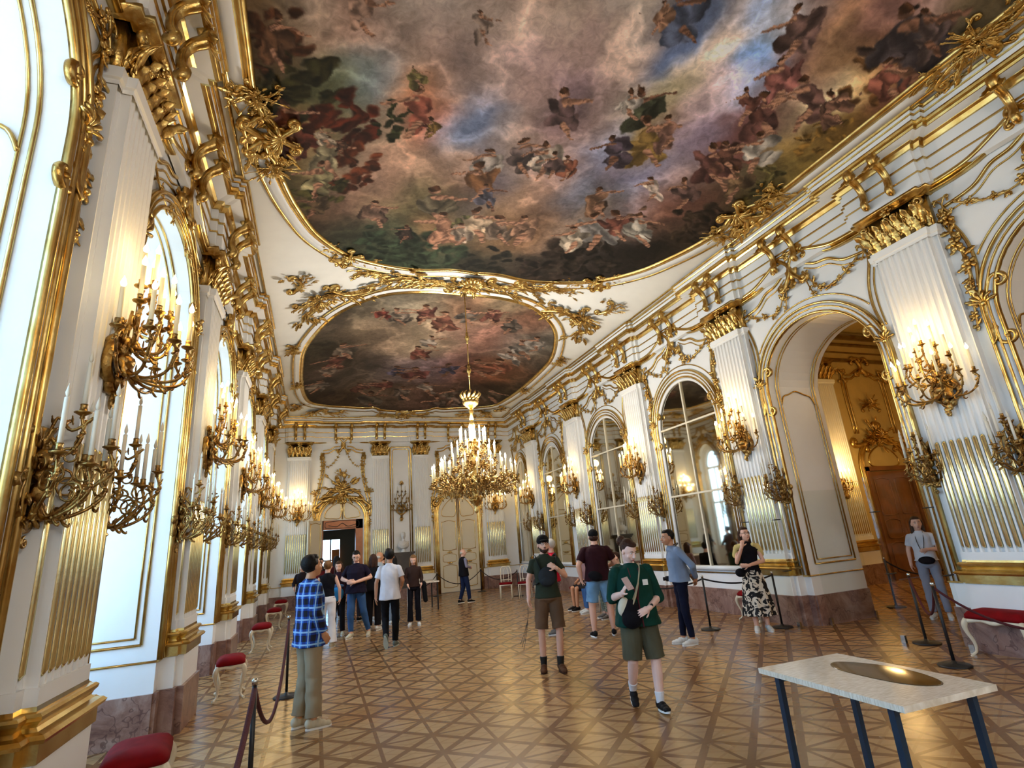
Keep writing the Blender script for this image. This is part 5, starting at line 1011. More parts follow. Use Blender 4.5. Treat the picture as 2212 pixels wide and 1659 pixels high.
stanchion('steel stanchion at the bottom left beside the nearest red stool', -.40, 4.75, .93, 'black')
stanchion('thin black stanchion behind the man in the plaid shirt', -.33, 8.52, 1.0)
rope('dark red rope rising out of the bottom edge at left', (-.46, 2.6), (-.40, 4.75), .25, .019, 'rope', .62, .86)
rope('dark red rope hanging between the two stanchions at left', (-.40, 4.75), (-.33, 8.52), .62, .017, 'rope', .86, .93)
SR = [('black stanchion just right of the man in the blue shirt', 6.53, 8.42), ('black stanchion right of the woman in the patterned skirt', 7.45, 7.72), ('black stanchion standing in front of the open archway', 7.77, 5.57), ('black stanchion with a wide base left of the stool at the right edge', 6.88, 4.68)]
for l, x, y in SR: stanchion(l, x, y)
stanchion('black stanchion inside the small gallery beyond the archway', 10.3, 7.77)
stanchion('black stanchion in front of the closed door on the far wall, left one', 4.27, 20.85, .84); stanchion('black stanchion in front of the closed door on the far wall, right one', 5.95, 20.75, .84); stanchion('black stanchion behind the cream chairs in the far corner', 6.3, 17.6, .84)
rope('black rope from the blue-shirted man\'s stanchion to the one by the archway', (6.53, 8.42), (7.45, 7.72), .10); rope('black rope hanging left from the stanchion behind the blue-shirted man', (6.1, 10.6), (6.53, 8.42), .2)
rope('dark rope crossing in front of the stool at the right edge', (6.88, 4.68), (7.5, 3.1), .42, .014, 'rope'); rope('dark red rope hanging in the archway beside the woman in white', (7.77, 5.57), (6.88, 4.68), .38, .015, 'rope')
rope('dark rope in front of the closed far door, centre', (4.27, 20.85), (5.95, 20.75), .42, .014, 'ropeb', .78, .78); rope('dark rope left of the closed far door', (3.3, 20.9), (4.27, 20.85), .3, .014, 'ropeb', .6, .78); rope('dark rope right of the closed far door', (5.95, 20.75), (6.3, 17.6), .3, .014, 'ropeb', .78, .78)
rope('dark rope in the small gallery beyond the archway', (10.3, 7.77), (11.6, 7.2), .3)
# glass guards at the archway
def guard(label, x, y0, y1, h=2.2):
    t = thing('glass_guard', label, 'glass panel', (x, (y0+y1)/2, 0), 0, 'clear glass guards at the archway'); g = MB(); L = abs(y1-y0)/2; box(g, -.005, .005, -L, L, .05, h); g.obj('pane', M['glass'], t, False)
    for s in (-1, 1):
        c = MB(); box(c, -.02, .02, s*L-.03, s*L+.03, .0, .10); c.obj('foot_clamp', M['steel'], t, False)
        for z in (.9, 1.75): c = MB(); tube(c, [(-.02, s*(L-.05), z), (.12, s*(L-.05), z)], .010, 6); tube(c, [(-.02, s*(L-.10), z), (-.02, s*(L+.0), z)], .007, 6); c.obj('clip', M['iron'], t)
    return t
guard('clear glass guard with black clips standing before the left pier of the archway', 7.55, 7.45, 8.3, 2.25)
guard('clear glass guard with black clips before the right side of the archway', 7.60, 4.9, 5.75, 2.25)
t = thing('glass_guard', 'clear glass guard standing along the inner side of the archway pier', 'glass panel', (8.60, 7.28, 0), 0, 'clear glass guards at the archway'); g = MB(); box(g, -.55, .55, -.005, .005, .05, 2.2); g.obj('pane', M['glass'], t, False)
for s in (-1, 1): c = MB(); box(c, s*.52-.02, s*.52+.02, -.02, .02, 0, .12); c.obj('foot_clamp', M['steel'], t, False)
# ------------------------------------------------------------------ tables
def relief_mat():
    m = bpy.data.materials.new('printed_wood_relief'); m.use_nodes = True; n = m.node_tree; b = n.nodes['Principled BSDF']; tc = n.nodes.new('ShaderNodeTexCoord'); mp = n.nodes.new('ShaderNodeMapping'); mp.inputs['Scale'].default_value = (6, 60, 6); nz = n.nodes.new('ShaderNodeTexNoise'); nz.inputs['Scale'].default_value = 3; nz.inputs['Detail'].default_value = 6
    n.links.new(tc.outputs['Object'], mp.inputs[0]); n.links.new(mp.outputs[0], nz.inputs['Vector']); r = n.nodes.new('ShaderNodeValToRGB'); r.color_ramp.elements[0].position = .35; r.color_ramp.elements[0].color = (*lin((.84, .79, .70)), 1); r.color_ramp.elements[1].position = .65; r.color_ramp.elements[1].color = (*lin((.96, .93, .87)), 1)
    n.links.new(nz.outputs[0], r.inputs[0]); n.links.new(r.outputs[0], b.inputs['Base Color']); b.inputs['Roughness'].default_value = .08; return m
tb = thing('display_table', 'light wood display table with a brown oval relief, cropped at lower right', 'table', (2.835, 2.425, 0), -.03); T_ = MB(); HX, HY, Z = .315, .452, .90
box(T_, -HX, HX, -HY, HY, Z-.028, Z); T_.obj('tabletop', relief_mat(), tb, False)
ov = MB(); n = 40; V = []
for (k_, z) in ((1.0, Z-.002), (1.0, Z+.0025), (.97, Z+.003)):
    for i in range(n): a = i*2*PI/n; V.append((.11+.14*k_*math.cos(a)*(1+.06*math.cos(3*a)), -.02+.31*k_*math.sin(a), z))
ov.add(V, grid_faces(3, n, False, True)+[tuple(range(2*n, 3*n))]); ov.obj('oval_relief', mat('brown_oval', (.36, .27, .15), .12, var=.5, vscale=14), tb)
for sx in (-1, 1):
    for sy in (-1, 1):
        l = MB(); X_, Y_ = sx*(HX-.05), sy*(HY-.10); tube(l, [(X_, Y_, 0), (X_, Y_, Z-.028)], .023, 4, up=(1, 1, 0)); l.obj('leg', M['teal'], tb, False)
fr = MB(); box(fr, -HX+.05, HX-.05, -HY+.09, -HY+.12, Z-.06, Z-.028); box(fr, -HX+.05, HX-.05, HY-.12, HY-.09, Z-.06, Z-.028); fr.obj('under_frame', M['teal'], tb, False)
t2 = thing('display_table', 'small display table with thin dark legs near the far wall', 'table', (3.12, 16.9, 0), .05); q = MB(); box(q, -.30, .30, -.42, .42, .76, .80); q.obj('tabletop', relief_mat(), t2, False)
for sx in (-1, 1):
    for sy in (-1, 1): l = MB(); box(l, sx*.26-.018, sx*.26+.018, sy*.36-.018, sy*.36+.018, 0, .76); l.obj('leg', M['black'], t2, False)
# ------------------------------------------------------------------ bust on its pedestal
pd_ = thing('pedestal', 'dark stone pedestal against the far wall under the bust', 'pedestal', (3.14, YE-.38, 0)); q = MB(); box(q, -.40, .40, -.22, .32, 1.58, 1.66); box(q, -.36, .36, -.18, .32, 1.52, 1.58); q.obj('top', M['dark'], pd_, False); q = MB(); box(q, -.30, .30, -.14, .32, .35, 1.52); q.obj('body', M['dark'], pd_, False); q = MB(); box(q, -.38, .38, -.2, .32, 0, .35); q.obj('base', M['marble'], pd_, False)
bu = MB(); lathe(bu, [(.001, 1.66), (.12, 1.66), (.11, 1.70), (.06, 1.74), (.07, 1.79), (.001, 1.80)], 16, (3.14, YE-.36, 0)); blob(bu, (3.14, YE-.36, 1.92), (.22, .13, .17), seg=14, ring=10); tube(bu, [(3.14, YE-.36, 2.0), (3.14, YE-.38, 2.16)], [.07, .06], 10); blob(bu, (3.14, YE-.39, 2.27), (.085, .10, .125), seg=14, ring=10); blob(bu, (3.14, YE-.50, 2.26), (.018, .03, .03)); blob(bu, (3.14, YE-.36, 2.34), (.09, .10, .07), seg=10)
for k in range(4): tube(bu, smooth_path([(2.94, YE-.42, 1.98-.03*k), (3.1, YE-.51, 1.90-.03*k), (3.34, YE-.40, 2.04-.05*k)], 5), .018, 6)
tag(bu.obj('marble_bust', M['marblew']), 'white marble bust of a draped figure on the dark pedestal', 'bust')
# ------------------------------------------------------------------ people
def remesh(mb, vox, it=3):
    me = mb.mesh('tmp', None); o = bpy.data.objects.new('tmp', me); C.objects.link(o)
    m = o.modifiers.new('r', 'REMESH'); m.mode = 'VOXEL'; m.voxel_size = vox; m.use_smooth_shade = True
    if it: k = o.modifiers.new('s', 'SMOOTH'); k.factor = .5; k.iterations = it
    dg = bpy.context.evaluated_depsgraph_get(); out = bpy.data.meshes.new_from_object(o.evaluated_get(dg)); bpy.data.objects.remove(o); bpy.data.meshes.remove(me)
    out.polygons.foreach_set('use_smooth', np.ones(len(out.polygons), bool)); return out
def limb(mb, a, b, ra, rb, seg=12, mid=None):
    a, b = np.array(a, float), np.array(b, float); rm = mid if mid else (ra+rb)/2; d = b-a; L = np.linalg.norm(d)+1e-9; d /= L
    P = [a-d*ra*.95, a-d*ra*.6, a, a+d*L*.3, a+d*L*.65, b, b+d*rb*.6, b+d*rb*.95]; R = [ra*.25, ra*.8, ra, rm*.5+ra*.5 if not mid else mid, (rm+rb)/2 if not mid else mid*.6+rb*.4, rb, rb*.8, rb*.25]
    tube(mb, P, R, seg); return mb
def limbcut(mb, a, b, ra, rb, seg=14):
    """sleeve or trouser leg: round at the top, cut flat at the hem"""
    a, b = np.array(a, float), np.array(b, float); d = b-a; L = np.linalg.norm(d)+1e-9; d /= L
    P = [a-d*ra*.9, a-d*ra*.55, a, a+d*L*.5, b-d*.012, b, b+d*.001]; R = [ra*.25, ra*.8, ra, (ra+rb)/2, rb, rb*1.02, rb*.96]; tube(mb, P, R, seg); return mb
def loft(mb, rings, seg=20):
    """closed body of elliptical rings (cx, cy, cz, rx, ry)"""
    V = []; th = np.arange(seg)*2*PI/seg
    for (x, y, z, rx, ry) in rings:
        for t in th:
            c, s = math.cos(t), math.sin(t); V.append((x+rx*math.copysign(abs(c)**.85, c), y+ry*math.copysign(abs(s)**.85, s), z))
    n = len(rings); mb.add(V, grid_faces(n, seg, False, True)+[tuple(range(seg))[::-1], tuple((n-1)*seg+k for k in range(seg))]); return mb
def hand(mb, w_, d, n, side, curl_=.35, k=1.0):
    """palm, four unequal bent fingers and a thumb from the side of the palm; d finger direction, n palm normal"""
    w_ = np.array(w_, float); d = np.array(d, float); d /= np.linalg.norm(d); n = np.array(n, float); n -= d*np.dot(n, d); n /= np.linalg.norm(n); t = np.cross(d, n)*side
    R = np.stack([t, d, n], 1); blob(mb, w_+d*.048*k, (.040*k, .050*k, .017*k), R, 12, 8); limb(mb, w_-d*.02, w_+d*.02, .026*k, .030*k, 10)
    for i, (o, L) in enumerate(((-.031, .058), (-.0105, .070), (.0105, .076), (.031, .066))):
        p = w_+d*(.082 if abs(o) < .02 else .076)*k+t*o*k; a = 0.0; c = curl_*(1.1-.12*i)
        for j, f in enumerate((.45, .32, .25)):
            a += c*(1 if j else .7); q = p+(d*math.cos(a)+n*math.sin(a)+t*o*1.2)*L*f*k; limb(mb, p, q, (.0088-.0008*j)*k, (.0082-.0008*j)*k, 8); p = q
    p = w_+d*.022*k+t*.030*k+n*.006*k
    for (L, f) in ((.036, .9), (.028, .55)):
        v = t*f+d*(1.1-f*.3)+n*.45; v /= np.linalg.norm(v); q = p+v*L*k; limb(mb, p, q, .0115*k, .0095*k, 8); p = q
    return mb
SKIN = {'light': (.90, .70, .60), 'pale': (.93, .78, .72), 'tan': (.76, .54, .40), 'asian': (.80, .58, .42)}
SKM = {k: mat('skin_'+k, v, .5, var=.08, vscale=9) for k, v in SKIN.items()}
_cm = {}
def cloth(name, c, rough=.85, bump=.35, bs=9, var=.2, vs_=3.5, c2=None):
    if name not in _cm: _cm[name] = mat(name, c, rough, bump=bump, bscale=bs, var=var, vscale=vs_, col2=c2, spec=.2)
    return _cm[name]
def plaid():
    m = bpy.data.materials.new('blue_plaid_flannel'); m.use_nodes = True; n = m.node_tree; b = n.nodes['Principled BSDF']; tc = n.nodes.new('ShaderNodeTexCoord'); s = n.nodes.new('ShaderNodeSeparateXYZ'); n.links.new(tc.outputs['Object'], s.inputs[0])
    ang = nmath(n, 'ADD', s.outputs[0], nmath(n, 'MULTIPLY', s.outputs[1], .9))
    def st(e, per, w_, off=0): f = nmath(n, 'FRACT', nmath(n, 'ADD', nmath(n, 'DIVIDE', e, per), off)); return nmath(n, 'LESS_THAN', f, w_)
    a1, a2 = st(ang, .125, .5), st(s.outputs[2], .125, .5); l1, l2 = st(ang, .125, .13, .32), st(s.outputs[2], .125, .13, .32)
    v = nmath(n, 'MULTIPLY', nmath(n, 'ADD', a1, a2), .5); r = n.nodes.new('ShaderNodeValToRGB'); r.color_ramp.interpolation = 'CONSTANT'; e = r.color_ramp.elements
    e[0].color = (*lin((.16, .40, .72)), 1); e[1].position = .75; e[1].color = (*lin((.04, .06, .12)), 1); k = e.new(.3); k.color = (*lin((.06, .18, .48)), 1)
    n.links.new(v, r.inputs[0]); mx = n.nodes.new('ShaderNodeMix'); mx.data_type = 'RGBA'; n.links.new(nmath(n, 'MULTIPLY', nmath(n, 'MAXIMUM', l1, l2), .75), mx.inputs[0]); n.links.new(r.outputs[0], mx.inputs[6]); mx.inputs[7].default_value = (*lin((.62, .78, .90)), 1); n.links.new(mx.outputs[2], b.inputs['Base Color']); b.inputs['Roughness'].default_value = .9; return m
def pattern(name, c1, c2, sc_=7, th=.5, c3=None):
    m = bpy.data.materials.new(name); m.use_nodes = True; n = m.node_tree; b = n.nodes['Principled BSDF']; tc = n.nodes.new('ShaderNodeTexCoord'); a = n.nodes.new('ShaderNodeTexNoise'); a.inputs['Scale'].default_value = sc_; a.inputs['Detail'].default_value = 1.5; a.inputs['Distortion'].default_value = 2.5
    n.links.new(tc.outputs['Object'], a.inputs['Vector']); r = n.nodes.new('ShaderNodeValToRGB'); r.color_ramp.interpolation = 'CONSTANT'; e = r.color_ramp.elements; e[0].color = (*lin(c1), 1); e[1].position = th; e[1].color = (*lin(c2), 1)
    if c3: k = e.new(th+.09); k.color = (*lin(c3), 1)
    n.links.new(a.outputs[0], r.inputs[0]); n.links.new(r.outputs[0], b.inputs['Base Color']); b.inputs['Roughness'].default_value = .85; return m
BASE = dict(pel=(0, 0, .95), chest=(0, 0, 1.30), neck=(0, -.01, 1.49), head=(0, .015, 1.628), shR=(.170, -.01, 1.405), shL=(-.170, -.01, 1.405), elR=(.225, -.03, 1.15), elL=(-.225, -.03, 1.15), wrR=(.225, .04, .90), wrL=(-.225, .04, .90),
            hiR=(.088, 0, .93), hiL=(-.088, 0, .93), knR=(.10, .015, .50), knL=(-.10, .015, .50), anR=(.11, -.02, .085), anL=(-.11, -.02, .085))
def person(label, loc, heading, H=1.75, pose=None, skin='light', bulk=1.0, top=None, bottom=None, shoes=None, hair=None, headrot=(0, 0), hands=None, vox=.009, extras=None, toes=None):
    s = H/1.75; J = {k: np.array(v, float) for k, v in BASE.items()}
    for k, v in (pose or {}).items(): J[k] = np.array(v, float)
    for k_ in ('shR', 'shL'): J[k_][0] *= 1+(bulk-1)*.7
    for k_ in ('elR', 'elL'): J[k_][0] *= 1+(bulk-1)*.4
    Rh = np.array((Matrix.Rotation(headrot[0], 3, 'Z') @ Matrix.Rotation(headrot[1], 3, 'X'))); hc = J['head']
    hp = lambda v: hc+Rh @ np.array(v, float)
    hs = lambda m_: MB().put(m_, Matrix.Translation(hc) @ Matrix.Scale(1.075, 4) @ Matrix.Translation(-Vector(hc)))
    S = MB(); q = bulk; body_mb = S; S = MB()
    # head
    blob(S, hp((0, -.012, .025)), (.074, .092, .090), Rh, 18, 14); blob(S, hp((0, .020, -.030)), (.060, .068, .082), Rh, 16, 12); blob(S, hp((0, .045, -.085)), (.030, .030, .026), Rh, 10, 8); blob(S, hp((0, .060, .028)), (.050, .022, .022), Rh, 10, 8)
    limb(S, hp((0, .083, .012)), hp((0, .104, -.026)), .009, .013, 8); blob(S, hp((.010, .096, -.030)), .008, seg=8, ring=6); blob(S, hp((-.010, .096, -.030)), .008, seg=8, ring=6); blob(S, hp((0, .084, -.060)), (.022, .010, .010), Rh, 10, 6)
    for sx in (-1, 1): blob(S, hp((sx*.076, -.005, -.012)), (.009, .018, .030), Rh, 10, 8); blob(S, hp((sx*.040, .055, -.035)), (.022, .022, .020), Rh, 8, 6)
    body_mb.put(hs(S)); S = body_mb
    limb(S, J['neck']+[0, -.01, -.04], hp((0, -.022, -.06)), .058*min(q, 1.15), .052, 14)
    # trunk under the clothes
    nk, ch_, pe = J['neck'], J['chest'], J['pel']
    def trunk(mb, g, z_lo=None, waist=.135, hem=None, neck=True, loose=0.0):
        r = []; mid = (ch_+pe)/2
        if hem is not None: r += [(hem[0], hem[1], hem[2], (.165+g+loose)*q, (.115+g+loose)*q), (hem[0], hem[1], hem[2]+.01, (.170+g+loose)*q, (.122+g+loose)*q)]
        else: r += [(pe[0], pe[1], pe[2]-.07, (.12+g)*q, (.085+g)*q), (pe[0], pe[1], pe[2]-.03, (.158+g)*q, (.112+g)*q)]
        r += [(pe[0], pe[1], pe[2]+.04, (.155+g+loose*.8)*q, (.112+g+loose)*q), (mid[0], mid[1], mid[2], (waist+g+loose*.9)*q, (.100+g+loose)*q), (ch_[0], ch_[1], ch_[2], (.158+g+loose*.4)*q, (.112+g+loose*.5)*q),
              (ch_[0], ch_[1]-.005, ch_[2]+.09, (.165+g)*q, (.100+g)*q), (nk[0], nk[1], nk[2]-.05, (.125+g)*q, (.080+g)*q), (nk[0], nk[1], nk[2]-.015, (.075+g*.7), (.066+g*.7)), (nk[0], nk[1], nk[2]+(.01 if neck else 0), .058+g*.5, .058+g*.5)]
        loft(mb, r); return mb
    trunk(S, -.012)
    for a in 'RL': limb(S, nk-[0, .01, .03], J['sh'+a], .040, .040*q, 10)
    for a in 'RL':
        sg = 1 if a == 'R' else -1
        limb(S, J['sh'+a], J['el'+a], .046*q, .038*q, 12, .044*q); limb(S, J['el'+a], J['wr'+a], .038*q, .026, 12, .038*q)
        hd = (hands or {}).get(a, {}); d = hd.get('d'); d = np.array(d, float) if d is not None else (J['wr'+a]-J['el'+a])+np.array([0, .05, -.05]); n_ = hd.get('n', (-sg, .15, 0)); hand(S, J['wr'+a], d, n_, -sg*(1 if hd.get('flip', 0) == 0 else -1), hd.get('curl', .35))
        limb(S, J['hi'+a], J['kn'+a], .078*q, .052*q, 14, .070*q); limb(S, J['kn'+a], J['an'+a], .050*q, .036, 14, .052*min(q, 1.15))
    root_v = {}
    def fin(mb, name, m, parent, v=vox, it=3, fold=0.0):
        me = remesh(mb, v, it)
        if fold:
            n_ = len(me.vertices); co = np.zeros(n_*3, np.float32); me.vertices.foreach_get('co', co); co = co.reshape(-1, 3).astype(float); nr = np.zeros(n_*3, np.float32); me.vertex_normals.foreach_get('vector', nr); nr = nr.reshape(-1, 3)
            x, y, z = co[:, 0], co[:, 1], co[:, 2]; ph = loc[0]*7+loc[1]*3
            d = np.sin(x*26+7*np.sin(z*5+ph)+y*18)*.55+np.sin(z*34+5*np.sin(x*9+ph)+3*np.sin(y*8))*.45+np.sin((x-y+z*.8)*48+4*np.sin(z*11+ph))*.3
            co += nr*(d*fold)[:, None]; me.vertices.foreach_set('co', co.astype(np.float32).ravel()); me.update()
        me.transform(Matrix.Scale(s, 4)); me.name = name; me.materials.append(m); o = bpy.data.objects.new(name, me); C.objects.link(o)
        if parent is not None: o.parent = parent
        return o
    def raw(mb, name, m, parent, smooth=True):
        me = mb.mesh(name, m, smooth); me.transform(Matrix.Scale(s, 4)); o = bpy.data.objects.new(name, me); C.objects.link(o); o.parent = parent; return o
    # feet inside the shoes
    foot = {}
    for a in 'RL':
        k, an = J['kn'+a], J['an'+a]; sg = 1 if a == 'R' else -1
        td = np.array((toes or {}).get(a, (sg*.18, 1, -.0)), float); td /= np.linalg.norm(td); foot[a] = td; up_ = np.array([0, 0, 1.])-td*td[2]; up_ /= np.linalg.norm(up_); limb(S, an-up_*.03, an+td*.09-up_*.052, .024, .016, 10)
    body = fin(S, 'person', SKM[skin], None); body.location = loc; body.rotation_euler = (0, 0, heading); tag(body, label, 'person', None)
    # face
    if vox < .012:
        L_ = MB(); hm_ = (hair or {}).get('m')
        for sx in (-1, 1):
            E_ = MB(); P_ = MB(); B_ = MB()
            blob(E_, hp((sx*.030, .0725, .008)), (.0115, .0085, .0055), Rh, 10, 8); blob(P_, hp((sx*.030, .0800, .008)), (.0055, .003, .0055), Rh, 8, 6)
            tube(B_, [hp((sx*.014, .085, .027)), hp((sx*.030, .083, .032)), hp((sx*.047, .070, .026))], [.003, .0035, .002], 6)
            eo = raw(hs(E_), 'eye', M['paper'], body); raw(hs(P_), 'pupil', M['iron'], eo); raw(hs(B_), 'eyebrow', hm_ or M['iron'], body)
        blob(L_, hp((0, .0935, -.057)), (.021, .004, .004), Rh, 10, 6); blob(L_, hp((0, .0925, -.065)), (.017, .005, .005), Rh, 10, 6)
        raw(hs(L_), 'lips', mat('lips', (.70, .40, .36), .5) if 'lips' not in bpy.data.materials else bpy.data.materials['lips'], body)
    # top
    if top:
        T = MB(); g = top.get('g', .012); hz = top.get('hem', .86); pe2 = pe+(J['chest']-pe)*(hz-pe[2])/(ch_[2]-pe[2]) if hz > pe[2] else pe
        trunk(T, g, hem=(pe2[0], pe2[1], hz), loose=top.get('loose', .02))
        t = top.get('sleeve', .6)
        for a in 'RL':
            A, B, W_ = J['sh'+a], J['el'+a], J['wr'+a]; r1 = (.050+top.get('sl', .006))*q; r2 = (.047+top.get('sl', .006))*q; limb(T, nk-[0, .01, .035], A, .045, .046*q, 10)
            if t > 0:
                if t <= 1: limbcut(T, A, A+(B-A)*t, r1, r2*1.12)
                else: limb(T, A, B, r1, r2, 12); limbcut(T, B, B+(W_-B)*(t-1), r2, (.034+top.get('sl', .006))*q)
            else: blob(T, A+[(-.02 if a == 'R' else .02), 0, 0], (.045, .05, .05))
        fin(T, top.get('name', 'shirt'), top['m'], body, fold=.0042 if vox < .0105 else 0)
    if bottom:
        T = MB(); k = bottom.get('kind', 'trousers'); w_ = bottom.get('w', .012); wz = bottom.get('waist', 1.0)
        if k == 'skirt':
            z0 = bottom['len']; mid = (J['anR']+J['anL'])/2; r = []
            for u in np.linspace(0, 1, 10): z = z0+(wz-z0)*u; f = 1-u; x = mid[0]*f+pe[0]*u; y = mid[1]*f+pe[1]*u; r.append((x, y, z, .15+.12*f**.8, .11+.12*f**.8))
            V = []; sg_ = 48; th = np.arange(sg_)*2*PI/sg_
            for (x, y, z, rx, ry) in r:
                f = (wz-z)/(wz-z0)
                for t in th: kx = 1+.09*f*math.sin(9*t+1.5*f); V.append((x+rx*kx*math.cos(t), y+ry*kx*math.sin(t), z))
            T.add(V, grid_faces(len(r), sg_, False, True)+[tuple(range(sg_))[::-1], tuple((len(r)-1)*sg_+i for i in range(sg_))])
        else:
            loft(T, [(pe[0], pe[1], pe[2]-.09, .10*q, .09*q), (pe[0], pe[1], pe[2]-.05, (.155+w_)*q, (.115+w_)*q), (pe[0], pe[1], wz, (.150+w_)*q, (.110+w_)*q), (pe[0], pe[1], wz+.02, (.14+w_)*q, (.10+w_)*q)])
            for a in 'RL':
                hi, kn, an = J['hi'+a], J['kn'+a], J['an'+a]; t = bottom.get('t', 2.0); rk = (.060+w_)*q; ra = bottom.get('cuff', .048)
                if t <= 1: e = hi+(kn-hi)*t; limbcut(T, hi, e, (.082+w_)*q, (.064+w_*1.25)*q, 18)
                else:
                    limb(T, hi, kn, (.084+w_)*q, rk, 16)
                    e = kn+(an-kn)*(t-1); limbcut(T, kn, e, rk, ra+w_, 16)
        fin(T, bottom.get('name', 'trousers'), bottom['m'], body, fold=.0042 if vox < .0105 else 0)
    if shoes:
        for a in 'RL':
            an = J['an'+a]; td = foot[a]; up = np.array([0, 0, 1.])-td*td[2]; up /= np.linalg.norm(up); sd = np.cross(td, up); B3 = np.stack([sd, td, up], 1); f = lambda x, y, z: an+B3 @ np.array([x, y, z])
            U = MB()
            for (y, rx, rz, z) in ((-.045, .040, .050, -.024), (.0, .043, .055, -.022), (.05, .046, .046, -.034), (.10, .048, .036, -.046), (.145, .043, .028, -.054)): blob(U, f(0, y, z), (rx, .045, rz), B3, 12, 8)
            if shoes.get('boot'): limb(U, f(0, -.01, 0), f(0, -.015, .05), .045, .045, 12)
            o = fin(U, 'shoe', shoes['m'], body, max(.006, vox*.8), 2)
            So = MB(); V = []
            for z in (-.085, -.066):
                for k in range(24):
                    t = k*2*PI/24; y = .055+.135*math.sin(t); x = (.044 if math.sin(t) > 0 else .038)*math.cos(t)*(1+.1*math.sin(t)); V.append(f(x, y, z))
            So.add(V, grid_faces(2, 24, False, True)+[tuple(range(24))[::-1], tuple(range(24, 48))]); raw(So, 'sole', shoes.get('sole', M['paper']), o, False)
        if shoes.get('sock') is not None:
            h = shoes.get('sockh', .07)
            for a in 'RL': K = MB(); d = J['kn'+a]-J['an'+a]; d /= np.linalg.norm(d); limbcut(K, J['an'+a]-[0, 0, .01], J['an'+a]+d*h, .041, .043+h*.09); fin(K, 'sock', shoes['sock'], body)
    if hair:
        Hh = MB(); st = hair.get('style', 'short'); e = hair.get('e', 0)
        if st != 'bald': blob(Hh, hp((0, -.030, .038)), (.080+e, .088+e, .090+e), Rh, 18, 14); blob(Hh, hp((0, .025, .085)), (.058+e, .050, .032+e), Rh, 12, 8)
        if st == 'bald': blob(Hh, hp((0, -.040, .0)), (.078, .070, .055), Rh, 14, 10)
        if st == 'tuft': blob(Hh, hp((.02, .03, .10)), (.045, .05, .035), Rh, 10, 8); blob(Hh, hp((-.02, .0, .115)), (.05, .06, .03), Rh, 10, 8)
        if st in ('long', 'bob'):
            z1 = -.16 if st == 'bob' else -.36; ln = np.array([0, 0, 1.])
            for (x, y, r) in ((0, -.075, .048), (.05, -.06, .040), (-.05, -.06, .040), (.072, -.02, .028), (-.072, -.02, .028)):
                a0 = hp((x, y, .03)); b0 = np.array([a0[0]*1.0+x*.3, a0[1]-.02, hc[2]+z1*(1 if abs(x) < .06 else .85)]); limb(Hh, a0, b0, r, r*.62, 12, r*.95)
        if st == 'bun': blob(Hh, hp((.0, -.135, .055)), (.058, .052, .058), Rh, 14, 10); limb(Hh, hp((0, -.08, .04)), hp((0, -.12, .05)), .04, .035, 10)
        if st == 'cap':
            Hh = MB(); blob(Hh, hp((0, -.035, -.012)), (.079, .075, .060), Rh, 14, 10)
            K = MB(); blob(K, hp((0, -.012, .050)), (.084, .102, .082), Rh, 18, 12); V0 = MB(); blob(K, hp((0, .095 if not hair.get('back') else -.1, .046)), (.062, .060, .010), Rh, 14, 8); fin(hs(K), 'cap', hair.get('cap', cloth('black_cap', (.06, .06, .07))), body)
        if hair.get('beard'): blob(Hh, hp((0, .052, -.084)), (.042, .040, .034), Rh, 12, 8); blob(Hh, hp((.04, .03, -.06)), (.022, .035, .035), Rh, 10, 8); blob(Hh, hp((-.04, .03, -.06)), (.022, .035, .035), Rh, 10, 8); blob(Hh, hp((0, .088, -.046)), (.026, .009, .006), Rh, 8, 6)
        fin(hs(Hh), 'hair', hair['m'], body, max(vox, .007), 2)
        if hair.get('glasses'):
            G_ = MB()
            for sx in (-1, 1): tube(G_, [hp((sx*.030+.021*math.cos(t), .092, .006+.017*math.sin(t))) for t in np.linspace(0, 2*PI, 15)[:-1]], .0022, 5, closed=True); tube(G_, [hp((sx*.051, .090, .010)), hp((sx*.078, .01, .010))], .002, 5)
            tube(G_, [hp((-.01, .094, .010)), hp((.01, .094, .010))], .002, 5); raw(hs(G_), 'glasses', M['iron'], body)
    if extras: extras(body, J, raw, fin, hp)
    return body
hb = cloth('black_hair', (.06, .05, .05), .5, .5, 60, .3, 20); hbr = cloth('brown_hair', (.24, .14, .09), .5, .5, 60, .3, 20); hbl = cloth('dark_blond_hair', (.50, .36, .22), .5, .5, 60, .3, 20); hgr = cloth('white_hair', (.80, .77, .72), .6, .5, 60, .2, 20)
wsh = cloth('white_sneaker', (.90, .89, .86), .6, .1); bsh = cloth('black_sneaker', (.06, .06, .07), .6, .1)
def T(name, c, *a, **k): return cloth(name, c, *a, **k)
N = 'far'
# 1 the man in plaid
def ex1(b, J, raw, fin, hp): pass
person('man in a blue plaid shirt and khaki trousers seen in profile at left', (-.05, 6.90, 0), -1.15, 1.77, dict(elR=(.235, -.05, 1.16), wrR=(.20, .07, .93), elL=(-.22, .0, 1.16), wrL=(-.16, .16, 1.0), knR=(.09, .02, .5), anR=(.11, .02, .085), anL=(-.10, -.05, .085)), 'asian', 1.03,
       dict(m=plaid(), hem=.80, sleeve=1.92, loose=.026, sl=.016, name='plaid_shirt'), dict(m=T('khaki_trousers', (.60, .54, .44)), w=.022, cuff=.062, t=1.92), dict(m=T('beige_sneaker', (.80, .76, .66))), dict(m=hb, e=.006), (.15, .22), vox=.007)
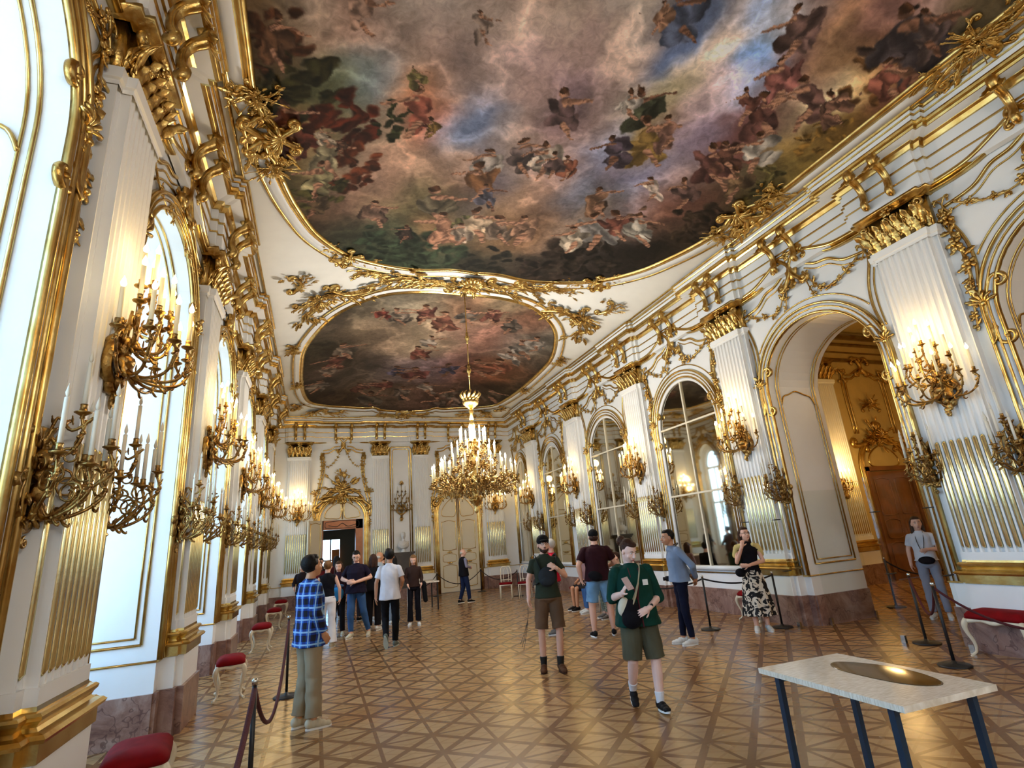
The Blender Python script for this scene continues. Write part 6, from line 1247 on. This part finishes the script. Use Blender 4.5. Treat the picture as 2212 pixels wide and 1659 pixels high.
# 2 woman in black top and white trousers
person('woman in a black sleeveless top and white trousers with her back turned', (.23, 12.18, 0), -.15, 1.65, dict(elR=(.26, -.02, 1.17), wrR=(.25, .06, .95)), 'light', .92, dict(m=T('black_top', (.06, .05, .08)), hem=.98, sleeve=0, loose=0, name='top'), dict(m=T('white_trousers', (.93, .92, .93)), w=.022, cuff=.085, t=1.95), dict(m=T('beige_sneaker', (.8, .76, .66))), dict(m=hbl, style='bun', e=.004), (-.1, .1), vox=.009)
# 3 man in navy t-shirt with jeans, arms held before him
person('man in a dark navy t-shirt and blue jeans with folded arms, looking down', (.86, 13.2, 0), 2.75, 1.80, dict(elR=(.30, -.02, 1.18), wrR=(.10, .22, 1.14), elL=(-.30, -.02, 1.18), wrL=(-.02, .24, 1.10), anR=(.06, .14, .085), knR=(.08, .12, .5), anL=(-.26, -.06, .085), knL=(-.17, .02, .5)), 'light', 1.12,
       dict(m=T('navy_tshirt', (.10, .07, .15)), hem=.88, sleeve=.75, loose=.03, name='t_shirt'), dict(m=T('blue_jeans', (.22, .36, .55)), w=.008, cuff=.045, t=1.9), dict(m=T('beige_sneaker', (.8, .76, .66))), dict(m=hb, glasses=1), (.25, -.35), vox=.008, hands=dict(R=dict(d=(-1, .2, 0), n=(0, -1, 0)), L=dict(d=(1, .1, .1), n=(0, -1, 0))))
def ex3(b, J, raw, fin, hp):
    k = MB(); blob(k, (.0, .16, .98), (.17, .10, .17), seg=14, ring=10); fin(k, 'shoulder_bag', T('sky_blue_bag', (.20, .55, .80)), b, .012)
    k = MB(); blob(k, (.0, .10, 1.16), (.16, .10, .06), seg=14, ring=8); fin(k, 'tied_jacket', T('denim_jacket', (.30, .42, .58)), b, .012)
person('person in dark clothes with a sky blue bag, left of the man with folded arms', (.50, 13.75, 0), 2.9, 1.60, dict(elR=(.24, .05, 1.18), wrR=(.12, .2, 1.1)), 'light', .95, dict(m=T('dark_purple_top', (.16, .08, .14)), hem=.9, sleeve=1.6, name='top'), dict(m=T('black_trousers', (.06, .05, .07)), t=1.95), dict(m=T('beige_sneaker', (.8, .76, .66))), dict(m=hbr, style='long'), (0, -.2), vox=.011, extras=ex3)
person('person in black with white sneakers, just behind the man with folded arms', (1.30, 13.85, 0), -.4, 1.70, dict(elL=(-.25, .1, 1.18), wrL=(-.2, .28, 1.2)), 'light', 1.0, dict(m=T('black_knit', (.07, .06, .08)), hem=.9, sleeve=1.8, name='sweater'), dict(m=T('black_trousers', (.06, .05, .07)), t=1.92, w=.02, cuff=.06), dict(m=wsh), dict(m=hbr, style='bob'), vox=.011)
# 4 the man in white walking away
person('man in a white t-shirt and black joggers walking away', (1.36, 11.2, 0), -.22, 1.77, dict(elL=(-.25, -.04, 1.16), wrL=(-.26, -.02, .90), elR=(.25, -.02, 1.17), wrR=(.22, .17, 1.08), knL=(-.10, .10, .51), anL=(-.06, -.16, .20), knR=(.10, .06, .5), anR=(.08, .10, .085)), 'tan', .98,
       dict(m=T('white_tshirt', (.90, .90, .93), bump=.5), hem=.84, sleeve=.7, loose=.03, sl=.012, name='t_shirt'), dict(m=T('black_joggers', (.06, .06, .08)), w=.012, cuff=.045, t=1.95), dict(m=T('grey_green_sneaker', (.45, .48, .44)), sole=T('grey_sole', (.75, .80, .76))), dict(m=hb, e=.010, style='tuft'), (0, 0), vox=.008, toes=dict(L=(.05, .45, -.9)))
person('person in light jeans almost hidden behind the man in the white t-shirt', (1.85, 14.5, 0), .2, 1.62, {}, 'light', .9, dict(m=T('grey_top', (.45, .44, .42)), hem=.9, sleeve=1.0, name='top'), dict(m=T('light_jeans', (.55, .64, .74)), t=1.95, w=.012), dict(m=wsh), dict(m=hb, style='bob', e=.006), vox=.012)
# 5 woman in dark jacket and striped trousers
def ex5(b, J, raw, fin, hp):
    k = MB()
    for sx in (-1, 1): tube(k, [(sx*.17, .03, .95), (sx*.175, .03, .5), (sx*.185, .02, .12)], .006, 5)
    raw(k, 'white_side_stripe', M['paper'], b); k = MB(); limb(k, (-.26, .06, 1.02), (-.30, .04, .60), .07, .06, 12); fin(k, 'hanging_jacket', T('black_jacket', (.05, .05, .07)), b, .012)
person('fair haired woman in a dark brown top and black flared trousers looking down', (2.24, 13.75, 0), 2.95, 1.60, dict(elR=(.22, .0, 1.17), wrR=(.15, .14, 1.02), elL=(-.22, .0, 1.17), wrL=(-.2, .12, 1.02)), 'light', .92, dict(m=T('dark_brown_top', (.20, .13, .11)), hem=.95, sleeve=1.9, loose=.01, name='jacket'), dict(m=T('black_flared_trousers', (.05, .05, .09)), w=.012, cuff=.07, t=1.92), dict(m=wsh), dict(m=hbl, style='long'), (0, -.3), vox=.010, extras=ex5)
# 6 elderly man in a vest
person('grey haired man in a dark vest and blue jeans standing before the closed door', (4.45, 17.5, 0), -1.35, 1.62, dict(elR=(.20, .02, 1.17), wrR=(.08, .22, 1.13), elL=(-.22, .0, 1.18), wrL=(-.06, .22, 1.15), anR=(.09, .14, .085), knR=(.09, .1, .5), anL=(-.09, -.14, .085)), 'light', 1.08, dict(m=T('black_vest', (.07, .06, .08)), hem=.86, sleeve=0, loose=.02, name='vest'), dict(m=T('dark_blue_jeans', (.10, .15, .28)), t=1.93), dict(m=bsh), dict(m=hgr, style='bald'), (-.5, 0), vox=.011,
       extras=lambda b, J, raw, fin, hp: [fin(limb(limb(MB(), J['sh'+a], J['el'+a], .056, .05), J['el'+a], J['wr'+a], .05, .035), 'sleeve', T('lilac_sleeve', (.60, .58, .66)), b, .011) for a in 'RL'])
# 7 man in the cap with sling bag
def ex7(b, J, raw, fin, hp):
    k = MB(); blob(k, (.0, .150, 1.20), (.125, .045, .135), seg=16, ring=12); blob(k, (.0, .185, 1.14), (.09, .025, .06), seg=14, ring=8); fin(k, 'sling_bag', T('slate_bag', (.17, .19, .21)), b, .008)
    k = MB(); tube(k, smooth_path([(-.10, .13, 1.28), (-.16, .08, 1.44), (-.15, -.02, 1.48), (-.05, -.12, 1.36), (.12, -.14, 1.18), (.17, -.05, 1.10), (.13, .12, 1.12)], 5), .022, 6, flat=.3); tube(k, smooth_path([(.08, .14, 1.30), (.12, .10, 1.42), (.13, .0, 1.48), (.10, -.09, 1.42)], 5), .020, 6, flat=.3); raw(k, 'strap', T('dark_strap', (.10, .11, .12)), b)
person('bearded man in a black cap, olive t-shirt and brown shorts facing the camera', (3.12, 7.5, 0), 2.85, 1.79, dict(elR=(.25, -.03, 1.17), wrR=(.27, .03, .92), elL=(-.27, .06, 1.19), wrL=(-.13, .20, 1.31), anR=(.13, -.02, .085), knR=(.125, .0, .5), anL=(-.09, .06, .085), knL=(-.115, .05, .5)), 'light', .96,
       dict(m=T('olive_tshirt', (.19, .22, .17)), hem=.92, sleeve=.62, loose=.015, name='t_shirt'), dict(m=T('brown_cargo_shorts', (.44, .34, .26)), kind='shorts', name='shorts', t=.93, w=.024, waist=.98), dict(m=T('brown_boot', (.40, .26, .17)), boot=1, sock=M['iron'], sockh=.10, sole=T('brown_sole', (.25, .15, .10))), dict(m=hbr, style='cap', beard=1, glasses=1), (.1, .05), vox=.007, extras=ex7, hands=dict(L=dict(d=(.75, -.1, .45), n=(0, -1, -.2), curl=.75), R=dict(curl=.7)))
ln = MB(); rnd = random.Random(1)
for k in range(3): tube(ln, smooth_path([(2.805, 7.50, .84), (2.79, 7.49, .70), (2.74-.02*k, 7.47, .50), (2.68-.02*k, 7.45, .32+.04*k)], 5), .0035, 5)
tag(ln.obj('bundle_of_cords', M['iron']), 'thin black cords dangling from the hand of the man in the cap', 'cord')
# 8 person in pink
person('white haired person in a bright pink shirt, patterned trousers, behind the capped man', (4.35, 10.1, 0), 1.0, 1.72, dict(elR=(.24, .04, 1.17), wrR=(.2, .2, 1.02)), 'light', 1.0, dict(m=T('pink_shirt', (.85, .10, .22)), hem=.95, sleeve=.8, name='shirt'), dict(m=pattern('floral_trousers', (.62, .52, .50), (.30, .22, .22), 16), t=1.85, w=.02, cuff=.06), dict(m=T('grey_sneaker', (.42, .40, .38))), dict(m=hgr, e=.004), vox=.009)
# seated visitors on the bench behind
bench = thing('bench', 'low cream bench with a red seat under the seated visitors', 'bench', (6.5, 12.1, 0), PI/2)
k = MB(); box(k, -1.5, 1.5, -.2, .2, .42, .48); k.obj('seat', M['velvet'], bench, False)
for sx in (-1.4, 0, 1.4):
    for sy in (-.15, .15): k = MB(); tube(k, [(sx, sy, 0), (sx, sy, .42)], [.014, .02], 8); k.obj('leg', M['cream'], bench)
SIT = dict(pel=(0, 0, .58), chest=(0, .03, .93), neck=(0, .03, 1.12), head=(0, .06, 1.265), shR=(.175, .02, 1.06), shL=(-.175, .02, 1.06), elR=(.22, .06, .80), elL=(-.22, .06, .80), wrR=(.14, .27, .68), wrL=(-.14, .27, .68), hiR=(.09, .02, .55), hiL=(-.09, .02, .55), knR=(.12, .44, .53), knL=(-.12, .44, .53), anR=(.12, .42, .085), anL=(-.12, .46, .085))
def sit(label, x, y, h, **k): return person(label, (x, y, 0), h, 1.68, dict(SIT, **k.pop('pose', {})), **k)
sit('seated visitor in blue jeans, white sneakers and a dark top beside the man in maroon', 6.42, 12.0, 1.35, skin='light', top=dict(m=T('black_knit', (.07, .06, .08)), hem=.56, sleeve=1.3, name='top'), bottom=dict(m=T('blue_jeans', (.22, .36, .55)), t=1.9, waist=.64), shoes=dict(m=wsh), hair=dict(m=hb, e=.004), vox=.011)
sit('seated visitor in a dusty rose top leaning forward, left end of the bench', 6.45, 12.75, 1.6, skin='tan', top=dict(m=T('rose_top', (.55, .42, .42)), hem=.56, sleeve=1.7, name='top'), bottom=dict(m=T('dark_shorts', (.16, .13, .14)), t=.9, kind='shorts', name='shorts', waist=.64), shoes=dict(m=bsh), hair=dict(m=hbr, style='bob'), vox=.012, headrot=(0, -.5))
sit('seated visitor in camouflage trousers behind the man in maroon', 6.35, 11.0, 1.5, skin='light', top=dict(m=T('dark_green_top', (.12, .20, .15)), hem=.56, sleeve=1.2, name='top'), bottom=dict(m=pattern('camouflage', (.30, .33, .28), (.55, .56, .50), 8, .5, (.2, .3, .25)), t=1.85, waist=.64, w=.02), shoes=dict(m=T('grey_sneaker', (.6, .6, .58))), hair=dict(m=hbr), vox=.012)
# 10 man in maroon from behind
def ex10(b, J, raw, fin, hp):
    k = MB(); blob(k, (-.07, -.19, .98), (.13, .05, .085), Matrix.Rotation(.35, 3, 'Y'), 14, 10); blob(k, (-.07, -.215, .96), (.09, .035, .05), Matrix.Rotation(.35, 3, 'Y'), 12, 8); fin(k, 'waist_bag', T('black_bag', (.05, .05, .08)), b, .008)
    k = MB(); box(k, -.315, -.245, .02, .05, .78, .92); raw(k, 'phone', M['iron'], b, False); k = MB(); tube(k, [(.16*math.cos(t), .12*math.sin(t)-.01, 1.0+.02*math.cos(t)) for t in np.linspace(0, 2*PI, 25)[:-1]], .012, 6, closed=True); raw(k, 'belt', M['iron'], b)
person('heavy man in a maroon t-shirt, denim shorts and black cap seen from behind', (4.88, 9.25, 0), -.35, 1.83, dict(elL=(-.30, -.05, 1.17), wrL=(-.29, .02, .92), elR=(.30, .02, 1.18), wrR=(.22, .22, 1.10), anR=(.17, .02, .085), anL=(-.17, -.04, .085), knR=(.155, .03, .5), knL=(-.155, .0, .5)), 'light', 1.22,
       dict(m=T('maroon_tshirt', (.19, .06, .09)), hem=.90, sleeve=.72, loose=.02, sl=.010, name='t_shirt'), dict(m=T('light_denim_shorts', (.47, .64, .78), var=.3), kind='shorts', name='shorts', t=.88, w=.018, waist=.98), dict(m=bsh), dict(m=hbr, style='cap', back=0), (0, 0), vox=.008, extras=ex10)
# 12 woman in green walking towards the camera, looking at her phone
def ex12(b, J, raw, fin, hp):
    k = MB(); R = Matrix.Rotation(.6, 3, 'X') @ Matrix.Rotation(.25, 3, 'Y'); c = np.array((.155, .315, 1.305)); V = [c+np.array(R @ Vector((x, y, z))) for x in (-.036, .036) for y in (-.005, .005) for z in (-.075, .075)]; k.add(V, [(0, 1, 3, 2), (4, 6, 7, 5), (0, 4, 5, 1), (2, 3, 7, 6), (0, 2, 6, 4), (1, 5, 7, 3)]); raw(k, 'phone', T('rose_phone', (.78, .66, .62), .3), b, False)
    k = MB(); blob(k, (.125, .185, .99), (.105, .055, .145), Matrix.Rotation(-.15, 3, 'Y'), 18, 14); blob(k, (.12, .20, .93), (.115, .06, .10), seg=16, ring=10); fin(k, 'sling_bag', T('black_bag', (.05, .05, .08)), b, .007)
    k = MB(); blob(k, (.19, .17, 1.06), (.065, .05, .10), Matrix.Rotation(-.3, 3, 'Y'), 14, 10); fin(k, 'cream_bag_flap', T('cream_canvas', (.82, .80, .72)), b, .007)
    k = MB(); tube(k, smooth_path([(.10, .20, 1.08), (.045, .19, 1.18), (-.01, .165, 1.30), (-.06, .10, 1.42), (-.085, .0, 1.475), (-.05, -.11, 1.38)], 6), [.040]*6+[.030]*6+[.022]*19, 6, flat=.18); raw(k, 'bag_strap', T('beige_strap', (.72, .64, .50)), b)
    k = MB(); tube(k, smooth_path([(-.055, .09, 1.44), (-.02, .155, 1.30), (.02, .185, 1.12), (.01, .20, .95), (.0, .20, .84)], 6), .009, 6, flat=.4); tube(k, smooth_path([(.06, .08, 1.45), (.05, .15, 1.30), (.03, .185, 1.12)], 6), .006, 6, flat=.4); raw(k, 'lanyard', T('maroon_lanyard', (.35, .15, .18)), b)
    k = MB(); box(k, -.125, -.065, .158, .164, 1.26, 1.32); raw(k, 'name_tag', M['paper'], b, False)
    k = MB(); w_ = J['wrL']; d = w_-J['elL']; d /= np.linalg.norm(d); limb(k, w_-d*.045, w_-d*.020, .031, .031, 12); raw(k, 'watch_strap', T('cream_strap', (.80, .76, .66)), b); k = MB(); blob(k, w_-d*.033+np.array([-.012, .022, .018]), (.018, .012, .018), seg=10, ring=6); raw(k, 'watch_face', M['iron'], b)
person('woman in a dark green sweatshirt and khaki knee shorts walking and looking at her phone', (3.24, 5.36, 0), 2.90, 1.66, dict(elR=(.245, -.01, 1.14), wrR=(.205, .24, 1.20), elL=(-.255, .02, 1.11), wrL=(-.075, .235, 1.03), anR=(.09, -.22, .16), knR=(.125, .05, .50), anL=(-.10, .10, .085), knL=(-.125, .07, .50), head=(.01, .035, 1.63)), 'pale', 1.12,
       dict(m=T('green_sweatshirt', (.03, .23, .19), bump=.6), hem=.84, sleeve=1.15, loose=.045, sl=.016, name='sweatshirt'), dict(m=T('khaki_shorts', (.33, .32, .25)), kind='shorts', name='shorts', t=1.0, w=.024, waist=.95), dict(m=bsh, sock=T('white_sock', (.92, .91, .92)), sockh=.10), dict(m=hbr, style='bun'), (.45, -.45), vox=.006, extras=ex12,
       hands=dict(R=dict(d=(-.25, .55, .75), n=(-.8, .1, -.3), curl=.55), L=dict(d=(.95, .15, -.35), n=(0, -1, -.2), curl=.25)), toes=dict(R=(.1, .75, -.66), L=(-.05, 1, .12)))
# 13 man in blue shirt, hands behind his back
def ex13(b, J, raw, fin, hp):
    k = MB(); tube(k, smooth_path([(-.02, .10, 1.46), (.04, .14, 1.30), (.14, .10, 1.10), (.19, .02, .98)], 6), .008, 6); tube(k, smooth_path([(-.02, .10, 1.46), (-.05, -.03, 1.52), (.03, -.06, 1.50), (.05, .03, 1.46)], 5), .008, 6); raw(k, 'camera_strap', M['iron'], b)
    k = MB(); box(k, .13, .20, .10, .17, .93, 1.01); tube(k, [(.165, .17, .97), (.165, .22, .97)], .028, 12); raw(k, 'camera', M['iron'], b, False)
    k = MB(); tube(k, [(.158*math.cos(t), .128*math.sin(t)-.01, .99+.015*math.sin(t)) for t in np.linspace(0, 2*PI, 25)[:-1]], .024, 6, flat=.5, closed=True); raw(k, 'tied_jumper', T('navy_cloth', (.06, .08, .16)), b)
person('man in a grey blue long sleeved shirt and navy trousers, hands behind his back', (5.50, 7.66, 0), 1.22, 1.74, dict(chest=(0, .02, 1.30), neck=(0, .05, 1.48), head=(0, .095, 1.615), shR=(.17, .01, 1.42), shL=(-.17, .01, 1.42), elR=(.25, -.14, 1.17), wrR=(.06, -.22, .98), elL=(-.25, -.16, 1.17), wrL=(-.04, -.25, .96), anR=(.08, .06, .085), anL=(-.08, -.04, .085)), 'tan', 1.0,
       dict(m=T('grey_blue_shirt', (.50, .57, .67)), hem=.93, sleeve=1.9, loose=.03, sl=.008, name='shirt'), dict(m=T('navy_trousers', (.05, .07, .16)), t=1.92, cuff=.042, w=.006), dict(m=wsh), dict(m=hb), (.12, 0), vox=.007, extras=ex13, hands=dict(R=dict(d=(-.7, -.1, -.5), n=(0, 1, 0), curl=.6), L=dict(d=(.5, -.1, -.8), n=(0, 1, 0), curl=.6)))
# 14 woman in the patterned skirt
def ex14(b, J, raw, fin, hp):
    k = MB()
    for sx in (-1, 1): limb(k, (sx*.10, .06, 1.44), (sx*.19, -.01, 1.38), .040, .045, 10); limb(k, (sx*.17, .0, 1.40), (sx*.215, -.02, 1.27), .062, .058, 12)
    limb(k, (-.12, -.08, 1.42), (.12, -.08, 1.42), .05, .05, 10); fin(k, 'yellow_sweater', T('pale_yellow_knit', (.88, .80, .52)), b, .008)
    k = MB(); blob(k, (.20, .10, .98), (.09, .07, .075), seg=14, ring=10); fin(k, 'black_bag', T('black_bag', (.05, .05, .08)), b, .008)
person('woman in a black and cream patterned skirt with a yellow sweater over her shoulders', (7.02, 7.72, 0), 2.55, 1.67, dict(elR=(.23, .05, 1.15), wrR=(.11, .20, 1.42), elL=(-.23, .03, 1.15), wrL=(.06, .22, 1.10), anR=(.09, .04, .085), anL=(-.10, .0, .085)), 'light', .92, dict(m=T('black_top', (.06, .05, .08)), hem=.98, sleeve=.25, loose=0, name='top'), dict(m=pattern('black_and_cream_print', (.05, .05, .07), (.85, .81, .74), 7.5, .5), kind='skirt', name='skirt', len=.26, waist=1.02), dict(m=wsh), dict(m=hbr, style='long', glasses=1), (.35, .1), vox=.007, extras=ex14,
       hands=dict(R=dict(d=(-.25, -.1, 1), n=(-.2, -1, 0), curl=.8), L=dict(d=(1, 0, .05), n=(0, -1, 0), curl=.3)))
# 15 woman behind the glass in the archway
def ex15(b, J, raw, fin, hp):
    k = MB(); blob(k, (-.02, .15, .99), (.13, .05, .07), seg=14, ring=8); fin(k, 'belt_bag', T('black_bag', (.05, .05, .08)), b, .010)
    k = MB(); tube(k, smooth_path([(.06, .04, 1.48), (.05, .14, 1.30), (.0, .17, 1.14), (-.05, .14, 1.30), (-.06, .04, 1.48)], 6), .006, 6); raw(k, 'lanyard', M['iron'], b)
person('woman in a white t-shirt and pale jeans with a lanyard, standing in the archway', (9.62, 6.52, 0), 2.05, 1.62, dict(elR=(.24, -.02, 1.17), wrR=(.24, .05, .93), elL=(-.24, .03, 1.17), wrL=(-.08, .2, 1.18)), 'light', .95, dict(m=T('white_tshirt2', (.88, .88, .90)), hem=.98, sleeve=.7, name='t_shirt'), dict(m=T('pale_jeans', (.62, .64, .70)), t=1.92, w=.01), dict(m=wsh), dict(m=hbr, style='long'), (.3, 0), vox=.010, extras=ex15)
# the group before the open door
G = [(.05, 15.6, .1, 1.66, 'long', hbr, (.33, .06, .08), (.10, .09, .12), 'visitor in a dark red coat in the crowd near the open door'),
     (-.35, 16.6, 2.9, 1.60, 'short', hb, (.14, .10, .12), (.12, .12, .14), 'visitor in black at the left edge of the crowd by the open door'),
     (.55, 16.9, .3, 1.72, 'bob', hb, (.24, .08, .10), (.10, .09, .11), 'visitor in a maroon top deep in the crowd before the door'),
     (1.05, 16.2, -.6, 1.63, 'long', hb, (.12, .09, .10), (.18, .17, .2), 'long haired visitor in black right of the crowd, before the white door jamb'),
     (1.55, 15.9, .4, 1.62, 'bob', hbr, (.62, .35, .26), (.55, .45, .38), 'visitor in a rust coloured top left of the man in the white t-shirt'),
     (1.80, 16.4, -.1, 1.66, 'short', hb, (.25, .18, .16), (.3, .25, .22), 'dark haired visitor in brown seen over the shoulder of the man in white'),
     (1.55, 14.9, -1.2, 1.74, 'bald', hgr, (.66, .67, .66), (.35, .33, .3), 'grey haired visitor in a pale shirt close behind the man in the white t-shirt'),
     (.15, 19.6, 2.9, 1.68, 'short', hb, (.1, .09, .1), (.1, .1, .12), 'visitor coming through the open door')]
for i, (x, y, h, H_, st, hm, c1, c2, lb) in enumerate(G):
    person(lb, (x, y, 0), h, H_, dict(elR=(.24, .05, 1.17), wrR=(.17, .2, 1.05)), 'light' if i % 2 else 'tan', .97, dict(m=cloth('crowd_top_%d' % i, c1), hem=.88, sleeve=1.7, name='top'), dict(m=cloth('crowd_trousers_%d' % i, c2), t=1.93), dict(m=bsh if i % 2 else wsh), dict(m=hm, style=st), vox=.013)
